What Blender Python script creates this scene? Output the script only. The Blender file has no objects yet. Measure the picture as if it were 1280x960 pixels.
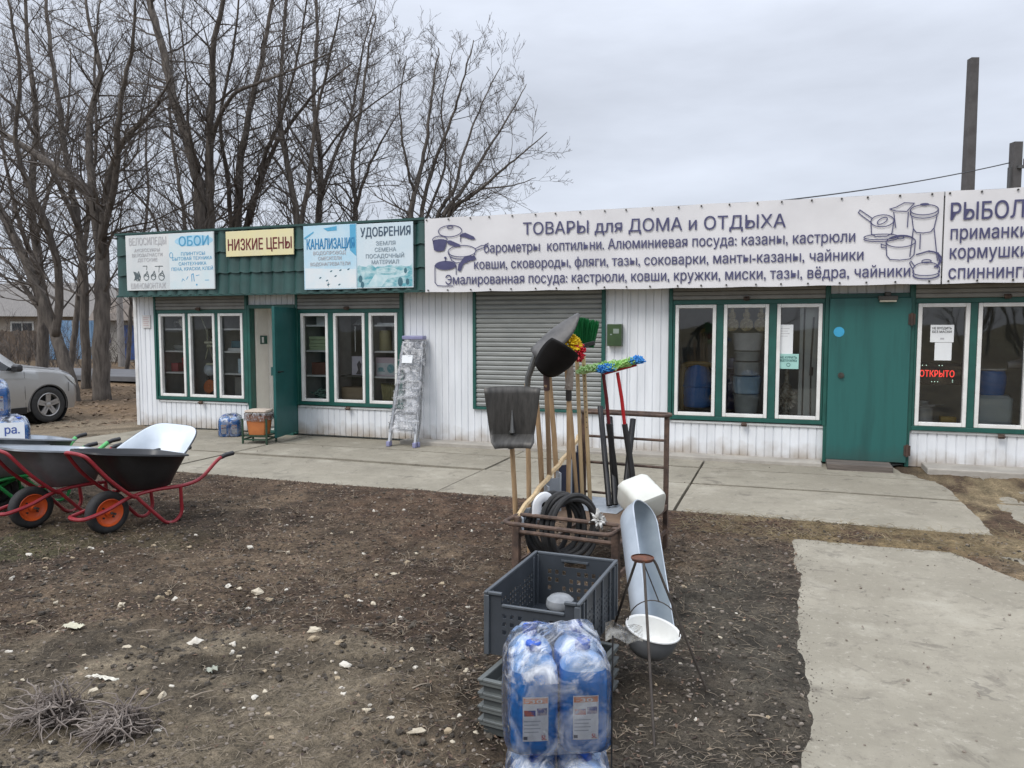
import bpy, math, random
import numpy as np
from mathutils import Vector, Matrix, noise as mnoise

sc = bpy.context.scene
COL = sc.collection
R = math.radians
rnd = random.Random(7)

# ------------------------------------------------------------------ camera
# the ground is z = 0, the shop front is the plane y = 0 with x running along it
CAM = Vector((10.108, -9.802, 1.62)); YAW = R(19.53); PITCH = math.atan(70/960)
cam = bpy.data.cameras.new('camera'); camo = bpy.data.objects.new('camera', cam); COL.objects.link(camo)
cam.sensor_width = 36; cam.lens = 27.0; cam.clip_start = .05; cam.clip_end = 3000
camo.location = CAM; camo.rotation_euler = (math.pi/2-PITCH, 0, YAW)
sc.camera = camo

# ------------------------------------------------------------------ world: overcast sky
SUN_EL, SUN_AZ = R(48), R(205)      # azimuth clockwise from +Y: behind the camera, a little left
w = bpy.data.worlds.new('World'); sc.world = w; w.use_nodes = True
nt = w.node_tree; nt.nodes.clear()
def wn(t, **k):
    n = nt.nodes.new(t)
    for a, b in k.items(): setattr(n, a, b)
    return n
out = wn('ShaderNodeOutputWorld'); mix = wn('ShaderNodeMixShader')
b1 = wn('ShaderNodeBackground'); b2 = wn('ShaderNodeBackground')
sky = wn('ShaderNodeTexSky', sky_type='NISHITA', sun_disc=False, sun_elevation=SUN_EL, sun_rotation=SUN_AZ)
b1.inputs['Strength'].default_value = .08
nt.links.new(sky.outputs[0], b1.inputs['Color'])
tc = wn('ShaderNodeTexCoord'); sep = wn('ShaderNodeSeparateXYZ')
nt.links.new(tc.outputs['Generated'], sep.inputs[0])
rise = wn('ShaderNodeMapRange', interpolation_type='SMOOTHSTEP')
rise.inputs['From Min'].default_value = .25; rise.inputs['From Max'].default_value = 1.0
rise.inputs['To Min'].default_value = .69; rise.inputs['To Max'].default_value = 2.0
nt.links.new(sep.outputs['Z'], rise.inputs['Value'])
mp = wn('ShaderNodeMapping'); mp.inputs['Scale'].default_value = (1, 1, 3.6)
nz = wn('ShaderNodeTexNoise'); nz.inputs['Scale'].default_value = 2.1; nz.inputs['Detail'].default_value = 6; nz.inputs['Roughness'].default_value = .52
nt.links.new(tc.outputs['Generated'], mp.inputs[0]); nt.links.new(mp.outputs[0], nz.inputs['Vector'])
cl = wn('ShaderNodeMapRange'); cl.inputs['From Min'].default_value = .32; cl.inputs['From Max'].default_value = .68
cl.inputs['To Min'].default_value = .82; cl.inputs['To Max'].default_value = 1.17
nt.links.new(nz.outputs[0], cl.inputs['Value'])
mul = wn('ShaderNodeMath', operation='MULTIPLY')
nt.links.new(rise.outputs[0], mul.inputs[0]); nt.links.new(cl.outputs[0], mul.inputs[1])
b2.inputs['Color'].default_value = (.815, .87, .985, 1)
nt.links.new(mul.outputs[0], b2.inputs['Strength'])
mix.inputs[0].default_value = .9
nt.links.new(b1.outputs[0], mix.inputs[1]); nt.links.new(b2.outputs[0], mix.inputs[2]); nt.links.new(mix.outputs[0], out.inputs[0])

sl = bpy.data.lights.new('sun', 'SUN'); sl.energy = 1.3; sl.angle = R(25); sl.color = (1, .955, .89)
so = bpy.data.objects.new('sun', sl); COL.objects.link(so)
sd = Vector((math.sin(SUN_AZ)*math.cos(SUN_EL), math.cos(SUN_AZ)*math.cos(SUN_EL), math.sin(SUN_EL)))
so.rotation_euler = sd.to_track_quat('Z', 'Y').to_euler(); so.location = (0, -20, 30)
sc.view_settings.view_transform = 'Standard'; sc.view_settings.look = 'None'
sc.view_settings.exposure = 0.38; sc.view_settings.gamma = 1
try: sc.view_settings.use_curve_mapping = False
except Exception: pass
sc.cycles.max_bounces = 6; sc.cycles.transparent_max_bounces = 16
sc.cycles.caustics_reflective = False; sc.cycles.caustics_refractive = False

# ------------------------------------------------------------------ helpers
_f = Vector((-math.sin(YAW), math.cos(YAW), 0)); _r = Vector((math.cos(YAW), math.sin(YAW), 0))
def CP(px, py, Y):
    """point seen at pixel (px,py) of the 1280x960 photo, Y metres ahead of the camera"""
    x = (px-640)/960; y = (480-py)/960; c, s = math.cos(PITCH), math.sin(PITCH)
    fw = c+y*s; up = -s+y*c; t = Y/fw
    return CAM + _f*Y + _r*(x*t) + Vector((0, 0, up*t))

def tag(o, label=None, cat=None, group=None, kind=None):
    if label: o['label'] = label
    if cat: o['category'] = cat
    if group: o['group'] = group
    if kind: o['kind'] = kind
    return o

def thing(name, label, cat, loc=(0, 0, 0), rotz=0, group=None):
    o = bpy.data.objects.new(name, None); COL.objects.link(o)
    o.empty_display_size = .1
    o.location = loc; o.rotation_euler = (0, 0, rotz)
    return tag(o, label, cat, group)

def dup(root, loc, rotz=None, label=None, group=None):
    c = root.copy(); COL.objects.link(c); c.location = loc
    if rotz is not None: c.rotation_euler = (0, 0, rotz)
    if label: c['label'] = label
    if group: c['group'] = group
    for ch in list(root.children):
        d = ch.copy(); COL.objects.link(d); d.parent = c
        for g in list(ch.children):
            e = g.copy(); COL.objects.link(e); e.parent = d
    return c

class MB:
    def __init__(s): s.v = []; s.f = []
    def add(s, vs, fs):
        b = len(s.v); s.v += [tuple(p) for p in vs]; s.f += [tuple(i+b for i in f) for f in fs]
    def box(s, cx, cy, cz, sx, sy, sz, rot=None):
        vs = [Vector((x*sx/2, y*sy/2, z*sz/2)) for x in (-1, 1) for y in (-1, 1) for z in (-1, 1)]
        if rot is not None: vs = [rot @ p for p in vs]
        c = Vector((cx, cy, cz))
        s.add([p+c for p in vs], [(0, 1, 3, 2), (4, 6, 7, 5), (0, 4, 5, 1), (2, 3, 7, 6), (0, 2, 6, 4), (1, 5, 7, 3)])
    def bx(s, x0, x1, y0, y1, z0, z1): s.box((x0+x1)/2, (y0+y1)/2, (z0+z1)/2, x1-x0, y1-y0, z1-z0)
    def ring(s, c, ax, r, n, u=None, start=0.):
        ax = Vector(ax).normalized()
        if u is None:
            u = ax.orthogonal().normalized()
        w_ = ax.cross(u).normalized()
        return [Vector(c)+u*(r*math.cos(start+2*math.pi*i/n))+w_*(r*math.sin(start+2*math.pi*i/n)) for i in range(n)]
    def tube(s, pts, r, n=8, closed=False, caps=True, flat=1.0):
        pts = [Vector(p) for p in pts]; m = len(pts)
        rs = r if isinstance(r, (list, tuple)) else [r]*m
        tans = []
        for i in range(m):
            if closed: t = pts[(i+1) % m]-pts[i-1]
            else: t = pts[min(i+1, m-1)]-pts[max(i-1, 0)]
            tans.append(t.normalized() if t.length > 1e-9 else Vector((0, 0, 1)))
        u = tans[0].orthogonal().normalized(); vs = []
        for i in range(m):
            u = (u-tans[i]*u.dot(tans[i]))
            u = u.normalized() if u.length > 1e-6 else tans[i].orthogonal().normalized()
            w_ = tans[i].cross(u)
            for k in range(n):
                a = 2*math.pi*k/n
                vs.append(pts[i]+u*(rs[i]*math.cos(a))+w_*(rs[i]*math.sin(a)*flat))
        fs = []
        for i in range(m if closed else m-1):
            j = (i+1) % m
            for k in range(n): fs.append((i*n+k, i*n+(k+1) % n, j*n+(k+1) % n, j*n+k))
        if caps and not closed:
            fs.append(tuple(range(n))[::-1]); fs.append(tuple((m-1)*n+k for k in range(n)))
        s.add(vs, fs)
    def cyl(s, p0, p1, r0, r1=None, n=14, caps=True):
        s.tube([p0, p1], [r0, r0 if r1 is None else r1], n, caps=caps)
    def loft(s, rings, cap0=True, cap1=True):
        n = len(rings[0]); vs = [p for rg in rings for p in rg]; fs = []
        for i in range(len(rings)-1):
            for k in range(n): fs.append((i*n+k, i*n+(k+1) % n, (i+1)*n+(k+1) % n, (i+1)*n+k))
        if cap0: fs.append(tuple(range(n))[::-1])
        if cap1: fs.append(tuple((len(rings)-1)*n+k for k in range(n)))
        s.add(vs, fs)
    def lathe(s, prof, c=(0, 0, 0), n=28, mat=None, cap0=False, cap1=False):
        rings = []
        for r, z in prof:
            rg = [Vector((r*math.cos(2*math.pi*k/n), r*math.sin(2*math.pi*k/n), z)) for k in range(n)]
            if mat is not None: rg = [mat @ p for p in rg]
            rings.append([p+Vector(c) for p in rg])
        s.loft(rings, cap0, cap1)
    def quad(s, a, b, c, d): s.add([a, b, c, d], [(0, 1, 2, 3)])
    def poly(s, pts): s.add(pts, [tuple(range(len(pts)))])
    def grid(s, P):     # P: rows of points
        h, w_ = len(P), len(P[0])
        s.add([p for row in P for p in row], [(i*w_+j, i*w_+j+1, (i+1)*w_+j+1, (i+1)*w_+j) for i in range(h-1) for j in range(w_-1)])
    def xf(s, m): s.v = [tuple(m @ Vector(p)) for p in s.v]; return s
    def build(s, name, mat, parent=None, loc=None, world=False, smooth=True, bevel=0, solid=0, ang=35, sub=0):
        me = bpy.data.meshes.new(name)
        vs = s.v
        if world and parent is not None:
            inv = (Matrix.Translation(parent.location) @ parent.rotation_euler.to_matrix().to_4x4()).inverted()
            vs = [tuple(inv @ Vector(p)) for p in vs]
        if loc is not None and parent is None:
            vs = [(p[0]-loc[0], p[1]-loc[1], p[2]-loc[2]) for p in vs]
        me.from_pydata(vs, [], s.f); me.update()
        if mat is not None: me.materials.append(mat)
        if smooth:
            me.polygons.foreach_set('use_smooth', [True]*len(me.polygons))
            try: me.set_sharp_from_angle(angle=R(ang))
            except Exception: pass
        o = bpy.data.objects.new(name, me); COL.objects.link(o)
        if parent is not None: o.parent = parent
        elif loc is not None: o.location = loc
        if solid:
            md = o.modifiers.new('s', 'SOLIDIFY'); md.thickness = solid; md.offset = 0
        if bevel:
            md = o.modifiers.new('b', 'BEVEL'); md.width = bevel; md.segments = 2; md.limit_method = 'ANGLE'; md.angle_limit = R(40)
        if sub:
            md = o.modifiers.new('u', 'SUBSURF'); md.levels = sub; md.render_levels = sub
        return o

def one(name, mb, mat, label, cat, loc, group=None, **k):
    return tag(mb.build(name, mat, loc=loc, **k), label, cat, group)

def smoothpath(pts, k=6):
    """Catmull-Rom through the points"""
    P = [Vector(p) for p in pts]; res = []
    for i in range(len(P)-1):
        p0 = P[max(i-1, 0)]; p1 = P[i]; p2 = P[i+1]; p3 = P[min(i+2, len(P)-1)]
        for j in range(k):
            t = j/k
            res.append(.5*((2*p1)+(p2-p0)*t+(2*p0-5*p1+4*p2-p3)*t*t+(3*p1-p0-3*p2+p3)*t**3))
    res.append(P[-1]); return res

# ------------------------------------------------------------------ materials
MATS = {}
def M(name, c1, c2=None, scale=6, rough=.6, metal=0, bump=0, bscale=None, lo=.35, hi=.65, detail=6, stretch=(1, 1, 1), trans=0, spec=.5, r2=None, coat=0, ior=None, dirt=None):
    """principled with a noise between two colours, noise bump; dirt=(colour, z0, z1, amount): soiling with ragged edge near a height (object space)"""
    if name in MATS: return MATS[name]
    m = bpy.data.materials.new(name); m.use_nodes = True; t = m.node_tree; L = t.links.new
    p = t.nodes['Principled BSDF']
    p.inputs['Roughness'].default_value = rough; p.inputs['Metallic'].default_value = metal
    p.inputs['Specular IOR Level'].default_value = spec
    p.inputs['Transmission Weight'].default_value = trans
    p.inputs['Coat Weight'].default_value = coat
    if ior: p.inputs['IOR'].default_value = ior
    tc = t.nodes.new('ShaderNodeTexCoord'); mp = t.nodes.new('ShaderNodeMapping'); mp.inputs['Scale'].default_value = stretch
    L(tc.outputs['Object'], mp.inputs[0])
    n = t.nodes.new('ShaderNodeTexNoise'); n.inputs['Scale'].default_value = scale; n.inputs['Detail'].default_value = detail; n.inputs['Roughness'].default_value = .6
    L(mp.outputs[0], n.inputs['Vector'])
    c2 = c2 or tuple(min(1, x*.82) for x in c1)
    rp = t.nodes.new('ShaderNodeMapRange'); rp.inputs['From Min'].default_value = lo; rp.inputs['From Max'].default_value = hi
    L(n.outputs[0], rp.inputs['Value'])
    mx = t.nodes.new('ShaderNodeMix'); mx.data_type = 'RGBA'
    mx.inputs[6].default_value = (*c1, 1); mx.inputs[7].default_value = (*c2, 1)
    L(rp.outputs[0], mx.inputs[0]); colo = mx.outputs[2]
    if dirt:
        dc, z0, z1, am = dirt
        sp = t.nodes.new('ShaderNodeSeparateXYZ'); L(tc.outputs['Object'], sp.inputs[0])
        n2 = t.nodes.new('ShaderNodeTexNoise'); n2.inputs['Scale'].default_value = 5; n2.inputs['Detail'].default_value = 7
        L(tc.outputs['Object'], n2.inputs['Vector'])
        ad = t.nodes.new('ShaderNodeMath'); ad.operation = 'MULTIPLY_ADD'; ad.inputs[1].default_value = (z1-z0)*1.6; L(n2.outputs[0], ad.inputs[0]); L(sp.outputs['Z'], ad.inputs[2])
        mr = t.nodes.new('ShaderNodeMapRange'); mr.inputs['From Min'].default_value = z0+(z1-z0)*.8; mr.inputs['From Max'].default_value = z1+(z1-z0)*.8
        mr.inputs['To Min'].default_value = am; mr.inputs['To Max'].default_value = 0; L(ad.outputs[0], mr.inputs['Value'])
        m2 = t.nodes.new('ShaderNodeMix'); m2.data_type = 'RGBA'; m2.inputs[7].default_value = (*dc, 1)
        L(mr.outputs[0], m2.inputs[0]); L(colo, m2.inputs[6]); colo = m2.outputs[2]
    L(colo, p.inputs['Base Color'])
    if r2 is not None:
        rr = t.nodes.new('ShaderNodeMapRange'); rr.inputs['From Min'].default_value = .3; rr.inputs['From Max'].default_value = .7
        rr.inputs['To Min'].default_value = rough; rr.inputs['To Max'].default_value = r2; L(n.outputs[0], rr.inputs['Value']); L(rr.outputs[0], p.inputs['Roughness'])
    if bump:
        n3 = t.nodes.new('ShaderNodeTexNoise'); n3.inputs['Scale'].default_value = bscale or scale*4; n3.inputs['Detail'].default_value = 8
        L(mp.outputs[0], n3.inputs['Vector'])
        bp = t.nodes.new('ShaderNodeBump'); bp.inputs['Strength'].default_value = bump; bp.inputs['Distance'].default_value = .02
        L(n3.outputs[0], bp.inputs['Height']); L(bp.outputs[0], p.inputs['Normal'])
    MATS[name] = m; return m

def film_mat(name, white=.35, col=(.85, .88, .92), scale=9):
    """thin clear plastic film: see-through with milky creases"""
    m = bpy.data.materials.new(name); m.use_nodes = True; t = m.node_tree; L = t.links.new; t.nodes.clear()
    o = t.nodes.new('ShaderNodeOutputMaterial')
    tr = t.nodes.new('ShaderNodeBsdfTransparent'); tr.inputs[0].default_value = (.97, .98, 1, 1)
    gl = t.nodes.new('ShaderNodeBsdfGlossy'); gl.inputs['Roughness'].default_value = .18; gl.inputs['Color'].default_value = (1, 1, 1, 1)
    df = t.nodes.new('ShaderNodeBsdfDiffuse'); df.inputs[0].default_value = (*col, 1)
    tc = t.nodes.new('ShaderNodeTexCoord')
    n = t.nodes.new('ShaderNodeTexNoise'); n.inputs['Scale'].default_value = scale; n.inputs['Detail'].default_value = 9; n.inputs['Roughness'].default_value = .62; n.inputs['Distortion'].default_value = 1.6
    L(tc.outputs['Object'], n.inputs['Vector'])
    mr = t.nodes.new('ShaderNodeMapRange'); mr.inputs['From Min'].default_value = .46; mr.inputs['From Max'].default_value = .74; mr.inputs['To Min'].default_value = white*.04; mr.inputs['To Max'].default_value = min(1, white*2.2)
    L(n.outputs[0], mr.inputs[0])
    bp = t.nodes.new('ShaderNodeBump'); bp.inputs['Strength'].default_value = .9; bp.inputs['Distance'].default_value = .02
    L(n.outputs[0], bp.inputs['Height']); L(bp.outputs[0], gl.inputs['Normal'])
    fr = t.nodes.new('ShaderNodeFresnel'); fr.inputs['IOR'].default_value = 1.45; L(bp.outputs[0], fr.inputs['Normal'])
    m1 = t.nodes.new('ShaderNodeMixShader'); m2 = t.nodes.new('ShaderNodeMixShader')
    L(mr.outputs[0], m1.inputs[0]); L(tr.outputs[0], m1.inputs[1]); L(df.outputs[0], m1.inputs[2])
    L(fr.outputs[0], m2.inputs[0]); L(m1.outputs[0], m2.inputs[1]); L(gl.outputs[0], m2.inputs[2]); L(m2.outputs[0], o.inputs[0])
    MATS[name] = m; return m

def glass_mat(name='pane_glass', ior=1.7, tint=(.93, .96, .95)):
    m = bpy.data.materials.new(name); m.use_nodes = True; t = m.node_tree; L = t.links.new; t.nodes.clear()
    o = t.nodes.new('ShaderNodeOutputMaterial'); tr = t.nodes.new('ShaderNodeBsdfTransparent'); tr.inputs[0].default_value = (*tint, 1)
    gl = t.nodes.new('ShaderNodeBsdfGlossy'); gl.inputs['Roughness'].default_value = .02
    tc = t.nodes.new('ShaderNodeTexCoord'); n = t.nodes.new('ShaderNodeTexNoise'); n.inputs['Scale'].default_value = 1.6; n.inputs['Detail'].default_value = 1
    L(tc.outputs['Object'], n.inputs['Vector'])
    bp = t.nodes.new('ShaderNodeBump'); bp.inputs['Strength'].default_value = .12; bp.inputs['Distance'].default_value = .03; L(n.outputs[0], bp.inputs['Height']); L(bp.outputs[0], gl.inputs['Normal'])
    fr = t.nodes.new('ShaderNodeFresnel'); fr.inputs['IOR'].default_value = ior
    mx = t.nodes.new('ShaderNodeMixShader'); L(fr.outputs[0], mx.inputs[0]); L(tr.outputs[0], mx.inputs[1]); L(gl.outputs[0], mx.inputs[2]); L(mx.outputs[0], o.inputs[0])
    MATS[name] = m; return m

siding_m = M('white_siding', (.80, .82, .84), (.70, .72, .74), scale=2.5, rough=.45, stretch=(3, 1, .5), dirt=((.33, .27, .20), .0, .24, .85))
inner_m = M('dim_inner_wall', (.58, .62, .58), (.50, .53, .50), rough=.8)
green_m = M('green_paint', (.014, .100, .080), (.010, .075, .060), scale=5, rough=.45, bump=.05)
greendk_m = M('dark_green_metal', (.022, .075, .066), (.014, .05, .045), scale=3, rough=.38, r2=.55)
sash_m = M('white_window_plastic', (.80, .80, .77), (.70, .69, .66), scale=7, rough=.4)
shutter_m = M('grey_shutter_slats', (.30, .31, .295), (.235, .245, .235), scale=3, rough=.45, stretch=(1, 1, 6))
shutbox_m = M('beige_grey_shutter', (.27, .265, .245), (.20, .195, .18), scale=4, rough=.5)
doorg_m = M('door_green', (.020, .118, .106), (.010, .055, .052), scale=2.0, rough=.42, stretch=(3.2, 1, .3), lo=.47, hi=.85, bump=.05, dirt=((.04, .06, .05), .05, .25, .5))
concrete_m = M('concrete', (.42, .39, .34), (.30, .275, .24), scale=2.6, rough=.9, bump=.35, bscale=30, detail=9)
glass_m = glass_mat('pane_glass', 1.55); glass2_m = glass_mat('pane_glass_bright', 1.85)
rust_m = M('rusty_iron', (.155, .100, .072), (.060, .042, .034), scale=14, rough=.75, bump=.25, metal=.2)
galv_m = M('galvanised', (.50, .54, .58), (.36, .40, .44), scale=7, rough=.42, metal=.55, r2=.6)
dksteel_m = M('dark_steel', (.085, .08, .073), (.05, .047, .043), scale=9, rough=.48, metal=.5, stretch=(6, 1, 1))
black_m = M('black_plastic', (.012, .012, .013), (.02, .02, .021), rough=.42)
blackm_m = M('black_rubber', (.018, .018, .019), (.03, .029, .028), rough=.75, scale=20)
wood_m = M('pale_wood', (.50, .34, .19), (.36, .235, .13), scale=9, rough=.6, stretch=(4, 4, .6))
woodlt_m = M('light_wood', (.62, .47, .27), (.5, .36, .2), scale=9, rough=.6, stretch=(4, 4, .6))
red_m = M('red_paint', (.30, .022, .030), (.22, .016, .022), rough=.38, scale=8)
orange_m = M('orange_paint', (.75, .13, .025), (.6, .09, .02), rough=.4, scale=10)
white_m = M('white_plastic', (.80, .81, .80), (.70, .71, .70), rough=.4, scale=7)
paper_m = M('paper', (.80, .82, .82), (.74, .76, .77), rough=.8)
navy_m = M('navy_ink', (.075, .075, .165), (.055, .055, .13), rough=.55, scale=12)
blue_m = M('blue_plastic', (.025, .14, .48), (.02, .10, .36), rough=.35)
# ------------------------------------------------------------------ ground
def fbm(x, y, s, o=4): return mnoise.fractal(Vector((x*s, y*s, 3.7)), 1.0, 2.0, o)
def sstep(a, b, x):
    t = min(1, max(0, (x-a)/(b-a))); return t*t*(3-2*t)
def slab(x, y):
    """1 where a concrete slab lies, fading at the (ragged) edges"""
    e = .032*fbm(x, y, 1.3, 4)+.022*fbm(x, y, 5, 3)
    d1 = min(y+2.96+e*.4, x-.55-e, 11.62-x+e*.8-.35*sstep(-1.2, -.2, y), 6.0-y)
    d2 = min(-3.70-y+e*.5, x-10.29+e*1.1, 11.50-x+e*.5-max(0, (y+4.2))*.5)
    return max(d1, d2)
def gh(x, y):
    r = math.hypot(x-9, y+6)
    far = sstep(12, 40, r)
    d = slab(x, y)
    soil = sstep(.10, -.14, d)
    h = .030*fbm(x, y, .55, 3)+.030*fbm(x+9, y, 1.9, 4)*(1-far)+.019*fbm(x, y+5, 7, 3)*(1-far)
    if r < 9: h += .017*abs(fbm(x, y, 17, 2))
    h = h*sstep(-.05, -.7, d)+(.016+.25*abs(h))*(1-sstep(-.05, -.7, d))
    return soil*(h+.006) + (1-soil)*(-.055) - .23*sstep(.0, -2.4, x)*sstep(-4, -1.5, y)*sstep(40, 20, r)
def axis(fine0, fine1, st, lo, hi):
    a = list(np.arange(fine0, fine1, st)); s = st; x = fine1
    while x < hi: a.append(x); s *= 1.13; x += min(s, 40)
    a.append(hi); s = st; x = fine0-st
    b = []
    while x > lo: b.append(x); s *= 1.13; x -= min(s, 40)
    b.append(lo); return b[::-1]+a
gx = axis(4.2, 12.6, .028, -700, 700); gy = axis(-9.0, -2.6, .028, -500, 900)
def mixc(a, b, t): return [a[i]*(1-t)+b[i]*t for i in range(3)]
def smooth_zone(x, y):
    n = .35*fbm(x, y, 1.1, 3)
    a = sstep(.15, -.35, y+n-(-6.30+.35*(x-8.05)))*sstep(9.0, 8.4, x+n)
    b = sstep(9.2, 9.9, x+n)*sstep(-4.2, -5.2, y+n)*sstep(11, 10.2, x)
    return a, b
def litter(x, y):
    a, b = smooth_zone(x, y)
    dr = sstep(3.6, 2.2, x)*sstep(-4.6, -3.6, y)
    return max(0, 1-.92*a-.85*b-.9*dr)
def soilcol(x, y):
    n1 = fbm(x, y, .7, 4); n2 = fbm(x+31, y, 2.6, 4); n3 = fbm(x, y+17, 8, 3)
    sa, sb = smooth_zone(x, y)
    c = mixc([.100, .076, .058], [.060, .043, .033], sstep(-.35, .4, n1+.6*n2))
    c = mixc(c, [.034, .027, .022], .75*sstep(.12, .45, fbm(x+50, y, .85, 4))*(1-sa))
    c = mixc(c, mixc([.165, .142, .115], [.105, .088, .070], sstep(-.4, .5, n2)), .9*sa)
    mul = sstep(-4.9, -3.5, y+.8*n1)*sstep(4.5, 6.5, x+n1)*sstep(.6, -.1, n2-.5)*(1-sstep(-2.9, -2.3, y))     # brown mulch by the walk
    c = mixc(c, [.070, .044, .033], .85*mul)
    wet = sstep(8.9, 9.9, x+.5*n1+.3*n2)*sstep(10.8, 10.2, x)*sstep(-3.6, -4.9, y+.7*n1)
    c = mixc(c, [.060, .056, .050], .85*wet)
    wet2 = sstep(-5.8, -7.6, y+.6*n1)*sstep(.1, .6, n2+.2)
    c = mixc(c, [.055, .047, .040], .7*wet2)
    g = sstep(.15, .5, n1-.1*n3)*sstep(8, 5, x)*sstep(-4.6, -6, y)
    c = mixc(c, [.090, .095, .050], .45*g)
    dr = sstep(2.6, 1.0, x+.6*n1)*sstep(-5.5, -2.2, y-.35*x*(x < 0)*0+.6*n1)          # trodden drive at the left
    c = mixc(c, [.25, .215, .175], .8*dr*(.75+.5*n2))
    lf = sstep(1.4, 3.2, y+.5*n1)*sstep(1.0, -1, x)
    c = mixc(c, mixc([.15, .105, .07], [.085, .06, .042], sstep(-.3, .4, n2)), .9*lf)
    gap = sstep(9.2, 10.3, x)*sstep(-3.9, -3.6, y)*sstep(-2.7, -3.0, y)
    c = mixc(c, [.19, .15, .09], .7*gap*sstep(-.3, .3, n2+.2))
    rt = sstep(11.3, 11.9, x)
    c = mixc(c, mixc([.27, .22, .15], [.085, .058, .042], sstep(-.25, .3, n2)), .8*rt)
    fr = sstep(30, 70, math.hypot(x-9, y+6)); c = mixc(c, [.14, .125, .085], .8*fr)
    k = 1.12+.62*n3+.25*fbm(x, y+3, 19, 2)
    return [max(.008, v*k*q_) for v, q_ in zip(c, (.92, .87, .74))]
nx, ny = len(gx), len(gy)
co = np.zeros((ny*nx, 3), np.float32); cc = np.ones((ny*nx, 4), np.float32); i = 0
for y in gy:
    for x in gx:
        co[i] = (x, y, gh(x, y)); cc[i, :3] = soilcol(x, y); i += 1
me = bpy.data.meshes.new('ground')
a = np.arange(nx*ny).reshape(ny, nx)
F = np.stack([a[:-1, :-1], a[:-1, 1:], a[1:, 1:], a[1:, :-1]], -1).reshape(-1, 4)
me.vertices.add(nx*ny); me.vertices.foreach_set('co', co.ravel())
me.loops.add(F.size); me.loops.foreach_set('vertex_index', F.ravel().astype(np.int32))
me.polygons.add(len(F)); me.polygons.foreach_set('loop_start', np.arange(0, F.size, 4, dtype=np.int32)); me.polygons.foreach_set('loop_total', np.full(len(F), 4, np.int32))
me.update(); me.validate()
me.polygons.foreach_set('use_smooth', np.ones(len(F), bool))
at = me.color_attributes.new('soil', 'FLOAT_COLOR', 'POINT'); at.data.foreach_set('color', cc.ravel())
gm = bpy.data.materials.new('soil'); gm.use_nodes = True; t = gm.node_tree; L = t.links.new; p = t.nodes['Principled BSDF']
p.inputs['Roughness'].default_value = .92; p.inputs['Specular IOR Level'].default_value = .25
ca = t.nodes.new('ShaderNodeVertexColor'); ca.layer_name = 'soil'; tc = t.nodes.new('ShaderNodeTexCoord')
n1 = t.nodes.new('ShaderNodeTexNoise'); n1.inputs['Scale'].default_value = 38; n1.inputs['Detail'].default_value = 10; n1.inputs['Roughness'].default_value = .75
L(tc.outputs['Object'], n1.inputs['Vector'])
mr = t.nodes.new('ShaderNodeMapRange'); mr.inputs['From Min'].default_value = .36; mr.inputs['From Max'].default_value = .64; mr.inputs['To Min'].default_value = .10; mr.inputs['To Max'].default_value = 2.1
n0 = t.nodes.new('ShaderNodeTexNoise'); n0.inputs['Scale'].default_value = 150; n0.inputs['Detail'].default_value = 4; n0.inputs['Roughness'].default_value = .8; L(tc.outputs['Object'], n0.inputs['Vector'])
av = t.nodes.new('ShaderNodeMath'); av.operation = 'MULTIPLY_ADD'; av.inputs[1].default_value = .45; L(n0.outputs[0], av.inputs[0])
a2 = t.nodes.new('ShaderNodeMath'); a2.operation = 'MULTIPLY'; a2.inputs[1].default_value = .55; L(n1.outputs[0], a2.inputs[0]); L(a2.outputs[0], av.inputs[2]); L(av.outputs[0], mr.inputs[0])
vm = t.nodes.new('ShaderNodeVectorMath'); vm.operation = 'SCALE'; L(ca.outputs[0], vm.inputs[0]); L(mr.outputs[0], vm.inputs['Scale'])
vo = t.nodes.new('ShaderNodeTexNoise'); vo.inputs['Scale'].default_value = 95; vo.inputs['Detail'].default_value = 3; L(tc.outputs['Object'], vo.inputs['Vector'])
sp = t.nodes.new('ShaderNodeMapRange'); sp.inputs['From Min'].default_value = .66; sp.inputs['From Max'].default_value = .72; sp.inputs['To Max'].default_value = .55; L(vo.outputs[0], sp.inputs[0])
mx = t.nodes.new('ShaderNodeMix'); mx.data_type = 'RGBA'; mx.inputs[7].default_value = (.30, .26, .20, 1); L(sp.outputs[0], mx.inputs[0]); L(vm.outputs[0], mx.inputs[6]); L(mx.outputs[2], p.inputs['Base Color'])
bp = t.nodes.new('ShaderNodeBump'); bp.inputs['Strength'].default_value = 1; bp.inputs['Distance'].default_value = .025; L(n1.outputs[0], bp.inputs['Height']); L(bp.outputs[0], p.inputs['Normal'])
me.materials.append(gm)
ground = bpy.data.objects.new('ground', me); COL.objects.link(ground); tag(ground, kind='structure')

# concrete slabs: flush with the soil, a few joints between them
def slab_sheet(x0, x1, y0, y1, z, mb, st=.12):
    nxx = max(2, int((x1-x0)/st)); nyy = max(2, int((y1-y0)/st))
    P = []
    for j in range(nyy+1):
        row = []
        for i in range(nxx+1):
            x = x0+(x1-x0)*i/nxx; y = y0+(y1-y0)*j/nyy
            row.append((x, y, z+.006*fbm(x, y, .8, 2)))
        P.append(row)
    mb.grid(P)
    # edges going down
    for e in (P[0], P[-1], [r[0] for r in P], [r[-1] for r in P]):
        mb.grid([e, [(q[0], q[1], -.12) for q in e]])
walk = MB(); jit = [0, .006, -.006, .004, .002, -.004]
xs = [.3, 3.38, 6.9, 9.22, 12.9]
for a_, b_ in ((-.75, .4), (-1.70, -.785), (-3.02, -1.745)):
    for k in range(len(xs)-1):
        slab_sheet(xs[k]+.014, xs[k+1]-.014, a_+.014*((k*2) % 3), b_-.016*(k % 2), .006+jit[(k*2+int(-a_)) % 6]*.8, walk)
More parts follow.
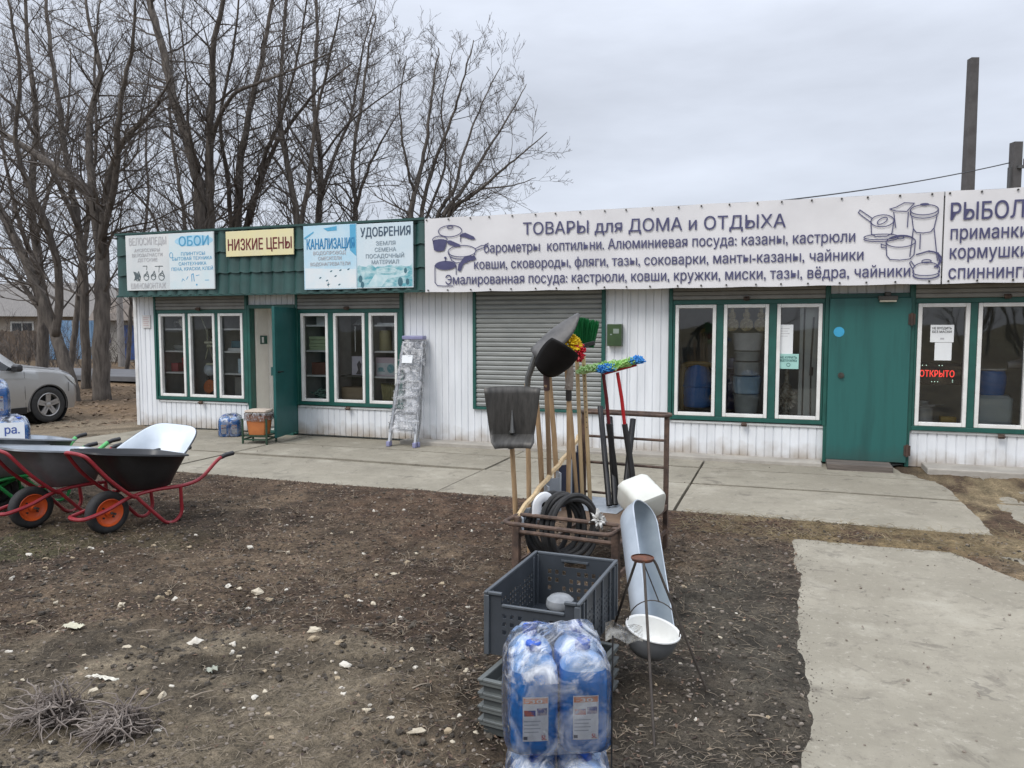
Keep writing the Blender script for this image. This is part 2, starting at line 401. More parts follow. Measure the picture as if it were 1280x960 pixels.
slabm = bpy.data.materials.new('walk_concrete'); slabm.use_nodes = True; t = slabm.node_tree; L = t.links.new; p = t.nodes['Principled BSDF']; p.inputs['Roughness'].default_value = .88
tc = t.nodes.new('ShaderNodeTexCoord')
def tn(s, d, r=.6, dist=0):
    n = t.nodes.new('ShaderNodeTexNoise'); n.inputs['Scale'].default_value = s; n.inputs['Detail'].default_value = d; n.inputs['Roughness'].default_value = r; n.inputs['Distortion'].default_value = dist; L(tc.outputs['Object'], n.inputs['Vector']); return n
def rg(src, a, b, c=0, d=1):
    m = t.nodes.new('ShaderNodeMapRange'); m.inputs['From Min'].default_value = a; m.inputs['From Max'].default_value = b; m.inputs['To Min'].default_value = c; m.inputs['To Max'].default_value = d; L(src, m.inputs[0]); return m.outputs[0]
def cm(f, a, b):
    m = t.nodes.new('ShaderNodeMix'); m.data_type = 'RGBA'
    for s_, v in ((6, a), (7, b)):
        if isinstance(v, tuple): m.inputs[s_].default_value = (*v, 1)
        else: L(v, m.inputs[s_])
    L(f, m.inputs[0]); return m.outputs[2]
c = cm(rg(tn(1.3, 6).outputs[0], .35, .65), (.315, .285, .222), (.235, .212, .162))
c = cm(rg(tn(7, 8, .7).outputs[0], .50, .70, 0, .75), c, (.19, .168, .13))
c = cm(rg(tn(.8, 5, .6, .4).outputs[0], .48, .64, 0, .75), c, (.235, .21, .16))
c = cm(rg(tn(10, 4, .55, .8).outputs[0], .66, .71, 0, .65), c, (.11, .098, .075))
c = cm(rg(tn(2.4, 7, .6).outputs[0], .56, .70, 0, .6), c, (.385, .355, .285))
c = cm(rg(tn(24, 6, .75).outputs[0], .56, .66, 0, .5), c, (.41, .375, .305))
c = cm(rg(tn(3.1, 9, .72, .6).outputs[0], .57, .65, 0, .62), c, (.125, .108, .084))
c = cm(rg(tn(70, 3).outputs[0], .62, .70, 0, .5), c, (.14, .12, .10))
vor = t.nodes.new('ShaderNodeTexVoronoi'); vor.feature = 'DISTANCE_TO_EDGE'; vor.inputs['Scale'].default_value = .55
nn = tn(2.2, 5); va = t.nodes.new('ShaderNodeVectorMath'); va.operation = 'MULTIPLY_ADD'; va.inputs[1].default_value = (.5, .5, .5); L(nn.outputs['Color'], va.inputs[0]); L(tc.outputs['Object'], va.inputs[2]); L(va.outputs[0], vor.inputs['Vector'])
gt = t.nodes.new('ShaderNodeMath'); gt.operation = 'MULTIPLY'; L(rg(vor.outputs[0], .002, .006, .5, 0), gt.inputs[0]); L(rg(tn(1.4, 4).outputs[0], .56, .64, 0, 1), gt.inputs[1])
c = cm(gt.outputs[0], c, (.10, .088, .072))
L(c, p.inputs['Base Color'])
bp = t.nodes.new('ShaderNodeBump'); bp.inputs['Strength'].default_value = .5; bp.inputs['Distance'].default_value = .012; L(tn(45, 9, .7).outputs[0], bp.inputs['Height']); L(bp.outputs[0], p.inputs['Normal'])
tag(walk.build('sidewalk', slabm, ang=60), kind='structure')
pth = MB(); slab_sheet(10.05, 11.75, -12.5, -3.62, .008, pth)
tag(pth.build('concrete_path', slabm, ang=60), kind='structure')
mb = MB()
P = []
mb.bx(5.05, 10.55, -.27, .1, -.05, .050); mb.bx(11.62, 16, -.42, .1, -.05, .085)
tag(mb.build('kerb', concrete_m, bevel=.012), kind='structure')
mb = MB(); mb.bx(10.60, 11.28, -.42, -.02, -.02, .075)
tag(mb.build('doorstep', M('old_plank', (.16, .135, .115), (.09, .075, .065), scale=5, rough=.9, bump=.4, stretch=(.4, 4, 4)), bevel=.006), kind='structure')
mb = MB(); slab_sheet(-120, -5.5, 9.6, 13.2, .03, mb, 3)
tag(mb.build('road', M('asphalt', (.15, .15, .155), (.11, .11, .115), rough=.9, scale=2)), kind='structure')

# ------------------------------------------------------------------ shop building
shop = thing('shop_building', 'long low white ribbed metal shop with green window frames and doors', 'building', (7.5, 0, 0))
def siding(mb, x0, x1, z0, z1, y=0., pitch=.098, dep=.013, gap=.018):
    xs = [x0]; ys = [y]; k = math.ceil(x0/pitch)
    while k*pitch+gap < x1:
        q = k*pitch
        if q > x0+.002: xs += [q, q+gap*.3, q+gap*.7, q+gap]; ys += [y, y+dep, y+dep, y]
        k += 1
    xs.append(x1); ys.append(y)
    mb.grid([[(a, b, z0) for a, b in zip(xs, ys)], [(a, b, z1) for a, b in zip(xs, ys)]])
ZB, ZT = .03, 2.16
END = 16.0
mb = MB(); ib = MB()
rects = [(.10, .545, ZB, ZT), (.545, 2.32, ZB, .46), (2.32, 2.36, ZB, ZT), (2.36, 3.20, 1.975, ZT), (3.20, 3.24, ZB, ZT), (3.24, 4.97, ZB, .46),
         (4.97, 6.07, ZB, ZT), (6.07, 7.92, ZB, .50), (8.20, 8.75, ZB, ZT), (8.75, 10.56, ZB, .46), (10.56, 11.48, 2.0, ZT),
         (11.48, 13.30, ZB, .45), (13.30, END, ZB, ZT)]
for r_ in rects: siding(mb, *r_)
siding(mb, 7.92, 8.20, ZB, ZT, -.025)
mb.quad((8.20, -.025, ZB), (8.20, .0, ZB), (8.20, .0, ZT), (8.20, -.025, ZT))
mb.quad((7.92, -.025, ZB), (7.92, .0, ZB), (7.92, .0, ZT), (7.92, -.025, ZT))
mb.grid([[(.10, y_, z_) for y_ in np.arange(0, 4.51, .5)] for z_ in (ZB, ZT)])
mb.grid([[(END, y_, z_) for y_ in np.arange(0, 4.51, .5)] for z_ in (ZB, ZT)])
mb.grid([[(x_, 4.5, z_) for x_ in np.arange(.1, END+.1, .5)] for z_ in (ZB, ZT)])
# window reveal returns
mb.build('wall', siding_m, shop, world=True, ang=20)
for nm_, q in (('corner_trim', (.085, .145, -.016, .05, ZB, ZT)), ('window_ledge', (.58, 2.30, -.022, .0, .435, .462)), ('window_ledge', (3.24, 4.95, -.022, .0, .435, .462)), ('window_ledge', (8.76, 10.56, -.022, 0, .435, .46)), ('window_ledge', (11.50, 13.28, -.022, 0, .425, .45))):
    tr = MB(); tr.bx(*q); tr.build(nm_, M('white_trim', (.74, .75, .75), (.6, .6, .58), rough=.5), shop, world=True)
ib2 = MB()
for r_ in rects: ib2.bx(r_[0], r_[1], .055, .075, r_[2], r_[3])
ib2.bx(7.92, 8.20, .055, .075, ZB, ZT)
ib2.bx(.15, END-.05, 3.0, 3.06, 0, 2.7); ib2.bx(.15, END-.05, .08, 3.0, -.0, .035); ib2.bx(.15, END-.05, .08, 3.0, 2.30, 2.34)
for x_ in (2.33, 3.22, 6.0, 8.0, 13.4): ib2.bx(x_-.02, x_+.02, .09, 3.0, .035, 2.3)
ib2.build('inner_wall', inner_m, shop, world=True, smooth=False)
mb = MB(); mb.quad((-.05, -.32, 3.04), (END, -.32, 3.04), (END, 4.7, 2.80), (-.05, 4.7, 2.80)); mb.bx(-.0, END, 4.45, 4.65, 2.1, 2.79)
mb.bx(.08, END, .0, .10, 2.16, 3.0)
mb.bx(.085, .13, .10, 4.45, 2.16, 2.86)
mb.build('roof', M('roof_sheet', (.12, .13, .13), rough=.6), shop, world=True, smooth=False)
mb = MB(); mb.bx(.09, END, -.30, -.002, 2.165, 2.185)
mb.build('soffit', M('soffit_dark', (.10, .10, .095), rough=.8), shop, world=True, smooth=False)
# green metal tile fascia
mb = MB(); z0, z1 = 2.135, 3.075; rows = []
ncol = int(5.42/.03)
zrows = []
ST = .315
k = 0
while z0+k*ST < z1-.01:
    a_, b_ = z0+k*ST, min(z0+(k+1)*ST, z1); zrows += [(a_, -.030), (a_+.02, -.026), (b_-.002, .0)]; k += 1
for z_, dy in zrows:
    rows.append([(.08+5.42*i/ncol, -.30+dy-.050*abs(math.sin(math.pi*(5.42*i/ncol)/.195))**.55+.034, z_+(.016*abs(math.sin(math.pi*(5.42*i/ncol)/.185)) if dy else 0)*-1) for i in range(ncol+1)])
mb.grid(rows)
mb.bx(.08, .12, -.29, .0, z0, z1); mb.bx(.08, 5.5, -.335, -.24, z1, z1+.03)
mb.bx(.08, 5.5, -.335, -.29, z0-.03, z0-.002)
mb.build('fascia', greendk_m, shop, world=True, ang=50)
mb = MB(); mb.bx(5.5, END, -.30, -.26, 2.12, 3.09); mb.build('fascia_frame', M('fascia_frame_grey', (.3, .3, .3)), shop, world=True)

def window(x0, x1, z0, z1, sashes, shut_top, glass_m=glass_m):
    fr = MB()
    t_ = .03
    fr.bx(x0, x1, -.035, .06, z1-.055, z1); fr.bx(x0, x1, -.045, .06, z0, z0+.05)
    edges = [x0]+sum([[s[0], s[1]] for s in sashes], [])+[x1]
    for i in range(0, len(edges), 2):
        fr.bx(edges[i], edges[i+1], -.032, .06, z0+.05, z1-.055)
    # jamb rails that run up beside the shutter box
    fr.bx(x0-.045, x0-.002, -.05, .03, z0-.01, shut_top); fr.bx(x1+.002, x1+.045, -.05, .03, z0-.01, shut_top)
    win = fr.build('window', green_m, shop, world=True, bevel=.004)
    zs0, zs1 = z0+.053, z1-.058
    for s in sashes:
        sb = MB(); a, b = s[0]+.003, s[1]-.003; wd = .042
        for (p0, p1, q0, q1) in ((a, a+wd, zs0, zs1), (b-wd, b, zs0, zs1), (a+wd, b-wd, zs0, zs0+wd), (a+wd, b-wd, zs1-wd, zs1)):
            sb.bx(p0, p1, -.045, .03, q0, q1)
        o = sb.build('sash', sash_m, win, bevel=.005); o.data.transform(Matrix.Translation((-7.5, 0, 0)))
        g_ = MB(); g_.quad((a+wd-.004, .005, zs0+wd-.004), (b-wd+.004, .005, zs0+wd-.004), (b-wd+.004, .005, zs1-wd+.004), (a+wd-.004, .005, zs1-wd+.004))
        o = g_.build('pane', glass_m, win, smooth=False); o.data.transform(Matrix.Translation((-7.5, 0, 0)))
    # locking lugs
    for zz in (z0-.03, z1+.012):
        lk = MB(); xm = (x0+x1)/2; lk.bx(xm-.03, xm+.03, -.075, -.047, zz-.025, zz+.025); lk.tube([(xm-.035, -.085, zz), (xm+.035, -.085, zz)], .012, 6)
        lk.build('shutter_lock', rust_m, shop, world=True)
    # rolled shutter box
    rows = []; z = z1+.003
    while z < shut_top:
        rows += [(z, -.03), (z+.008, -.042), (z+.044, -.042), (z+.052, -.03)]; z += .053
    sb = MB(); sb.grid([[(x0, y_, z_), (x1, y_, z_)] for z_, y_ in rows])
    sb.build('rolled_shutter', shutbox_m, shop, world=True, ang=20)
    return win
window(.575, 2.30, .475, 1.905, [(.62, 1.15), (1.212, 1.725), (1.788, 2.255)], 2.14)
window(3.255, 4.955, .475, 1.895, [(3.298, 3.772), (3.862, 4.388), (4.452, 4.915)], 2.14)
window(8.78, 10.545, .475, 1.965, [(8.81, 9.31), (9.395, 9.925), (10.012, 10.522)], 2.11, glass2_m)
window(11.495, 13.28, .455, 1.955, [(11.522, 12.045), (12.118, 12.62), (12.70, 13.22)], 2.11, glass2_m)
# closed roller shutter
sb = MB(); rows = []; z = .54
while z < 2.12:
    rows += [(z, -.012), (z+.010, -.030), (z+.040, -.034), (z+.056, -.022), (z+.060, -.010)]; z += .0635
sb.grid([[(6.12, y_, z_), (7.875, y_, z_)] for z_, y_ in rows])
sb.build('roller_shutter', shutter_m, shop, world=True, ang=25)
fr = MB(); fr.bx(6.075, 6.12, -.05, .03, .505, 2.15); fr.bx(7.875, 7.925, -.055, .03, .505, 2.15); fr.bx(6.12, 7.875, -.045, .02, .505, .54)
fr.build('shutter_frame', green_m, shop, world=True, bevel=.004)
# left doorway, door standing open
fr = MB(); fr.bx(2.335, 2.39, -.045, .07, .03, 1.97); fr.bx(3.145, 3.20, -.045, .07, .03, 1.97); fr.bx(2.39, 3.145, -.045, .07, 1.915, 1.97); fr.bx(2.39, 3.145, -.05, .07, .0, .05)
fr.build('door_frame', green_m, shop, world=True, bevel=.004)
d = MB()
hv = Vector((3.20, -.05, 0)); dirv = Vector((3.36-3.20, -.76+.05, 0)).normalized(); nv = Vector((-dirv.y, dirv.x, 0))
mt = Matrix(((dirv.x, nv.x, 0, hv.x), (dirv.y, nv.y, 0, hv.y), (0, 0, 1, 0), (0, 0, 0, 1)))
d.bx(.0, .74, -.02, .02, .07, 1.92); d.xf(mt)
dl = d.build('door', M('open_door_green', (.014, .105, .098), (.010, .085, .080), rough=.45), shop, world=True, bevel=.004)
d = MB(); d.bx(.02, .72, -.026, -.0205, .09, 1.90); d.bx(.66, .69, -.07, -.027, .95, 1.07); d.xf(mt)
o = d.build('door_lining', M('door_lining_green', (.012, .09, .085)), dl); o.data.transform(Matrix.Translation((-7.5, 0, 0)))
d = MB(); d.cyl((.66, .02, 1.0), (.66, .05, 1.0), .012); d.tube([(.66, .05, 1.0), (.56, .055, 1.0)], .010); d.xf(mt)
o = d.build('handle', M('dark_handle', (.05, .05, .05), rough=.35, metal=.7), dl); o.data.transform(Matrix.Translation((-7.5, 0, 0)))
# white vestibule seen through the doorway
v = MB(); siding(v, 2.39, 3.15, .05, 1.98, .40); v.grid([[(2.39, y_, z_) for y_ in (.08, .40)] for z_ in (.05, 1.98)]); v.grid([[(3.15, y_, z_) for y_ in (.08, .40)] for z_ in (.05, 1.98)]); v.bx(2.39, 3.15, .08, .40, 1.98, 2.0)
v.bx(2.39, 3.15, .385, .405, .90, .925)
v.build('vestibule_wall', M('vestibule_white', (.86, .82, .76), (.80, .76, .70), rough=.55), shop, world=True, ang=20)
wp = MB(); wp.bx(2.392, 2.402, .20, .36, 1.37, 1.50); wp = wp.build('exit_plate', M('exit_plate_green', (.02, .10, .07), rough=.5), shop, world=True)
v = MB(); v.bx(2.4025, 2.405, .22, .27, 1.39, 1.48); o = v.build('plate_mark', white_m, wp); o.data.transform(Matrix.Translation((-7.5, 0, 0)))
# right green door
fr = MB(); fr.bx(10.56, 10.605, -.045, .05, .03, 2.14); fr.bx(11.435, 11.48, -.055, .05, .03, 2.14); fr.bx(10.605, 11.435, -.04, .05, 1.965, 2.02)
fr.build('door_frame', green_m, shop, world=True, bevel=.004)
d = MB(); d.bx(10.595, 11.45, -.085, -.048, .075, 1.965)
d2 = d.build('door', doorg_m, shop, world=True, bevel=.006)
d = MB(); d.cyl((10.735, -.088, 1.07), (10.735, -.10, 1.07), .034, n=18); d.cyl((10.735, -.10, 1.07), (10.735, -.135, 1.07), .014, n=12)
o = d.build('handle', M('brass_lock', (.12, .115, .10), rough=.35, metal=.8), d2); o.data.transform(Matrix.Translation((-7.5, 0, 0)))
d = MB()
for z_ in (.22, 1.72): d.cyl((11.455, -.095, z_-.07), (11.455, -.095, z_+.07), .016, n=10); d.bx(11.42, 11.49, -.093, -.087, z_-.06, z_+.06)
o = d.build('hinge', M('rusted_hinge', (.035, .03, .028), (.09, .05, .035), rough=.8), d2); o.data.transform(Matrix.Translation((-7.5, 0, 0)))
d = MB(); d.cyl((10.70, -.0862, 1.575), (10.70, -.0875, 1.575), .058, n=24)
stk = d.build('sticker', M('sticker_blue', (.05, .38, .62), rough=.4), d2); stk.data.transform(Matrix.Translation((-7.5, 0, 0)))
# lamp above the right door
d = MB(); d.bx(11.10, 11.30, -.15, -.041, 1.935, 1.985); d.bx(11.17, 11.23, -.12, -.041, 1.985, 2.03)
lm = d.build('door_lamp', M('lamp_housing', (.09, .085, .075), rough=.6), shop, world=True, bevel=.008)
d = MB(); d.bx(11.115, 11.285, -.155, -.06, 1.915, 1.934)
o = d.build('lamp_glass', M('lamp_glass', (.5, .46, .36), rough=.3), lm); o.data.transform(Matrix.Translation((-7.5, 0, 0)))
# shelves behind the two left windows
sh = MB()
for (a, b) in ((.60, 1.17), (1.76, 2.28)):
    for z_ in ((.90, 1.245, 1.60)): sh.bx(a, b, .05, .50, z_-.013, z_+.013)
for (a, b) in ((3.28, 3.80), (4.43, 4.94)):
    for z_ in (.905, 1.275, 1.655): sh.bx(a, b, .05, .50, z_-.013, z_+.013)
for x_ in (.595, 1.185, 1.75, 2.29, 3.275, 3.82, 4.42, 4.945): sh.bx(x_-.012, x_+.012, .09, .50, .05, 1.9)
sh.build('shelf', M('white_shelf', (.82, .82, .80), rough=.5), shop, world=True)

# wall plates hung on the siding
mb = MB(); mb.bx(.27, .43, -.020, -.002, 1.62, 1.83)
pl = one('notice_plate', mb, M('plate_white', (.72, .70, .68), rough=.5), 'small white notice plate with faint pink lines on the left wall corner', 'notice', (.35, 0, 1.62))
for k in range(5):
    mb = MB(); mb.bx(.295, .405-.02*(k % 2), -.0225, -.0205, 1.66+.032*k, 1.667+.032*k); o = mb.build('text_line', M('faint_pink', (.55, .35, .36)), pl); o.data.transform(Matrix.Translation((-.35, 0, -1.62)))
mb = MB(); mb.bx(7.965, 8.15, -.13, -.027, 1.39, 1.67)
bxo = one('meter_box', mb, M('meter_green', (.045, .085, .03), (.03, .06, .022), rough=.4), 'small dark green electricity meter box on the white wall', 'meter box', (8.06, -.03, 1.39), bevel=.006)
mb = MB(); mb.bx(8.045, 8.12, -.134, -.131, 1.55, 1.61); mb.bx(8.005, 8.03, -.134, -.131, 1.53, 1.545)
o = mb.build('meter_window', M('meter_window', (.25, .3, .26), rough=.2), bxo); o.data.transform(Matrix.Translation((-8.06, .03, -1.39)))
# ------------------------------------------------------------------ signs on the fascia
from mathutils.geometry import tessellate_polygon
def raw_text(body):
    """outline glyphs -> list of (points, triangles), one per outer contour, holes cut"""
    cu = bpy.data.curves.new('t', 'FONT'); cu.body = body; cu.size = 1; cu.resolution_u = 3; cu.fill_mode = 'NONE'
    o = bpy.data.objects.new('t', cu); COL.objects.link(o)
    dg = bpy.context.evaluated_depsgraph_get(); dg.update()
    me = bpy.data.meshes.new_from_object(o.evaluated_get(dg), depsgraph=dg)
    co = [v.co.copy() for v in me.vertices]; par = list(range(len(co)))
    def find(i):
        while par[i] != i: par[i] = par[par[i]]; i = par[i]
        return i
    for e in me.edges: par[find(e.vertices[0])] = find(e.vertices[1])
    grp = {}
    for i in range(len(co)): grp.setdefault(find(i), []).append(i)
    bpy.data.objects.remove(o); bpy.data.curves.remove(cu); bpy.data.meshes.remove(me)
    cons = [[co[i] for i in sorted(g)] for g in grp.values() if len(g) > 2]
    area = lambda P: .5*sum(p.x*q.y-q.x*p.y for p, q in zip(P, P[1:]+P[:1]))
    A = [area(P) for P in cons]; k0 = max(range(len(A)), key=lambda i: abs(A[i])); sg = math.copysign(1, A[k0])
    def inside(p, P):
        c = False
        for a_, b_ in zip(P, P[1:]+P[:1]):
            if (a_.y > p.y) != (b_.y > p.y) and p.x < (b_.x-a_.x)*(p.y-a_.y)/(b_.y-a_.y)+a_.x: c = not c
        return c
    outs = [i for i in range(len(cons)) if A[i]*sg > 0]; hol = {i: [] for i in outs}; extra = []
    for i in range(len(cons)):
        if A[i]*sg <= 0:
            c_ = [j for j in outs if sum(inside(p, cons[j]) for p in cons[i][::3]) > .85*len(cons[i][::3])]
            if c_: hol[min(c_, key=lambda j: abs(A[j]))].append(i)
            else: extra.append(i)
    res = []
    for i in extra: hol[i] = []
    for i in outs+extra:
        pl = [cons[i]]+[cons[j] for j in hol[i]]; res.append(([p for q in pl for p in q], [tuple(t) for t in tessellate_polygon(pl)]))
    return res
_c = raw_text('Н'); CAPH = max(v.y for P, T in _c for v in P)-min(v.y for P, T in _c for v in P)
def text(body, x0, x1, zb, cap, y, mat, parent, bold=.0, slope=0., name='lettering', center=False):
    """lettering on a sign that faces -y, from x0 to x1 with its baseline at zb; bold strokes are doubled glyphs"""
    G = raw_text(body); k = cap/CAPH
    xs_ = [p.x for P, T in G for p in P]; a, b = min(xs_), max(xs_); s = (x1-x0)/(b-a); w_ = min(bold, .02)*cap*.95
    V = []; F = []; sh = [(0, 0)] if bold <= 0 else [(-1, -.6), (1, -.6), (-1, .6), (1, .6)]
    off = Vector(parent.location) if parent is not None else Vector((0, 0, 0))
    for q, (ox, oz) in enumerate(sh):
        for gi, (P, T) in enumerate(G):
            Q = [Vector((x0+(p.x-a)*s+ox*w_, y-.00030*q, zb+p.y*k+slope*(p.x-a)*s+oz*w_))-off for p in P]
            for ti, t3 in enumerate(T):
                A_, B_, C_ = (P[i] for i in t3); cr = (B_.x-A_.x)*(C_.y-A_.y)-(B_.y-A_.y)*(C_.x-A_.x)
                t3 = t3 if cr > 0 else t3[::-1]; n0 = len(V); dy = Vector((0, -.00002*((ti+3*gi) % 13), 0)); V += [tuple(Q[i]+dy) for i in t3]; F.append((n0, n0+1, n0+2))
    me = bpy.data.meshes.new(name); me.from_pydata(V, [], F); me.update(); me.materials.append(mat)
    o = bpy.data.objects.new(name, me); COL.objects.link(o); o.parent = parent
    return o
def ribbon(mb, pts, wd, y):
    for (a, b) in zip(pts[:-1], pts[1:]):
        a = Vector((a[0], 0, a[1])); b = Vector((b[0], 0, b[1])); d = (b-a)
        if d.length < 1e-6: continue
        d.normalize(); n = Vector((-d.z, 0, d.x))*wd/2; e = d*wd*.35; o = Vector((0, y, 0))
        mb.quad(a-e-n+o, b+e-n+o, b+e+n+o, a-e+n+o); y -= .00004
def ell(cx, cz, rx, rz, a0=0, a1=360, n=26, tilt=0):
    r_ = []
    for i in range(n+1):
        a = R(a0+(a1-a0)*i/n); x, z = rx*math.cos(a), rz*math.sin(a); c, s = math.cos(R(tilt)), math.sin(R(tilt))
        r_.append((cx+x*c-z*s, cz+x*s+z*c))
    return r_
def fillp(mb, pts, y): mb.poly([(p[0], y, p[1]) for p in pts])

banner_m = M('banner_vinyl', (.74, .73, .735), (.66, .65, .655), scale=1.4, rough=.5, bump=.05, bscale=3)
def banner(name, x0, x1, z0, z1, label):
    t = thing(name, label, 'banner', (x0, -.33, z0))
    nx_, nz_ = int((x1-x0)/.06), 14; P = []
    for j in range(nz_+1):
        row = []
        for i in range(nx_+1):
            x = x0+(x1-x0)*i/nx_; z = z0+(z1-z0)*j/nz_; e = min(j, nz_-j)/nz_
            sag = .003*math.sin(x*9.7)*(1 if j == nz_ else 0)-.008*abs(math.sin(x*3.9))*(1 if j == 0 else 0)
            row.append((x, -.334-.003*fbm(x, z, 1.1, 2)-.010*max(0, .12-e)*abs(math.sin(x*5.7)), z+sag))
        P.append(row)
    mb = MB(); mb.grid(P); mb.build('sheet', banner_m, t, world=True, ang=180)
    sb = MB(); sb.cyl((0, 0, 0), (0, -.010, 0), .011, n=8)
    first = None
    k = 0
    x = x0+.05
    while x < x1-.02 and x < 13.6:
        for z in (z1-.022, z0+.022):
            if first is None:
                first = sb.build('screw', dksteel_m, t); o = first
            else:
                o = first.copy(); COL.objects.link(o); o.parent = t
            o.location = (x-x0+.02*math.sin(7*x+z), -.012, z-z0)
        x += .30
    return t
b1_ = banner('banner', 5.505, 11.685, 2.105, 3.085, 'long white banner about goods for home and leisure with blue pots at both ends')
b2_ = banner('banner', 11.70, 15.7, 2.105, 3.085, 'white banner with big blue fishing words cut off at the right edge')
Y = -.3475
text('ТОВАРЫ для ДОМА и ОТДЫХА', 6.905, 10.085, 2.815, .155, Y, navy_m, b1_, .008, -.013)
text('барометры  коптильни. Алюминиевая посуда: казаны, кастрюли', 6.365, 10.82, 2.603, .128, Y, navy_m, b1_, .010, -.005)
text('ковши, сковороды, фляги, тазы, соковарки, манты-казаны, чайники', 6.225, 10.91, 2.395, .125, Y, navy_m, b1_, .010, -.004)
text('Эмалированная посуда: кастрюли, ковши, кружки, миски, тазы, вёдра, чайники', 5.81, 11.385, 2.200, .128, Y, navy_m, b1_, .010, -.003)
text('РЫБОЛОВ', 11.755, 12.71, 2.775, .185, Y, navy_m, b2_, .012)
text('приманки', 11.762, 12.475, 2.570, .150, Y, navy_m, b2_, .010)
text('кормушки', 11.762, 12.485, 2.365, .150, Y, navy_m, b2_, .010)
text('спиннинги', 11.757, 12.52, 2.150, .150, Y, navy_m, b2_, .010)
# pots drawn at the left end
mb = MB(); W_ = .011
fillp(mb, ell(5.73, 2.775, .105, .03)+[], Y-.0006)
fillp(mb, [(5.625, 2.775), (5.645, 2.66), (5.70, 2.64), (5.79, 2.65), (5.815, 2.70), (5.835, 2.775)], Y-.0002)
ribbon(mb, ell(5.73, 2.80, .105, .045), W_, Y)
ribbon(mb, ell(5.88, 2.905, .17, .075), W_, Y); ribbon(mb, ell(5.88, 2.955, .04, .018), W_, Y)
fillp(mb, [(6.03, 2.86), (6.10, 2.875), (6.22, 2.82), (6.245, 2.785), (6.19, 2.78), (6.08, 2.82), (6.02, 2.825)], Y)
ribbon(mb, [(6.035, 2.84), (6.03, 2.76)], W_, Y)
fillp(mb, [(5.83, 2.775), (5.88, 2.785), (6.02, 2.725), (6.03, 2.695), (5.96, 2.695), (5.85, 2.735)], Y)
ribbon(mb, ell(6.05, 2.635, .20, .075), W_, Y); ribbon(mb, [(5.85, 2.62), (5.90, 2.52), (5.96, 2.485), (6.13, 2.485), (6.20, 2.53), (6.245, 2.62)], W_, Y); ribbon(mb, ell(6.05, 2.59, .175, .06, 200, 340), W_, Y)
ribbon(mb, [(6.24, 2.66), (6.33, 2.70), (6.42, 2.695), (6.35, 2.665), (6.245, 2.635)], W_, Y)
fillp(mb, ell(5.81, 2.455, .155, .06), Y); ribbon(mb, [(5.81, 2.51), (5.81, 2.545)], .012, Y); fillp(mb, ell(5.81, 2.555, .02, .015), Y)
ribbon(mb, [(5.655, 2.455), (5.655, 2.23), (5.69, 2.19), (5.80, 2.18), (5.92, 2.18)], W_, Y); ribbon(mb, [(5.965, 2.45), (5.965, 2.33)], W_, Y)
fillp(mb, [(5.985, 2.38), (6.0, 2.46), (6.08, 2.555), (6.16, 2.575), (6.235, 2.565), (6.255, 2.53), (6.21, 2.505), (6.14, 2.51), (6.07, 2.46), (6.03, 2.37)], Y-.0003)
mb.build('pot_drawing', navy_m, b1_, world=True, smooth=False)
# pots drawn at the right end
mb = MB(); W_ = .010
ribbon(mb, ell(11.50, 2.90, .135, .055), W_, Y); ribbon(mb, ell(11.50, 2.865, .135, .055, 180, 360), W_, Y); ribbon(mb, [(11.365, 2.90), (11.365, 2.86)], W_, Y); ribbon(mb, [(11.635, 2.90), (11.635, 2.86)], W_, Y); fillp(mb, ell(11.50, 2.958, .045, .014), Y)
ribbon(mb, [(11.38, 2.83), (11.40, 2.70), (11.43, 2.66), (11.50, 2.65), (11.57, 2.66), (11.60, 2.70), (11.625, 2.83)], W_, Y)
ribbon(mb, [(11.40, 2.70), (11.375, 2.40)], W_, Y); ribbon(mb, [(11.60, 2.70), (11.645, 2.35)], W_, Y); ribbon(mb, [(11.47, 2.64), (11.47, 2.48)], W_, Y)
ribbon(mb, ell(11.56, 2.36, .12, .09, -60, 90), .016, Y)
ribbon(mb, [(11.22, 2.94), (11.30, 2.985), (11.40, 2.975), (11.33, 2.89), (11.22, 2.90), (11.16, 2.925), (11.22, 2.94)], W_, Y); ribbon(mb, [(11.20, 2.89), (11.225, 2.72)], W_, Y); ribbon(mb, [(11.345, 2.88), (11.34, 2.72)], W_, Y)
ribbon(mb, ell(11.09, 2.80, .115, .065), W_, Y); ribbon(mb, ell(11.09, 2.80, .055, .028, tilt=30), W_, Y); ribbon(mb, [(10.975, 2.79), (10.985, 2.66), (11.03, 2.63), (11.14, 2.63), (11.19, 2.66), (11.205, 2.79)], W_, Y)
ribbon(mb, [(10.99, 2.83), (10.90, 2.90), (10.86, 2.93), (10.845, 2.90), (10.90, 2.85), (10.975, 2.79)], W_, Y)
ribbon(mb, ell(11.08, 2.625, .17, .03), W_, Y); ribbon(mb, ell(11.08, 2.605, .17, .03, 180, 360), W_, Y)
ribbon(mb, ell(11.28, 2.565, .145, .06), W_, Y); ribbon(mb, ell(11.28, 2.61, .03, .014), W_, Y); ribbon(mb, ell(11.28, 2.57, .135, .065, 20, 160), W_, Y); ribbon(mb, [(11.135, 2.56), (11.145, 2.42), (11.18, 2.375), (11.28, 2.365), (11.38, 2.375), (11.415, 2.42), (11.425, 2.56)], W_, Y)
ribbon(mb, [(11.13, 2.53), (11.085, 2.545), (11.09, 2.51), (11.135, 2.50)], W_, Y)
ribbon(mb, ell(11.54, 2.26, .13, .075, -25, 205), W_, Y); ribbon(mb, ell(11.54, 2.23, .13, .04, 160, 380), W_, Y); ribbon(mb, ell(11.54, 2.195, .125, .04, 170, 370), .014, Y); ribbon(mb, ell(11.54, 2.345, .045, .018), W_, Y)
ribbon(mb, [(11.43, 2.29), (11.39, 2.35), (11.375, 2.33), (11.415, 2.25)], W_, Y)
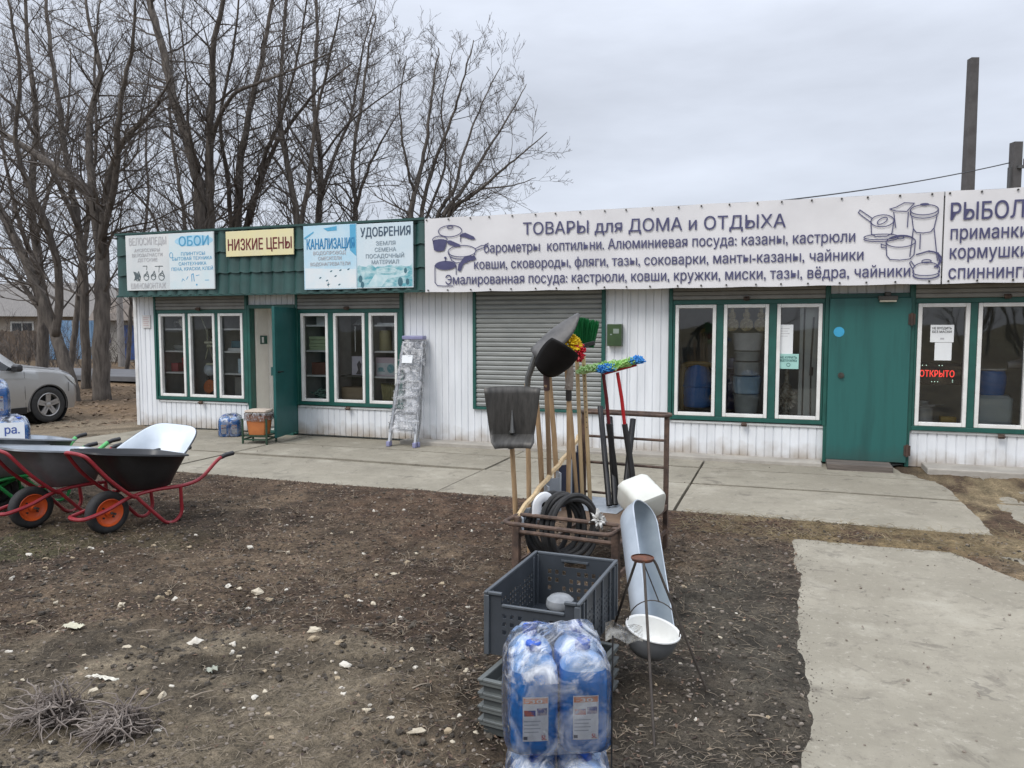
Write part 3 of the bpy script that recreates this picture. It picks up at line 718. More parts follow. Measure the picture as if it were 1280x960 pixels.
ribbon(mb, [(11.44, 2.42), (11.56, 2.455), (11.65, 2.43), (11.665, 2.34), (11.645, 2.27)], .014, Y)
mb.build('pot_drawing', navy_m, b1_, world=True, smooth=False)

def sign(name, x0, x1, z0, z1, mat, label, th=.02):
    t = thing(name, label, 'sign', (x0, -.345, z0))
    mb = MB(); mb.bx(x0, x1, -.345-th/2, -.345+th/2, z0, z1); mb.build('panel', mat, t, world=True, bevel=.003); return t
grey_i = M('faded_grey_ink', (.40, .40, .42), (.55, .55, .56), scale=18, rough=.7)
dk_i = M('dark_teal_ink', (.035, .11, .15), (.06, .17, .21), scale=10, rough=.6)
bl_i = M('blue_ink', (.06, .30, .52), (.10, .38, .58), scale=9, rough=.6)
blp_i = M('pale_blue_ink', (.40, .66, .82), rough=.6)
mar_i = M('maroon_ink', (.16, .018, .022), rough=.5)
Y = -.3575
s1 = sign('shop_sign', .325, 2.025, 2.205, 3.06, M('sign_white', (.70, .71, .70), (.58, .62, .63), scale=2, rough=.5), 'large faded white sign with grey bicycle words and blue wallpaper words')
mb = MB(); mb.quad((1.18, Y+.0008, 2.215), (2.015, Y+.0008, 2.215), (2.015, Y+.0008, 3.05), (1.18, Y+.0008, 3.05)); mb.build('print', M('sign_pale_cyan', (.60, .72, .75), (.70, .74, .75), scale=2.5, rough=.5), s1, world=True)
text('ВЕЛОСИПЕДЫ', .40, 1.13, 2.905, .115, Y, grey_i, s1, .015)
for k, (tx, a, b) in enumerate((('АКСЕССУАРЫ', .50, 1.0), ('ВЕЛОЗАПЧАСТИ', .45, 1.05), ('ДЕТСКИЕ', .56, .95))): text(tx, a, b, 2.80-.075*k, .05, Y, grey_i, s1, .02)
text('ШИНОМОНТАЖ', .41, 1.10, 2.235, .085, Y, grey_i, s1, .01)
mb = MB(); fillp(mb, ell(1.655, 2.935, .36, .085), Y); mb.build('oval_print', blp_i, s1, world=True)
text('ОБОИ', 1.375, 1.935, 2.862, .145, Y-.001, bl_i, s1, .03)
for tx, a, b, z in (('ПЛИНТУСЫ', 1.41, 1.86, 2.72), ('БЫТОВАЯ ТЕХНИКА', 1.24, 1.99, 2.648), ('САНТЕХНИКА', 1.36, 1.88, 2.57), ('ПЕНА, КРАСКИ, КЛЕЙ', 1.22, 2.0, 2.492)): text(tx, a, b, z, .05, Y, bl_i, s1, .03)
mb = MB()
for cx, r_ in ((.55, .055), (.72, .05), (.86, .045), (1.02, .055)):
    ribbon(mb, ell(cx, 2.41, r_, r_, n=14), .011, Y); ribbon(mb, [(cx-.03, 2.42), (cx+.02, 2.50), (cx+.05, 2.41), (cx-.02, 2.44)], .012, Y)
ribbon(mb, [(.66, 2.58), (.74, 2.58), (.73, 2.52)], .010, Y); ribbon(mb, [(.90, 2.57), (1.05, 2.57), (.98, 2.575), (.97, 2.48)], .010, Y)
fillp(mb, [(.46, 2.50), (.52, 2.49), (.56, 2.45), (.60, 2.47), (.58, 2.40), (.60, 2.34), (.54, 2.38), (.47, 2.36), (.50, 2.42)], Y-.0004)
mb.build('bicycle_drawing', M('dark_grey_ink', (.10, .13, .14), rough=.6), s1, world=True, smooth=False)
mb = MB()
ribbon(mb, [(1.60, 2.33), (1.60, 2.43), (1.63, 2.44), (1.645, 2.33)], .014, Y); ribbon(mb, [(1.50, 2.36), (1.53, 2.40)], .012, Y); ribbon(mb, [(1.68, 2.41), (1.74, 2.42)], .010, Y); ribbon(mb, [(1.85, 2.34), (1.92, 2.34)], .010, Y); fillp(mb, ell(1.69, 2.275, .015, .015), Y); ribbon(mb, ell(1.22, 2.73, .03, .04), .010, Y); ribbon(mb, [(1.41, 2.33), (1.43, 2.37), (1.46, 2.34)], .010, Y)
mb.build('tool_drawing', bl_i, s1, world=True, smooth=False)
s2 = sign('shop_sign', 2.245, 3.43, 2.675, 3.045, M('sign_yellow', (.78, .70, .38), (.72, .66, .42), scale=3, rough=.5), 'pale yellow sign with maroon words for low prices on the green fascia')
text('НИЗКИЕ ЦЕНЫ', 2.285, 3.40, 2.765, .165, Y, mar_i, s2, .022)
sk = M('sign_sky_blue', (.42, .66, .80), (.62, .74, .80), scale=1.7, rough=.45)
s3 = sign('shop_sign', 3.60, 4.462, 2.165, 3.065, sk, 'sky blue sign with bold blue sewer plumbing word and pale words below')
mb = MB(); mb.quad((3.62, Y+.0006, 2.18), (4.45, Y+.0006, 2.18), (4.45, Y+.0006, 2.44), (3.62, Y+.0006, 2.47)); mb.build('print', M('sign_near_white', (.66, .76, .80), (.75, .78, .79), scale=4), s3, world=True)
mb = MB(); mb.quad((4.36, Y+.0008, 2.70), (4.455, Y+.0008, 2.62), (4.455, Y+.0008, 3.06), (4.36, Y+.0008, 3.06)); fillp(mb, [(3.93, 3.02), (4.15, 3.045), (4.15, 2.985), (4.0, 2.98)], Y); fillp(mb, [(3.61, 2.90), (3.77, 2.985), (3.77, 2.965), (3.62, 2.875)], Y-.0003); mb.build('pipe_print', M('cyan_ink', (.10, .42, .66)), s3, world=True)
text('КАНАЛИЗАЦИЯ', 3.655, 4.43, 2.735, .145, Y-.001, M('strong_blue_ink', (.02, .20, .42), (.04, .26, .5), scale=14), s3, .03)
for tx, a, b, z in (('ВОДОПРОВОД', 3.76, 4.29, 2.655), ('СМЕСИТЕЛИ', 3.84, 4.22, 2.58), ('ВОДОНАГРЕВАТЕЛИ', 3.71, 4.36, 2.50)): text(tx, a, b, z, .048, Y-.001, grey_i, s3, .02)
mb = MB()
for (a, b) in ((4.05, 2.42), (4.12, 2.35), (4.2, 2.43), (4.33, 2.44), (3.98, 2.29), (3.87, 2.33), (4.0, 2.23), (4.18, 2.23)): fillp(mb, ell(a, b, .022, .010, tilt=25, n=8), Y-.0004)
ribbon(mb, [(4.0, 2.20), (4.0, 2.27)], .007, Y); ribbon(mb, [(3.98, 2.24), (4.03, 2.24)], .007, Y)
mb.build('fitting_drawing', dk_i, s3, world=True, smooth=False)
s4 = sign('shop_sign', 4.466, 5.335, 2.17, 3.055, M('sign_pale_grey_blue', (.58, .70, .76), (.66, .74, .78), scale=2, rough=.45), 'pale blue sign with dark fertiliser word above a teal garden picture')
text('УДОБРЕНИЯ', 4.53, 5.30, 2.878, .125, Y-.001, M('slate_ink', (.06, .10, .15), rough=.6), s4, .03)
for tx, a, b, z in (('ЗЕМЛЯ', 4.77, 5.07, 2.755), ('СЕМЕНА', 4.75, 5.08, 2.668), ('ПОСАДОЧНЫЙ', 4.61, 5.20, 2.582), ('МАТЕРИАЛ', 4.70, 5.12, 2.50)): text(tx, a, b, z, .055, Y-.001, M('grey_blue_ink', (.30, .38, .44)), s4, .02)
mb = MB(); P = [(4.472, 2.185), (5.325, 2.185), (5.325, 2.50)]; P += [(5.325-.853*i/24, 2.47+.045*fbm(i*.37, 2, 1.0, 3)) for i in range(1, 24)]; P += [(4.472, 2.48)]
fillp(mb, P, Y+.0006); mb.build('garden_print', M('garden_print', (.10, .36, .42), (.52, .68, .70), scale=6.5, detail=10, lo=.40, hi=.62, stretch=(1, 1, 1.8)), s4, world=True)
mb = MB(); ribbon(mb, ell(4.93, 2.41, .15, .035), .012, Y); fillp(mb, [(4.62, 2.19), (4.75, 2.36), (5.05, 2.34), (5.28, 2.40), (5.2, 2.33), (4.95, 2.30), (4.85, 2.19)], Y+.0002); mb.build('garden_path_print', M('pale_print', (.62, .74, .76), (.42, .62, .66), scale=9), s4, world=True, smooth=False)
for (a, b, c_) in ((5.22, 2.40, .03), (5.14, 2.25, .05), (5.25, 2.25, .035), (4.52, 2.30, .04), (4.55, 2.22, .035)):
    mb = MB(); fillp(mb, ell(a, b, c_*.8, c_*1.3, n=9), Y-.0002); mb.build('shrub_print', dk_i, s4, world=True, smooth=False)
# ------------------------------------------------------------------ background: yard buildings, poles, wire
def ground_at(px, py):
    # rough: project to z=0
    a = CP(px, py, 1.0)-CAM
    tt = -CAM.z/a.z; return CAM+a*tt
hc = CP(62, 410, 46); hc.z = 0
hang = YAW+R(22)
t = thing('house', 'low pale house with grey hipped roof beyond the bare trees', 'house', hc, hang)
mb = MB(); mb.bx(-6.2, 6.2, 0, 7, 0, 2.35); mb.build('wall', M('old_render', (.34, .30, .25), (.26, .22, .18), scale=1.2, rough=.9), t)
mb = MB(); e = .45; a = [(-6.2-e, -e, 2.3), (6.2+e, -e, 2.3), (6.2+e, 7+e, 2.3), (-6.2-e, 7+e, 2.3), (-2.6, 3.5, 4.5), (2.6, 3.5, 4.5)]
mb.add(a, [(0, 1, 5, 4), (1, 2, 5), (2, 3, 4, 5), (3, 0, 4), (3, 2, 1, 0)])
mb.build('roof', M('grey_slate_roof', (.20, .185, .17), (.15, .14, .13), scale=3, rough=.9, stretch=(8, 1, 1)), t, smooth=False)
for x_ in (-4.4, -1.4, 2.2, 4.6):
    mb = MB(); mb.bx(x_-.6, x_+.6, -.06, .02, .8, 2.0); wn_ = mb.build('window', M('house_window_frame', (.55, .55, .52)), t)
    mb = MB(); mb.bx(x_-.5, x_-.03, -.075, -.05, .9, 1.9); mb.bx(x_+.03, x_+.5, -.075, -.05, .9, 1.9); mb.build('pane', M('dark_pane', (.04, .045, .05), rough=.1), wn_)
# yard wall with blue gate in front of the house
gc = CP(92, 440, 37); gc.z = 0
t = thing('yard_gate', 'faded blue double metal gate seen between the bare trunks', 'gate', gc, YAW+R(12))
mb = MB()
for k in range(22): mb.bx(-1.15+k*.105, -1.15+k*.105+.098, -.02+.008*(k % 2), .02, .12, 1.98)
mb.build('gate_leaf', M('faded_blue_paint', (.13, .27, .46), (.24, .36, .50), scale=2, rough=.6, stretch=(3, 1, .5)), t)
mb = MB(); mb.bx(-1.28, -1.16, -.08, .08, 0, 2.15); mb.bx(1.17, 1.29, -.08, .08, 0, 2.15); mb.bx(-.02, .02, -.04, -.021, .12, 1.98)
mb.build('gate_post', M('grey_post', (.35, .33, .30)), t)
fc = CP(20, 440, 37); fc.z = 0
t = thing('yard_fence', 'weathered brown board fence left of the blue gate', 'fence', fc, YAW+R(12))
mb = MB()
for k in range(40): mb.bx(-3.6+k*.135, -3.6+k*.135+.125, -.012, .012, .05, 1.45+.10*rnd.random())
mb.build('boards', M('weathered_boards', (.16, .12, .09), (.10, .075, .055), scale=2, rough=.9, stretch=(5, 1, .4)), t)
mb = MB(); mb.bx(-3.6, 1.8, .013, .06, .4, .5); mb.bx(-3.6, 1.8, .013, .06, 1.1, 1.2); mb.build('rail', M('weathered_boards'  , (.1, .1, .1)), t)
sc2 = CP(160, 440, 37); sc2.z = 0
t = thing('outbuilding', 'pale yard outbuilding with a dark blue door beside the white shop corner', 'building', sc2, YAW+R(12))
mb = MB(); mb.bx(-1.25, 4.5, 0, 3, 0, 2.0); mb.build('wall', M('grey_render', (.42, .40, .36), (.30, .28, .25), scale=1.5, rough=.9), t)
mb = MB(); a = [(-1.6, -.4, 1.98), (4.9, -.4, 1.98), (4.9, 3.4, 1.98), (-1.6, 3.4, 1.98), (-1.6, 1.5, 3.1), (4.9, 1.5, 3.1)]; mb.add(a, [(0, 1, 5, 4), (1, 2, 5), (2, 3, 4, 5), (3, 0, 4), (3, 2, 1, 0)])
mb.build('roof', M('brown_roof', (.17, .14, .115), (.12, .10, .085), scale=2, rough=.9), t, smooth=False)
mb = MB(); mb.bx(-.35, .65, -.04, .01, .1, 1.75); mb.build('door', M('deep_blue_paint', (.03, .07, .22), (.05, .10, .28), scale=2, rough=.5), t)
mb = MB(); mb.bx(-1.05, -.75, -.03, .0, .9, 1.35); mb.build('sign_plate', M('violet_plate', (.05, .05, .16)), t)

conc_pole = M('old_concrete_pole', (.105, .100, .098), (.075, .070, .068), scale=5, rough=.9)
b = CP(1209.5, 240, 19); top = CP(1210.5, 73, 19)
mb = MB(); bz = Vector((b.x, b.y, 0)); mb.loft([[Vector((sx*r_, sy*r_, z)) for sx, sy in ((-1, -1), (1, -1), (1, 1), (-1, 1))] for z, r_ in ((-.3, .135), (top.z, .095))])
mb.xf(Matrix.Rotation(YAW, 4, 'Z'))
tag(mb.build('utility_pole', conc_pole, bevel=.01, smooth=False), 'tall bare concrete pole rising behind the long white banner', 'pole').location = bz
b = CP(1267.5, 240, 16); top = CP(1269, 178, 16)
t = thing('utility_pole', 'shorter concrete pole with a side bracket at the right edge', 'pole', (b.x, b.y, 0), YAW)
mb = MB(); mb.loft([[Vector((sx*.085, sy*.085, z)) for sx, sy in ((-1, -1), (1, -1), (1, 1), (-1, 1))] for z in (-.3, top.z)]); mb.build('shaft', conc_pole, t, smooth=False)
mb = MB(); mb.bx(-.13, -.087, -.04, .04, 4.2, 4.9); mb.bx(-.02, .16, -.13, -.087, 4.86, 4.92); mb.cyl((.12, -.11, 4.92), (.12, -.11, 5.05), .03, n=8); mb.build('bracket', M('bracket_steel', (.10, .10, .10), rough=.6), t)
pa = CP(1262, 203.5, 16); pb = CP(905, 258, 12.2); pts = []
for i in range(25):
    q = pa.lerp(pb, i/24); q.z -= .35*4*(i/24)*(1-i/24)*.25; pts.append(q)
mb = MB(); mb.tube(pts, .011, 5); one('overhead_wire', mb, black_m, 'thin black wire sagging from the roof to the right pole', 'wire', pa)
b = CP(151, 420, 33); mb = MB(); mb.cyl((b.x, b.y, -.2), (b.x, b.y, CP(151, 360, 33).z), .15, .12, n=10); 
one('utility_pole', mb, M('pole_grey_light', (.27, .255, .24), (.2, .19, .18)), 'grey round pole left of the white shop corner by the yard', 'pole', (b.x, b.y, 0))

# ------------------------------------------------------------------ bare trees
bark_m = M('bark', (.145, .124, .105), (.056, .047, .040), scale=4.5, rough=.95, bump=.8, bscale=14, stretch=(2.5, 2.5, .5))
twig_m = M('twig_bark', (.135, .117, .102), (.090, .076, .066), scale=3, rough=.95)
def grow(mb, p, d, L, r, lev, rg, up):
    n = {1: 6, 2: 5, 3: 4, 4: 3}[lev]; pts = [p]; rs = [r]; dd = d.normalized(); q = p
    for i in range(n):
        dd = (dd+Vector((rg.gauss(0, .17), rg.gauss(0, .17), rg.gauss(0, .13)+up*.07))).normalized()
        q = q+dd*(L/n); pts.append(q); rs.append(r*(1-.78*(i+1)/n))
    mb.tube(pts, [max(x, .0040) for x in rs], 5 if lev == 1 else 3, caps=False)
    if lev >= 4: return
    nc = {1: 8, 2: 6, 3: 4}[lev]
    for k in range(nc):
        t_ = rg.uniform(.18, .98); i = min(n-1, int(t_*n)); f = t_*n-i
        pp = pts[i].lerp(pts[i+1], f); ax = (pts[i+1]-pts[i]).normalized()
        s = ax.orthogonal().normalized(); s = Matrix.Rotation(rg.uniform(0, 6.283), 3, ax) @ s
        nd = (ax*rg.uniform(.55, 1.0)+s*rg.uniform(.45, .9)+Vector((0, 0, .15*up))).normalized()
        grow(mb, pp, nd, L*rg.uniform(.34, .62)*(1.1-.45*t_), max(.0045, rs[i]*.55), lev+1, rg, up)
def tree(label, Y, stems, seed, base=None, dens=1.0, twig=1.0, up=1.0, tstart=.22, grp=None):
    """stems: list of ([(px,py,dY)...], r0, r1): main limbs traced in real space"""
    rg = random.Random(seed)
    first = CP(*stems[0][0][0][:2], Y+stems[0][0][0][2])
    root = thing('bare_tree', label, 'tree', (first.x, first.y, 0), 0, grp)
    tm = MB(); cmb = MB()
    for pts, r0, r1 in stems:
        P = [CP(a, b_, Y+c_) for a, b_, c_ in pts]
        P = smoothpath(P, 5)
        P = [q+Vector((rg.gauss(0, .014), rg.gauss(0, .014), 0))*(1 if 0 < i < len(P)-1 else 0) for i, q in enumerate(P)]
        m_ = len(P); kk = .84 if pts is stems[0][0] else .70; rr = [kk*(r0+(r1-r0)*(i/(m_-1))) for i in range(m_)]
        if P[0].z < .9: rr[0] *= 1.25; P[0].z = -.5
        tm.tube(P, rr, 9)
        Ls = sum((P[i+1]-P[i]).length for i in range(m_-1)); acc = 0
        for i in range(m_-1):
            seg = (P[i+1]-P[i]); acc += seg.length; f = acc/Ls
            if P[i].z < 1.6: continue
            k = rg.random() < 1
            ncb = seg.length*4.6*dens*(1.0 if f > tstart else .35)
            ncb = int(ncb)+(rg.random() < ncb-int(ncb))
            for _ in range(ncb):
                ax = seg.normalized(); s = Matrix.Rotation(rg.uniform(0, 6.283), 3, ax) @ ax.orthogonal().normalized()
                d = (ax*rg.uniform(.25, .8)+s*rg.uniform(.7, 1.15)+Vector((0, 0, .12*up))).normalized()
                grow(cmb, P[i]+seg*rg.random(), d, rg.uniform(1.0, 2.9)*twig*(1.15-.55*f), min(rr[i]*.40, .034), 2 if f > .0 else 1, rg, up)
    tm.build('trunk', bark_m, root, world=True, ang=180)
    cmb.build('crown', twig_m, root, world=True, smooth=False)
    return root
G_ = 'bare trees behind the shop'
tree('thick forked bare tree at the drive whose limb leans far left', 19.5, [([(127, 502, 0), (126, 420, 0), (128, 350, .1), (124, 285, .2), (112, 245, .3), (85, 222, .4), (45, 193, .6), (0, 163, .9), (-60, 110, 1.3)], .26, .06),
     ([(126, 330, .1), (133, 250, 0), (140, 205, -.1), (160, 170, -.3), (190, 140, -.6), (215, 95, -1)], .17, .03), ([(122, 290, .2), (113, 215, .6), (112, 150, 1.0), (125, 90, 1.3), (110, 20, 1.6), (105, -50, 1.8)], .17, .03),
     ([(128, 300, 0), (145, 215, -.7), (150, 130, -1.2), (165, 60, -1.6), (170, -20, -2.0)], .13, .03)], 11, grp=G_)
tree('slim bare tree rising close behind the thick forked one', 23, [([(108, 488, 0), (106, 400, 0), (100, 300, .2), (84, 210, .4), (72, 120, .6), (60, 30, .8), (55, -40, 1)], .17, .04), ([(98, 285, .2), (66, 215, -.3), (33, 150, -.6), (0, 118, -.9), (-40, 90, -1)], .11, .03)], 12, grp=G_)
tree('bare tree leaning left beside the silver car bonnet', 19.2, [([(95, 507, 0), (80, 450, 0), (62, 400, .1), (40, 345, .2), (15, 290, .4), (-15, 230, .7), (-40, 150, 1)], .20, .07), ([(70, 420, 0), (74, 350, -.2), (62, 290, -.4), (40, 240, -.6), (20, 180, -.8), (24, 90, -1.1), (10, 0, -1.4)], .15, .035), ([(62, 400, .1), (36, 370, .5), (12, 330, .8), (-20, 310, 1.2)], .08, .03)], 13, grp=G_)
tree('narrow dark bare trunk in front of the faded blue gate', 26, [([(88, 468, 0), (95, 400, 0), (102, 330, .3), (112, 260, .5), (120, 180, .8), (118, 90, 1.0), (125, 0, 1.3)], .13, .03)], 14, grp=G_)
tree('old bare tree over the car roof at the left edge', 27, [([(52, 470, 0), (54, 400, 0), (48, 330, .2), (40, 250, .4), (45, 150, .6), (35, 60, 1), (30, -30, 1.2)], .25, .05), ([(48, 340, 0), (22, 270, -.5), (5, 190, -1), (-5, 100, -1.4)], .13, .03), ([(45, 300, 0), (66, 220, .5), (84, 150, .8), (88, 60, 1.2)], .11, .03)], 15, grp=G_)
tree('young bare tree by the yard outbuilding door', 30, [([(157, 482, 0), (162, 420, 0), (168, 340, .2), (185, 260, .5), (182, 180, .8), (188, 110, 1)], .11, .03), ([(164, 380, 0), (150, 300, -.6), (156, 220, -1)], .06, .02)], 16, grp=G_)
tree('twin trunk bare tree behind the wallpaper sign', 20.5, [([(250, 480, 0), (252, 380, 0), (250, 290, 0), (248, 230, .1), (232, 170, .2), (215, 115, .4), (203, 60, .6), (186, 0, .8), (172, -60, 1)], .22, .085),
     ([(264, 480, .2), (264, 380, .2), (262, 285, .2), (262, 200, .1), (265, 120, -.1), (268, 50, -.3), (285, -20, -.6)], .24, .07), ([(264, 180, .1), (285, 125, -.5), (320, 105, -.9), (360, 90, -1.3), (420, 62, -1.8)], .09, .02), ([(215, 115, .4), (190, 140, 1.0), (170, 170, 1.4), (150, 215, 1.8)], .045, .015), ([(249, 215, .1), (236, 160, -.6), (232, 90, -1), (225, 20, -1.3)], .06, .02)], 17, grp=G_)
tree('spreading multi stem bare tree behind the yellow sign', 22, [([(296, 480, 0), (296, 380, 0), (296, 290, 0), (300, 210, .2), (312, 140, .4), (330, 60, .6), (345, -30, .8)], .20, .05), ([(305, 480, .3), (306, 300, .3), (325, 230, .4), (340, 190, .3), (370, 145, .1), (400, 110, -.3), (440, 80, -.6)], .15, .025),
     ([(290, 300, 0), (284, 220, -.4), (275, 150, -.8), (290, 70, -1.1), (300, -10, -1.5)], .10, .03), ([(312, 280, .2), (330, 200, -.6), (350, 150, -1), (372, 70, -1.5), (385, -10, -2)], .10, .025)], 18, grp=G_)
tree('upright bare tree behind the gap right of the yellow sign', 21.5, [([(375, 480, 0), (374, 380, 0), (372, 285, 0), (362, 220, .1), (350, 150, .3), (352, 80, .5), (358, -20, .7)], .15, .04), ([(372, 300, 0), (385, 230, -.4), (393, 160, -.7), (408, 90, -1), (425, 10, -1.4)], .11, .025), ([(368, 240, 0), (345, 200, .8), (320, 170, 1.2), (300, 120, 1.6)], .06, .02)], 19, grp=G_)
tree('tall slim bare tree behind the sky blue sign', 24, [([(397, 480, 0), (397, 380, 0), (398, 280, 0), (400, 200, .1), (392, 120, .3), (396, 40, .5), (392, -40, .7)], .15, .04), ([(399, 250, 0), (420, 190, .5), (440, 140, .8), (452, 70, 1), (470, 0, 1.3)], .09, .02), ([(400, 200, 0), (430, 160, -.6), (480, 120, -1.2), (525, 90, -1.8)], .06, .012)], 20, grp=G_)
tree('forked bare tree behind the fertiliser sign', 23, [([(444, 480, 0), (444, 380, 0), (444, 275, 0), (444, 250, 0), (441, 200, .2), (452, 130, .5), (460, 70, .8), (470, 20, 1)], .125, .025), ([(444, 262, 0), (459, 215, -.3), (480, 170, -.6), (500, 140, -.9)], .08, .015), ([(442, 255, 0), (425, 232, .4), (405, 230, .7), (385, 215, 1)], .05, .012)], 21, grp=G_)
tree('broad fan shaped bare tree behind the banner end', 22, [([(525, 480, 0), (522, 380, 0), (513, 278, 0), (520, 235, 0), (532, 180, .2), (540, 120, .4), (548, 60, .6)], .14, .02), ([(530, 480, .2), (529, 380, .2), (527, 275, .2), (538, 220, .1), (560, 160, -.2), (578, 105, -.5), (592, 50, -.8)], .13, .018),
     ([(540, 480, .2), (541, 380, .2), (545, 275, .2), (566, 240, .1), (580, 190, .1), (598, 140, .2), (625, 85, .4)], .12, .016), ([(545, 380, 0), (552, 278, 0), (580, 235, .4), (610, 185, .8), (640, 140, 1.1), (658, 105, 1.4)], .11, .014), ([(550, 380, 0), (560, 272, 0), (590, 245, -.5), (625, 215, -.9), (655, 190, -1.2), (684, 165, -1.5)], .10, .012),
     ([(560, 272, .4), (592, 240, .5), (640, 232, .3), (670, 222, .1)], .06, .01), ([(518, 240, 0), (505, 190, -.6), (500, 130, -1), (508, 70, -1.4)], .06, .014), ([(520, 300, 0), (556, 210, .9), (552, 130, 1.3), (568, 60, 1.6)], .07, .012)], 22, dens=.9, twig=.72, grp=G_)
tree('leaning bare tree behind the gap between wallpaper sign and corner', 25, [([(222, 480, 0), (228, 380, 0), (232, 290, 0), (222, 215, .2), (212, 140, .4), (214, 70, .6), (205, -10, .8)], .10, .03), ([(180, 480, .5), (200, 300, .5), (160, 230, .3), (158, 190, .2), (178, 140, 0), (190, 60, -.3)], .07, .02)], 23, grp=G_)
# brushwood on the horizon
rg = random.Random(5); mb = MB()
for k in range(420):
    q = CP(rg.uniform(-260, 700), 420, rg.uniform(48, 75)); q.z = 0
    d = Vector((rg.gauss(0, .25), rg.gauss(0, .25), 1)).normalized()
    grow(mb, q, d, rg.uniform(2.0, 4.2), .05, 2, rg, 1)
for k in range(170):
    q = CP(rg.uniform(-150, 175), 420, rg.uniform(31, 36)); q.z = -.2
    grow(mb, q, Vector((rg.gauss(0, .3), rg.gauss(0, .3), 1)), rg.uniform(.8, 2.3), .02, 2, rg, 1)
tag(mb.build('brushwood', twig_m, smooth=False), 'far grey brown brushwood along the horizon behind the trees', 'brushwood', kind='stuff')

rg = random.Random(6); mb = MB()
for k in range(46):
    q = Vector((rg.uniform(-30, 60), rg.uniform(-62, -44), 0))
    grow(mb, q, Vector((rg.gauss(0, .15), rg.gauss(0, .15), 1)), rg.uniform(4, 9), .11, 1 if k % 4 == 0 else 2, rg, 1)
tag(mb.build('brushwood', twig_m, smooth=False), 'bare brushwood across the street that shows as reflections in the shop windows', 'brushwood', kind='stuff')
# ------------------------------------------------------------------ rusty display rack with garden tools
KA = R(-6)
rack = thing('display_rack', 'rusty iron rack with low front rail and tall back frame holding garden tools', 'rack', (8.87, -5.35, 0), KA)
RM = Matrix.Translation((8.87, -5.35, 0)) @ Matrix.Rotation(KA, 4, 'Z')
def RK(x, y, z): return RM @ Vector((x, y, z))
def loop(mb, hx, y0, y1, z, r):
    c = .055; pts = []
    for (cx, cy, a0) in ((hx-c, y1-c, 0), (-hx+c, y1-c, 90), (-hx+c, y0+c, 180), (hx-c, y0+c, 270)):
        for k in range(6): a = R(a0+18*k); pts.append((cx+c*math.cos(a), cy+c*math.sin(a), z))
    mb.tube(pts, r, 8, closed=True)
mb = MB(); loop(mb, .345, -.16, .08, .435, .0135); mb.tube([(-.33, -.0, .345), (.33, -.0, .345)], .013, 8)
for sx in (-1, 1): mb.box(sx*.325, 0, .21, .045, .04, .46)
mb.build('front_rail', rust_m, rack)
mb = MB(); loop(mb, .335, 1.16, 1.30, .985, .0135)
for sx in (-1, 1): mb.box(sx*.32, 1.2, .48, .032, .032, 1.0)
for z in (.80, .60, .37): mb.tube([(-.32, 1.2, z), (.32, 1.2, z)], .010, 8)
mb.build('back_frame', rust_m, rack)
mb = MB(); mb.bx(-.34, -.31, 0, 1.2, .30, .335); mb.bx(.31, .34, 0, 1.2, .30, .335)
for z in (.12,): mb.bx(-.335, -.32, 0, 1.2, z, z+.03); mb.bx(.32, .335, 0, 1.2, z, z+.03)
mb.build('side_rail', rust_m, rack)
mb = MB(); mb.bx(-.305, .305, .44, 1.18, .322, .338); mb.build('floor_board', M('wet_plywood', (.19, .125, .08), (.12, .08, .052), scale=5, rough=.7, bump=.1), rack)
mb = MB(); mb.bx(-.27, .10, .72, 1.16, .3385, .345); mb.build('metal_sheet', galv_m, rack, bevel=.002)
mb = MB()
pp = [(-.335, -.02, .40), (-.335, .30, .50), (-.335, .62, .60), (-.335, .92, .69), (-.335, 1.16, .79)]
mb.tube([(p_[0]-.012+.012*(i % 2), p_[1], p_[2]+.012) for i, p_ in enumerate(smoothpath(pp, 3))], .014, 6, flat=1.3)
mb.build('wooden_rail', woodlt_m, rack)
pm = [M('bright_panel', (.48, .52, .56), (.38, .42, .46), rough=.45, metal=.4, scale=6), M('navy_panel', (.020, .026, .055), (.03, .035, .06), rough=.45), M('grey_panel', (.26, .28, .30), (.2, .22, .24), rough=.5)]
for k in range(11):
    y = .06+.105*k; zt = .41+.33*(y/1.16)
    mb = MB(); mb.bx(-.006, .006, -.055, .055, 0, zt-.335)
    mb.xf(Matrix.Translation((-.322, y, .336)) @ Matrix.Rotation(R(38 if k % 2 == 0 else -32), 4, 'Z'))
    mb.build('side_panel', pm[(0, 0, 2, 0, 0, 2, 0, 1, 0, 1, 1)[k]], rack)

def handle_mb(p0, p1, r=.0165, n=10):
    mb = MB(); p0, p1 = Vector(p0), Vector(p1); mb.tube([p0, p0.lerp(p1, .5)+Vector((.004, .003, 0)), p1], [r, r*1.04, r*.96], n); return mb
def toolthing(name, label, cat, p0, group=None): return thing(name, label, cat, tuple(p0), 0, group)
# 1 flat grain shovel, blade up, facing the viewer
p0 = Vector((8.40, -4.88, .02)); p1 = Vector((8.41, -5.04, .98))
t = toolthing('grain_shovel', 'wide flat dark steel shovel head turned up, frontmost of the upright tools', 'shovel', p0, 'upright long handled tools')
handle_mb(p0, p1).build('handle', wood_m, t, world=True)
bl = MB(); rows = []
ux = Vector((math.cos(YAW+.05), math.sin(YAW+.05), 0)); c0 = Vector((8.425, -5.06, .845))
for j in range(11):
    f = j/10; z = .845+.385*f; hw = .135+.05*f if f > .05 else .115
    row = []
    for i in range(13):
        s = -1+2*i/12
        row.append(c0+ux*(s*hw)+Vector((0, 0, z-.845+.012*(1-s*s)*(f > .9)))+Vector((ux.y, -ux.x, 0))*(.030*s**4+.018*(1-f)**3*6*(f < .15)+.02*math.sin(f*2)))
    rows.append(row)
bl.grid(rows); bl.build('blade', dksteel_m, t, world=True, solid=.004)
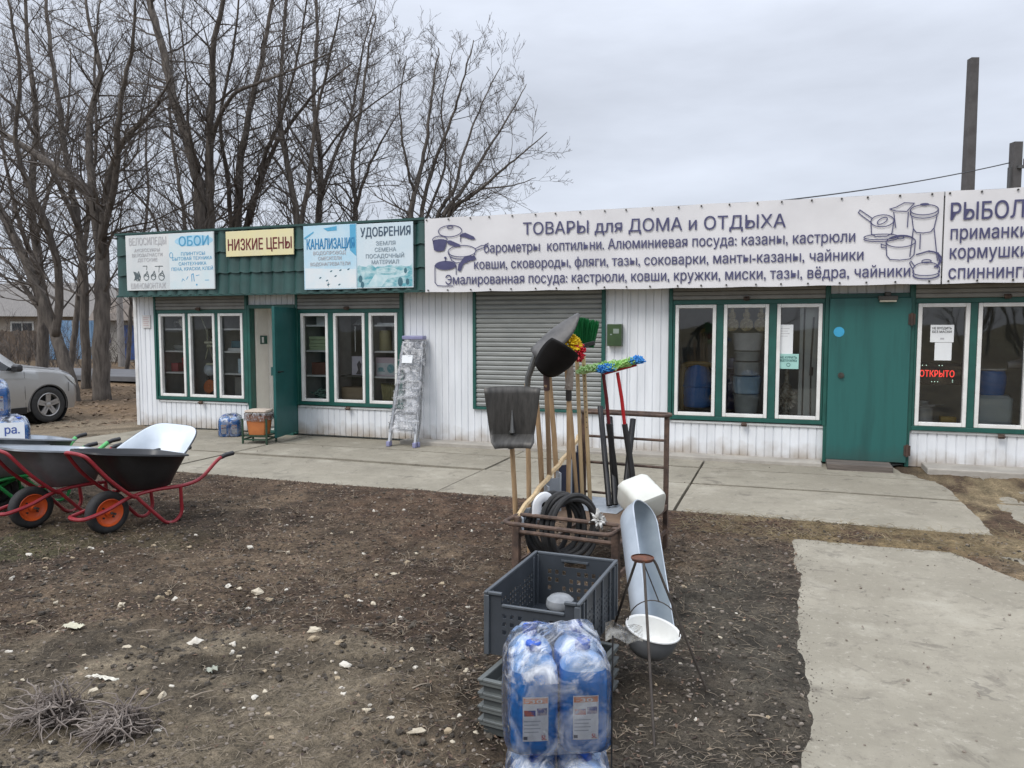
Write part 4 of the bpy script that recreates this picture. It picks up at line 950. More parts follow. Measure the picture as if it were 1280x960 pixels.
mb = MB(); mb.tube([p1+Vector((0, .004, -.16)), p1+Vector((0, .0, -.06)), c0+Vector((ux.y, -ux.x, 0))*.03+Vector((0, 0, .10))], [.021, .022, .016], 10)
mb.tube([c0+Vector((ux.y, -ux.x, 0))*.03+Vector((0, 0, .09)), c0+Vector((ux.y, -ux.x, 0))*.022+Vector((0, 0, .24))], [.016, .003], 8)
mb.build('socket', M('worn_steel', (.20, .20, .195), (.13, .13, .125), rough=.4, metal=.7), t, world=True)
# 2 black scoop seen from below
p0 = Vector((8.58, -4.70, .35)); p1 = Vector((8.60, -4.86, 1.24))
t = toolthing('scoop_shovel', 'deep black scoop shovel with brown socket hanging over the flat shovel', 'shovel', p0, 'upright long handled tools')
handle_mb(p0, p1).build('handle', M('brown_wood', (.30, .20, .115), (.22, .145, .085), scale=9, rough=.6, stretch=(4, 4, .6)), t, world=True)
mb = MB(); mb.tube([p1+Vector((0, .01, -.04)), p1+Vector((0, -.005, .16)), p1+Vector((.03, -.02, .26))], [.021, .023, .016], 10); mb.build('socket', M('brown_socket', (.055, .028, .024), rough=.5), t, world=True)
def blade(cent, along, across, Lg, w0, w1, w2, dish, tipround=.12, n=12, m=10):
    along = Vector(along).normalized(); across = Vector(across); across = (across-along*across.dot(along)).normalized(); nor = along.cross(across); rows = []
    for j in range(n+1):
        f = j/n; hw = (w0*(1-f)**2+2*w1*f*(1-f)+w2*f*f)/2
        rows.append([Vector(cent)+along*(Lg*f-tipround*Lg*(abs(-1+2*i/m)**2.2)*f**3)+across*(hw*(-1+2*i/m))+nor*(dish*((-1+2*i/m)**2-1)*(1-.35*f)) for i in range(m+1)])
    return rows
bl = MB(); bl.grid(blade(p1+Vector((.0, -.03, .10)), _r*.46+Vector((0, 0, .60))-_f*.62, _r*.80-Vector((0, 0, .55))+_f*.12, .30, .17, .27, .21, .05)); bl.build('blade', M('black_scoop', (.006, .0055, .0055), (.010, .009, .009), rough=.6, spec=.25), t, world=True, solid=.004)
# 3 grey steel shovel almost edge on, above the scoop
p0 = Vector((8.47, -4.82, .02)); p1 = Vector((8.44, -4.80, 1.24))
t = toolthing('digging_shovel', 'long grey steel shovel blade slanting up highest over the black scoop', 'shovel', p0, 'upright long handled tools')
handle_mb(p0, p1).build('handle', wood_m, t, world=True)
mb = MB(); mb.tube([p1+Vector((0, 0, -.10)), p1+Vector((.01, 0, .04)), p1+Vector((.085, -.025, .22)), p1+Vector((.13, -.03, .27))], [.020, .021, .024, .008], 10); mb.build('socket', M('worn_steel', (.2, .2, .2)), t, world=True)
bl = MB(); bl.grid(blade(p1+Vector((.075, -.03, .19)), _r*.70+Vector((0, 0, .62))-_f*.12, _r*.42-Vector((0, 0, .34))-_f*.86, .41, .20, .30, .13, .045, .2)); bl.build('blade', M('grey_blade', (.13, .125, .12), (.075, .072, .07), rough=.55, metal=.35, scale=10), t, world=True, solid=.003)
# 4 green fan broom
p0 = Vector((8.70, -4.40, .345)); p1 = Vector((8.655, -4.62, 1.52))
t = toolthing('fan_broom', 'stiff green fan broom standing bristles up behind the shovels', 'broom', p0, 'upright long handled tools')
handle_mb(p0, p1, .015).build('handle', wood_m, t, world=True)
mb = MB(); gc_ = Vector((8.80, -4.62, 1.50)); mb.tube([p1+Vector((-.01, 0, -.08)), p1+Vector((.05, 0, -.01)), gc_], [.017, .017, .02], 8); mb.box(gc_.x, gc_.y, gc_.z, .15, .035, .03, Matrix.Rotation(YAW, 3, 'Z') @ Matrix.Rotation(R(-15), 3, 'Y')); mb.build('bristle_block', black_m, t, world=True, bevel=.004)
mb = MB(); rg = random.Random(3)
for i in range(320):
    s = rg.uniform(-1, 1); q = gc_+_r*(s*.066)+_f*rg.uniform(-.014, .014)+Vector((0, 0, -.02*s)); d = Vector((0, 0, 1))*1.0+_r*(s*.16+.06)+_f*rg.gauss(0, .03)
    ln = rg.uniform(.155, .19); mb.tube([q, q+d*ln*.6+_f*.004, q+d*ln], .0032, 3, caps=False)
mb.build('bristles', M('green_bristle', (.010, .17, .045), (.008, .10, .03), rough=.5), t, world=True, smooth=False)
# 5 yellow and red flower brush on a stick wrapped with film
p0 = Vector((8.69, -4.62, .345)); p1 = Vector((8.735, -4.78, 1.46))
t = toolthing('bottle_brush', 'small brush with bright yellow and red bristles on a long stick', 'brush', p0, 'upright long handled tools')
handle_mb(p0, p0.lerp(p1, .76), .016).build('handle', wood_m, t, world=True)
mb = MB(); a_ = p0.lerp(p1, .70); mb.tube([a_, p0.lerp(p1, .78)], [.021, .021], 10); mb.build('clamp', M('dark_clamp', (.03, .026, .024), rough=.5), t, world=True)
mb = MB(); mb.tube([p0.lerp(p1, .77), p0.lerp(p1, .88)+Vector((.012, 0, 0)), p1], [.030, .024, .014], 9); mb.build('wrapping', M('grey_brown_wrap', (.21, .17, .14), (.30, .26, .22), rough=.5, scale=25, bump=.4), t, world=True)
def tuft(mb, c, rad, n, rg, th=.006, ln=.05):
    for _ in range(n):
        d = Vector((rg.gauss(0, 1), rg.gauss(0, 1), rg.gauss(0, 1))).normalized(); q = Vector(c)+Vector((d.x*rad[0], d.y*rad[1], d.z*rad[2]))*.45
        mb.tube([q, q+Vector((d.x*rad[0], d.y*rad[1], d.z*rad[2]))*rg.uniform(.45, .6)], [th, th*.8], 4)
rg = random.Random(4); mb = MB(); tuft(mb, p1+Vector((-.005, -.02, .05)), (.10, .06, .08), 190, rg, .0075); mb.build('yellow_bristles', M('yellow_bristle', (.80, .60, .02), (.7, .48, .015), rough=.5), t, world=True, smooth=False)
mb = MB(); tuft(mb, p1+Vector((.065, -.0, .0)), (.055, .05, .07), 130, rg, .0075); mb.build('red_bristles', M('red_bristle', (.55, .010, .03), (.4, .01, .02), rough=.5), t, world=True, smooth=False)
# 6 pair of light wooden staves with holes
for k, (x_, dx) in enumerate(((8.735, 0), (8.785, .01))):
    p0 = Vector((x_, -4.38+.03*k, .345)); p1 = Vector((x_-.02+dx-.01*k, -4.50, 1.44-.02*k))
    mb = MB(); mb.tube([p0, p1], [.0155, .0145], 8)
    t = toolthing('wooden_stave', ('light wooden stave standing just left of its twin beside the brush' if k == 0 else 'light wooden stave with a row of drilled dots, right of its twin'), 'stave', p0, 'upright long handled tools')
    mb.build('shaft', woodlt_m, t, world=True)
    if k:
        mb = MB()
        for j in range(13): q = p0.lerp(p1, .52+.035*j); d_ = (CAM-q).normalized(); mb.cyl(q+d_*.0135, q+d_*.0162, .0045, n=8)
        mb.build('hole_row', M('dark_hole', (.08, .05, .03)), t, world=True)
for p0, p1, lab in ((Vector((8.60, -4.55, .345)), Vector((8.555, -4.66, 1.34)), 'thick plain wooden handle standing right of the black scoop handle'), (Vector((8.53, -4.70, .345)), Vector((8.50, -4.76, 1.12)), 'short plain wooden handle standing behind the flat shovel')):
    t = toolthing('wooden_pole', lab.replace('handle standing', 'pole standing'), 'pole', p0, 'upright long handled tools'); handle_mb(p0, p1, .018).build('shaft', wood_m, t, world=True)
    mb = MB(); mb.tube([p1+Vector((0, 0, -.03)), p1+Vector((0, 0, .008))], [.0185, .0175], 10); mb.build('end_cap', M('brown_wood', (.3, .2, .1)), t, world=True)
# 7 two push brooms with soft heads, handle sleeves black
for k in range(2):
    p0 = (RK(.01, 1.02, .35), RK(.17, .95, .35))[k]; ph = (RK(-.055, .86, 1.30), RK(.05, .86, 1.31))[k]
    lab = ('mop broom with pale green white head and dark red handle', 'mop broom with blue and green head on a bright red handle')[k]
    t = toolthing('mop_broom', lab+' in the rack', 'mop', p0, 'two mop brooms in the rack')
    pm_ = p0.lerp(ph, .62)
    handle_mb(p0, pm_, .021).build('sleeve', black_m, t, world=True)
    handle_mb(pm_, ph, .0125).build('handle', (M('dark_red_handle', (.16, .02, .025), rough=.4), M('bright_red_handle', (.45, .015, .02), rough=.35))[k], t, world=True)
    hx = (Matrix.Rotation((R(8), R(8))[k], 3, 'Z') @ _r+Vector((0, 0, (.18, .26)[k]))).normalized(); hc_ = ph+Vector((0, 0, .018))+hx*(-.01, .03)[k]
    if k: mb = MB(); mb.tube([hc_-hx*.13, hc_+hx*.11], .013, 8, flat=.7); mb.build('head_bar', M('red_bar', (.40, .015, .02), rough=.4), t, world=True)
    cols = ((M('pale_green_fibre', (.36, .60, .20), (.58, .72, .42), scale=30, rough=.8), -.15, -.01), (M('bright_green_fibre', (.22, .48, .10), (.40, .58, .22), scale=30, rough=.8), -.04, .10)) if k == 0 else ((M('blue_fibre', (.03, .20, .55), (.06, .30, .62), scale=30, rough=.8), -.15, -.08), (M('bright_green_fibre', (.2, .4, .1)), -.09, .075), (M('blue_fibre', (.0, .1, .5)), .085, .125))
    rg = random.Random(40+k)
    for m_, a_, b_ in cols:
        mb = MB()
        for _ in range(230):
            q = hc_+hx*rg.uniform(a_, b_)+Vector((0, 0, .008)); d = Vector((rg.gauss(0, .5), rg.gauss(0, .5), abs(rg.gauss(.4, .5))+.15)).normalized()
            mb.tube([q, q+d*.022, q+d*rg.uniform(.045, .066)+Vector((0, 0, -.004))], [.006, .008, .005], 4)
        mb.build('fibre_head', m_, t, world=True)
# 8 black pipes leaning on the back frame
for k, (a_, b_, r_, lab) in enumerate((((-.18, 1.17, 1.03), (.0, .86, .36), .021, 'longest black plastic pipe leaning at the left of the rack back frame'), ((-.105, 1.17, .955), (.03, .90, .36), .022, 'black plastic pipe tilted next to the longest one'), ((.075, 1.17, .95), (.085, .93, .36), .022, 'black plastic pipe standing upright at the middle of the back frame'))):
    mb = MB(); A, B = RK(*b_), RK(*a_); mb.tube([A, B], r_, 14, caps=False); mb.tube([A, B], r_*.82, 14, caps=False); d_ = (B-A).normalized()
    mb.loft([mb.ring(B, d_, r_, 14), mb.ring(B, d_, r_*.82, 14)], False, False)
    one('plastic_pipe', mb, black_m, lab, 'pipe', A, 'black pipes in the rack')
# 9 white canister lying at the rack's far right
mt = Matrix.Translation(RK(.27, .72, .47)) @ Matrix.Rotation(YAW+R(24), 4, 'Z') @ Matrix.Rotation(R(-14), 4, 'Y') @ Matrix.Rotation(R(118), 4, 'X') @ Matrix.Rotation(R(180), 4, 'X')
t = thing('canister', 'white plastic canister tilted against the right side of the rack', 'canister', RK(.27, .72, .47))
def rbox(hx, hy, z, r, n=5):
    pts = []
    for cx, cy, a0 in ((hx-r, hy-r, 0), (-hx+r, hy-r, 90), (-hx+r, -hy+r, 180), (hx-r, -hy+r, 270)):
        for k in range(n): a = R(a0+90*k/(n-1)); pts.append(Vector((cx+r*math.cos(a), cy+r*math.sin(a), z)))
    return pts
mb = MB(); mb.loft([rbox(.10, .085, -.135, .04), rbox(.125, .105, -.125, .045), rbox(.13, .11, -.10, .045), rbox(.13, .11, -.02, .045), rbox(.127, .107, .0, .045), rbox(.13, .11, .02, .045), rbox(.13, .11, .10, .045), rbox(.118, .098, .13, .045), rbox(.08, .07, .142, .04)])
mb.xf(mt @ Matrix.Scale(.92, 4)); mb.build('body', M('milky_plastic', (.66, .66, .60), (.56, .56, .50), scale=4, rough=.45), t, world=True)
mb = MB(); mb.cyl((.07, 0, .14), (.07, 0, .175), .028); mb.tube(smoothpath([(-.075, 0, .125), (-.06, 0, .165), (.01, 0, .168), (.03, 0, .135)]), .012, 8); mb.xf(mt); mb.build('handle', white_m, t, world=True)
# 10 black hose coil
t = thing('hose_coil', 'coil of thick black hose tied with white tape in the rack front', 'hose', RK(-.13, .30, .34))
mb = MB(); rg = random.Random(9)
for k in range(9):
    cx = -.17+.022*k+rg.gauss(0, .008); ry = .170+rg.uniform(-.02, .02); rz = .200+rg.uniform(-.02, .02); tl = R(40+rg.gauss(0, 7)); pts = []
    for i in range(30):
        a = 2*math.pi*i/30; yy, zz = ry*math.cos(a), rz*math.sin(a)
        pts.append(RK(cx-.02+.02*math.sin(a+k)+yy*math.cos(tl)*.9, .22+yy*math.sin(tl), .345+zz))
    mb.tube(pts, .0165, 8, closed=True)
mb.build('hose', blackm_m, t, world=True)
mb = MB(); 
q = RK(-.20, .14, .535); mb.tube(smoothpath([q+Vector((-.035, -.035, -.09)), q+Vector((-.03, -.03, -.02)), q+Vector((.0, .0, .012)), q+Vector((.03, .035, -.015)), q+Vector((.035, .04, -.08))]), .034, 10, flat=.55)
mb.build('tape', M('white_tape', (.72, .73, .74), rough=.35), t, world=True)
# crumpled bag tied on the front rail
mb = MB(); rows = []
for j in range(17):
    th = math.pi*j/16; row = []
    for i in range(24):
        d = Vector((math.sin(th)*math.cos(2*math.pi*i/24), math.sin(th)*math.sin(2*math.pi*i/24), math.cos(th))); row.append(RK(.19, .075, .458)+d*.036*(1+1.1*fbm(d.x*2+5, d.y*2+d.z*3, 1.2, 3)))
    rows.append(row)
mb.loft(rows); one('plastic_rag', mb, M('crumpled_white', (.62, .61, .58), (.45, .44, .41), scale=30, rough=.4), 'crumpled whitish plastic rag tied to the front rail of the rack', 'rag', RK(.19, .075, .458), ang=30)

# ------------------------------------------------------------------ crates in front of the rack
crate_m = M('dark_grey_crate', (.046, .053, .063), (.034, .040, .047), scale=6, rough=.45, bump=.03)
tray_m = M('grey_green_tray', (.075, .082, .080), (.055, .06, .06), scale=6, rough=.5)
CR = Matrix.Translation((9.155, -6.53, .235)) @ Matrix.Rotation(R(-2), 4, 'Z')
cr = thing('crate', 'empty dark grey perforated plastic crate with open top', 'crate', (9.155, -6.53, .235), R(-2))
Hc = .265
def wall(mb, p0, p1, h, holes=None, slot=False, dip=None):
    """wall panel from p0 to p1, real holes: (u0,u1,z0,z1,cols,rows)"""
    p0 = Vector(p0); p1 = Vector(p1); Lw = (p1-p0).length; us = {0., Lw}; zs = {0., h}; hs = []
    if holes:
        u0, u1, z0, z1, nc, nr = holes
        for i in range(nc):
            for j in range(nr):
                a = u0+(u1-u0)*(i+.25)/nc; b = u0+(u1-u0)*(i+.75)/nc; c = z0+(z1-z0)*(j+.22)/nr; d = z0+(z1-z0)*(j+.78)/nr
                if (i*7+j*5) % 6 != 0: hs.append((a, b, c, d))
                us |= {a, b}; zs |= {c, d}
    if slot: hs.append((Lw*.36, Lw*.64, h-.055, h-.025)); us |= {Lw*.36, Lw*.64}; zs |= {h-.055, h-.025}
    if dip: hs.append((Lw*dip[0], Lw*dip[1], h-dip[2], h)); us |= {Lw*dip[0], Lw*dip[1]}; zs |= {h-dip[2]}
    us = sorted(us); zs = sorted(zs); dr = (p1-p0).normalized(); idx = {}
    vs = []; fs = []
    for i, u in enumerate(us):
        for j, z in enumerate(zs): idx[i, j] = len(vs); vs.append(p0+dr*u+Vector((0, 0, z)))
    for i in range(len(us)-1):
        for j in range(len(zs)-1):
            um, zm = (us[i]+us[i+1])/2, (zs[j]+zs[j+1])/2
            if any(a < um < b and c < zm < d for a, b, c, d in hs): continue
            fs.append((idx[i, j], idx[i+1, j], idx[i+1, j+1], idx[i, j+1]))
    mb.add(vs, fs)
hx, hy = .20, .31
mb = MB(); wall(mb, (-hx, hy, 0), (hx, hy, 0), Hc, (.05, .35, .04, .20, 8, 4), slot=True); wall(mb, (hx, -hy, 0), (hx, hy, 0), Hc, (.06, .56, .04, .19, 16, 6), dip=(.40, .44, .03)); wall(mb, (-hx, -hy, 0), (-hx, hy, 0), Hc, (.06, .56, .04, .19, 16, 6)); wall(mb, (-hx, -hy, 0), (hx, -hy, 0), Hc, (.06, .34, .05, .19, 8, 4), dip=(.16, .86, .045))
mb.build('wall', crate_m, cr, solid=.0045, smooth=False)
mb = MB(); mb.bx(-hx, hx, -hy, hy, .004, .010); mb.build('base', crate_m, cr)
mb = MB(); e = .012
for (a, b, c, d) in ((-hx-e, -hx+.004, -hy-e, hy+e), (hx-.004, hx+e, -hy-e, hy+e)): mb.bx(a, b, c, d, Hc-.004, Hc+.009); 
mb.bx(-hx+.005, hx-.005, hy-.004, hy+e, Hc-.004, Hc+.009); mb.bx(-hx+.005, -hx*.66, -hy-e, -hy+.004, Hc-.004, Hc+.009); mb.bx(hx*.72, hx-.005, -hy-e, -hy+.004, Hc-.004, Hc+.009); mb.bx(-hx*.66, hx*.72, -hy-.010, -hy+.004, Hc-.052, Hc-.040)
for sx in (-1, 1):
    for sy in (-1, 1): mb.bx(sx*hx-.012, sx*hx+.012, sy*(hy+.004)-.010, sy*(hy+.004)+.010, 0, Hc-.006); mb.bx(sx*(hx+.004)-.010, sx*(hx+.004)+.010, sy*(hy-.05)-.008, sy*(hy-.05)+.008, 0, Hc-.006)
for k in range(4): mb.bx(-hx-.010, -hx-.003, -hy+.10+.13*k, -hy+.112+.13*k, .01, Hc-.006); mb.bx(hx+.003, hx+.010, -hy+.10+.13*k, -hy+.112+.13*k, .01, Hc-.006)
mb.build('rim', M('crate_rim', (.085, .097, .110), (.064, .073, .083), rough=.45, scale=6), cr, bevel=.003)
mb = MB(); mb.bx(-hx*.34, hx*.34, hy-.012, hy+.006, Hc-.026, Hc-.018); mb.build('grip', M('crate_rim', (.1, .1, .1)), cr)
jc = CR @ Vector((.10, -.235, .010))
t = thing('plastic_jar', 'clear plastic jar with black band standing inside the dark crate', 'jar', tuple(jc))
mb = MB(); mb.lathe([(.052, .0), (.056, .01), (.056, .20), (.058, .205)], n=24, cap0=True); mb.build('base', black_m, t)
mb = MB(); mb.lathe([(.056, .206), (.060, .212), (.060, .225), (.056, .242), (.04, .256), (.018, .262), (.001, .263)], n=24)
mb.build('lid', M('milky_lid', (.24, .25, .26), (.17, .18, .19), rough=.25, scale=20), t)
# nested trays beneath
for k, nm in enumerate(('lowest of four nested grey plastic trays under the perforated crate', 'second lowest of four nested grey plastic trays', 'third of the nested grey trays, just under the topmost', 'topmost of four nested grey trays, its rim showing left of the bottle packs')):
    z = .0+.055*k
    t = thing('plastic_tray', nm, 'tray', (9.215, -6.78, z), R(-7), 'nested grey trays')
    hx2, hy2 = .195, .28; mb = MB(); o_, i_ = .0, .014
    mb.loft([[Vector(p_) for p_ in ((-hx2+.014, -hy2+.014, -.006), (hx2-.014, -hy2+.014, -.006), (hx2-.014, hy2-.014, -.006), (-hx2+.014, hy2-.014, -.006))], [Vector(p_) for p_ in ((-hx2+.012, -hy2+.012, .05), (hx2-.012, -hy2+.012, .05), (hx2-.012, hy2-.012, .05), (-hx2+.012, hy2-.012, .05))]], True, False)
    mb.build('tray_body', tray_m, t, solid=.003, smooth=False)
    mb = MB()
    for (a, b, c, d) in ((-hx2-.006, -hx2+.016, -hy2-.006, hy2+.006), (hx2-.016, hx2+.006, -hy2-.006, hy2+.006), (-hx2+.017, hx2-.017, -hy2-.006, -hy2+.016), (-hx2+.017, hx2-.017, hy2-.016, hy2+.006)): mb.bx(a, b, c, d, .046, .056)
    for (a, b, c, d) in ((-hx2-.002, -hx2+.003, -hy2, hy2), (hx2-.003, hx2+.002, -hy2, hy2), (-hx2+.004, hx2-.004, -hy2-.002, -hy2+.003)): mb.bx(a, b, c, d, .030, .0455)
    mb.build('rim', M('tray_rim', (.125, .135, .13), (.10, .108, .105), rough=.5, scale=6), t, bevel=.002)

# ------------------------------------------------------------------ shrink-wrapped bottle packs
liquid_m = M('blue_liquid', (.006, .20, .62), (.004, .14, .50), scale=5, rough=.14, coat=.3)
dome_m = M('misty_bottle_top', (.10, .32, .72), (.50, .63, .80), scale=9, rough=.25)
capb_m = M('blue_cap', (.02, .10, .50), rough=.35)
film_m = film_mat('wrap_film', .16, scale=8); film2_m = film_mat('wrap_film_dense', .62, (.80, .83, .88), 9)
lab_m = M('label_white', (.72, .74, .78), (.66, .68, .73), scale=20, rough=.4)
def sup(hx, hy, z, e=.55, n=28):
    r_ = []
    for k in range(n):
        a = 2*math.pi*k/n; c, s = math.cos(a), math.sin(a); r_.append(Vector((hx*math.copysign(abs(c)**e, c), hy*math.copysign(abs(s)**e, s), z)))
    return r_
def bottle_parts(parent, x, y, sx=.073, sy=.062, label=True, rot=0, tag_=''):
    mt = Matrix.Translation((x, y, 0)) @ Matrix.Rotation(rot, 4, 'Z')
    mb = MB(); rings = [sup(sx*.90, sy*.9, .0), sup(sx, sy, .012)]
    for k in range(7): z = .03+.022*k; rings += [sup(sx, sy, z), sup(sx*.985, sy*.985, z+.006), sup(sx, sy, z+.012)]
    rings += [sup(sx, sy, .195), sup(sx, sy, .225), sup(sx*.95, sy*.95, .248, .65)]
    mb.loft(rings); mb.xf(mt); b = mb.build('bottle', liquid_m, parent)
    mb = MB(); mb.loft([sup(sx*.95, sy*.95, .248, .65), sup(sx*.80, sy*.82, .268, .8), sup(sx*.5, sy*.55, .285, 1), sup(.021, .021, .293, 1), sup(.020, .020, .305, 1)], False, True); mb.xf(mt); mb.build('shoulder', dome_m, b)
    mb = MB(); mb.lathe([(.023, .300), (.024, .302), (.024, .320), (.021, .324), (.001, .325)], n=20, cap0=True); mb.xf(mt); mb.build('cap', capb_m, b)
    if label:
        def ly(x, o=.004): return -sy*(1-min(1, abs(x/sx))**(2/.55))**(.55/2)-o
        def lstrip(x0, x1, z0, z1, o): 
            m_ = MB(); n_ = 8; m_.grid([[(x0+(x1-x0)*i/n_, ly(x0+(x1-x0)*i/n_, o), z) for i in range(n_+1)] for z in (z0, z1)]); return m_
        mb = lstrip(-.038, .038, .045, .18, .004); mb.xf(mt); mb.build('label', lab_m, b)
        mb = lstrip(-.036, .036, .160, .177, .0046); mb.xf(mt); mb.build('label_print', M('orange_print', (.70, .22, .10), (.62, .30, .18), scale=60), b)
        mb = lstrip(-.034, .000, .122, .140, .0046); mb.xf(mt); mb.build('label_print', M('car_print', (.42, .12, .10), (.06, .08, .26), scale=45, lo=.45, hi=.55), b)
        mb = lstrip(.004, .034, .124, .146, .0046); mb.xf(mt); mb.build('label_print', M('car_print_dark', (.10, .12, .28), (.45, .40, .45), scale=45, lo=.45, hi=.55), b)
        for k in range(4): mb = lstrip(-.034, .015-.006*(k % 2), .105-.011*k, .108-.011*k, .0046); mb.xf(mt); mb.build('label_print', M('grey_print', (.42, .45, .52)), b)
        mb = lstrip(-.036, -.024, .050, .060, .0046); mb.xf(mt); mb.build('label_print', M('dark_grey_print', (.1, .11, .15)), b)
        for tx, a_, b_, z_, c_, m_ in (('5L', .018, .033, .050, .014, M('red_print', (.55, .04, .05))), ('-30', -.030, .020, .1625, .011, M('label_ink_white', (.8, .8, .8)))):
            o = text(tx, a_, b_, z_, c_, ly(0)-.0014, m_, None, .02); o.data.transform(mt); o.parent = b
    return b
def film_shell(hx, hy, h, seed, bulge=.0):
    rg = random.Random(seed); n = 56; rows = []
    prof = [(.90, .0), (1.0, .02), (1.02, .10), (1.015, .5), (1.01, .62), (.975, .74), (.90, .84), (.74, .925), (.42, .985), (.04, 1.0)]
    pp_ = []
    for i in range(len(prof)-1):
        for j in range(3): f = j/3; pp_.append((prof[i][0]*(1-f)+prof[i+1][0]*f, prof[i][1]*(1-f)+prof[i+1][1]*f))
    pp_.append(prof[-1])
    for s_, zf in pp_:
        row = []
        for k in range(n):
            a = 2*math.pi*k/n; c, s = math.cos(a), math.sin(a); e = .42
            x = hx*s_*math.copysign(abs(c)**e, c); y = hy*s_*math.copysign(abs(s)**e, s)
            wv = .010*fbm(a*2.1+seed, zf*5, 1.3, 3)+.006*fbm(a*7+seed, zf*3, 1.7, 2)
            row.append(Vector((x*(1+wv*2.2), y*(1+wv*2.2), h*zf+wv*(.6+1.2*(zf > .8)))))
        rows.append(row)
    return rows
def bottle_pack(label, loc, rz, seed, group=None, nx_=2, ny_=2, strap=True):
    t = thing('bottle_pack', label, 'bottle pack', loc, rz, group)
    for i in range(nx_):
        for j in range(ny_): bottle_parts(t, (i-(nx_-1)/2)*.150, (j-(ny_-1)/2)*.128, label=(j == 0))
    FS = film_shell(.076*nx_+.010, .065*ny_+.010, .336, seed); kk = next(i for i, r_ in enumerate(FS) if max(p_.z for p_ in r_) > .225)
    mb = MB(); mb.loft(FS[:kk+1], False, False); mb.build('wrap', film_m, t)
    mb = MB(); mb.loft(FS[kk:], False, True); mb.build('wrap_top', film2_m, t)
    return t
PK = YAW+R(4)
pl_ = CP(694, 880, 2.33)
pk1 = bottle_pack('shrink wrapped pack of blue liquid bottles lying on a second such pack, frontmost', (pl_.x, pl_.y, .352), PK, 1, 'bottle packs by the crates')
pk2 = bottle_pack('shrink wrapped pack of blue liquid bottles on the ground beneath another pack', (pl_.x+.012, pl_.y-.01, .012), PK-R(2), 5, 'bottle packs by the crates')
mb = MB(); sx_ = Matrix.Translation((pl_.x, pl_.y, 0)) @ Matrix.Rotation(PK, 4, 'Z')
mb.tube([sx_ @ Vector((.160, -.10, z)) for z in (.70, .60, .45, .352, .25, .10, .02)], .0028, 6); one('strap_cord', mb, black_m, 'thin black cord running down the right side of the stacked bottle packs', 'cord', sx_ @ Vector((.160, -.10, .02)))
mb = MB(); q = sx_ @ Vector((.165, .04, .685)); rows = []
for j in range(6): rows.append([q+_r*(.12*i/8)+Vector((0, 0, -.055*j/5+.006*math.sin(i*1.3+j)-.010*i/8))+_f*(.006*math.sin(i*.9)) for i in range(9)])
mb.grid(rows); one('plastic_flap', mb, film_mat('flap_film', .55, (.7, .7, .66), 6), 'loose clear plastic flap sticking out right of the upper bottle pack', 'plastic sheet', q)

# ------------------------------------------------------------------ tripod, pot, trough
ap = Vector((9.53, -6.42, .585))
t = thing('campfire_tripod', 'thin iron campfire tripod with rusty round top plate', 'tripod', (ap.x, ap.y, 0))
mb = MB(); mb.cyl(ap+Vector((0, 0, -.004)), ap+Vector((0, 0, .006)), .048, n=22); mb.lathe([(.048, 0), (.052, .004), (.052, .010), (.046, .012)], c=ap, n=22)
mb.build('top_plate', M('bright_rust', (.17, .06, .03), (.07, .035, .025), scale=30, rough=.9, bump=.3), t, world=True)
iron_m = M('bare_iron_rod', (.085, .070, .058), (.05, .042, .036), scale=20, rough=.6, metal=.4)
for ft in ((9.665, -6.88, .0), (9.825, -6.40, .0), (9.30, -6.10, .0)):
    ft = Vector(ft); ft.z = gh(ft.x, ft.y)-.01; d = (ft-ap); d.z = 0; d.normalize(); sh_ = ap+d*.05
    mb = MB(); mb.tube([sh_, sh_+d*.012+Vector((0, 0, -.02)), sh_.lerp(ft, .5)+Vector((0, 0, .004)), ft], .0062, 8); mb.build('leg', iron_m, t, world=True)
pc = Vector((9.555, -6.36, .165)); pr_ = .125
t = thing('cauldron', 'white enamelled cauldron with grey outside hanging from the tripod', 'pot', tuple(pc))
tl = Matrix.Rotation(R(7), 4, Vector((_r.x, _r.y, 0))) @ Matrix.Rotation(R(10), 4, _f)
mb = MB(); mb.lathe([(.001, -.045), (.05, -.042), (.085, -.025), (.108, .01), (.118, .05), (.121, .085)], n=36); mb.xf(tl); mb.build('shell', M('grey_enamel', (.17, .175, .18), (.12, .125, .13), rough=.35), t)
mb = MB(); mb.lathe([(.001, -.036), (.05, -.034), (.082, -.018), (.103, .012), (.113, .05), (.116, .085), (.121, .090), (.127, .089), (.128, .084), (.1215, .082)], n=36); mb.xf(tl); mb.build('lining', M('white_enamel', (.78, .78, .75), (.68, .68, .65), scale=9, rough=.3), t)
mb = MB(); mb.tube([tl @ Vector((.120*math.cos(a), .0, .088+.135*math.sin(a))) for a in [math.pi*i/18 for i in range(19)]], .0028, 6); mb.tube([tl @ Vector((-.12, 0, .08)), tl @ Vector((-.137, 0, .095)), tl @ Vector((-.12, 0, .11))], .004, 6); mb.tube([tl @ Vector((.12, 0, .08)), tl @ Vector((.137, 0, .095)), tl @ Vector((.12, 0, .11))], .004, 6)
mb.tube([tl @ Vector((0, 0, .22)), Vector((ap.x, ap.y, ap.z))-pc+Vector((0, 0, -.004))], .003, 6)
mb.build('bail', iron_m, t)
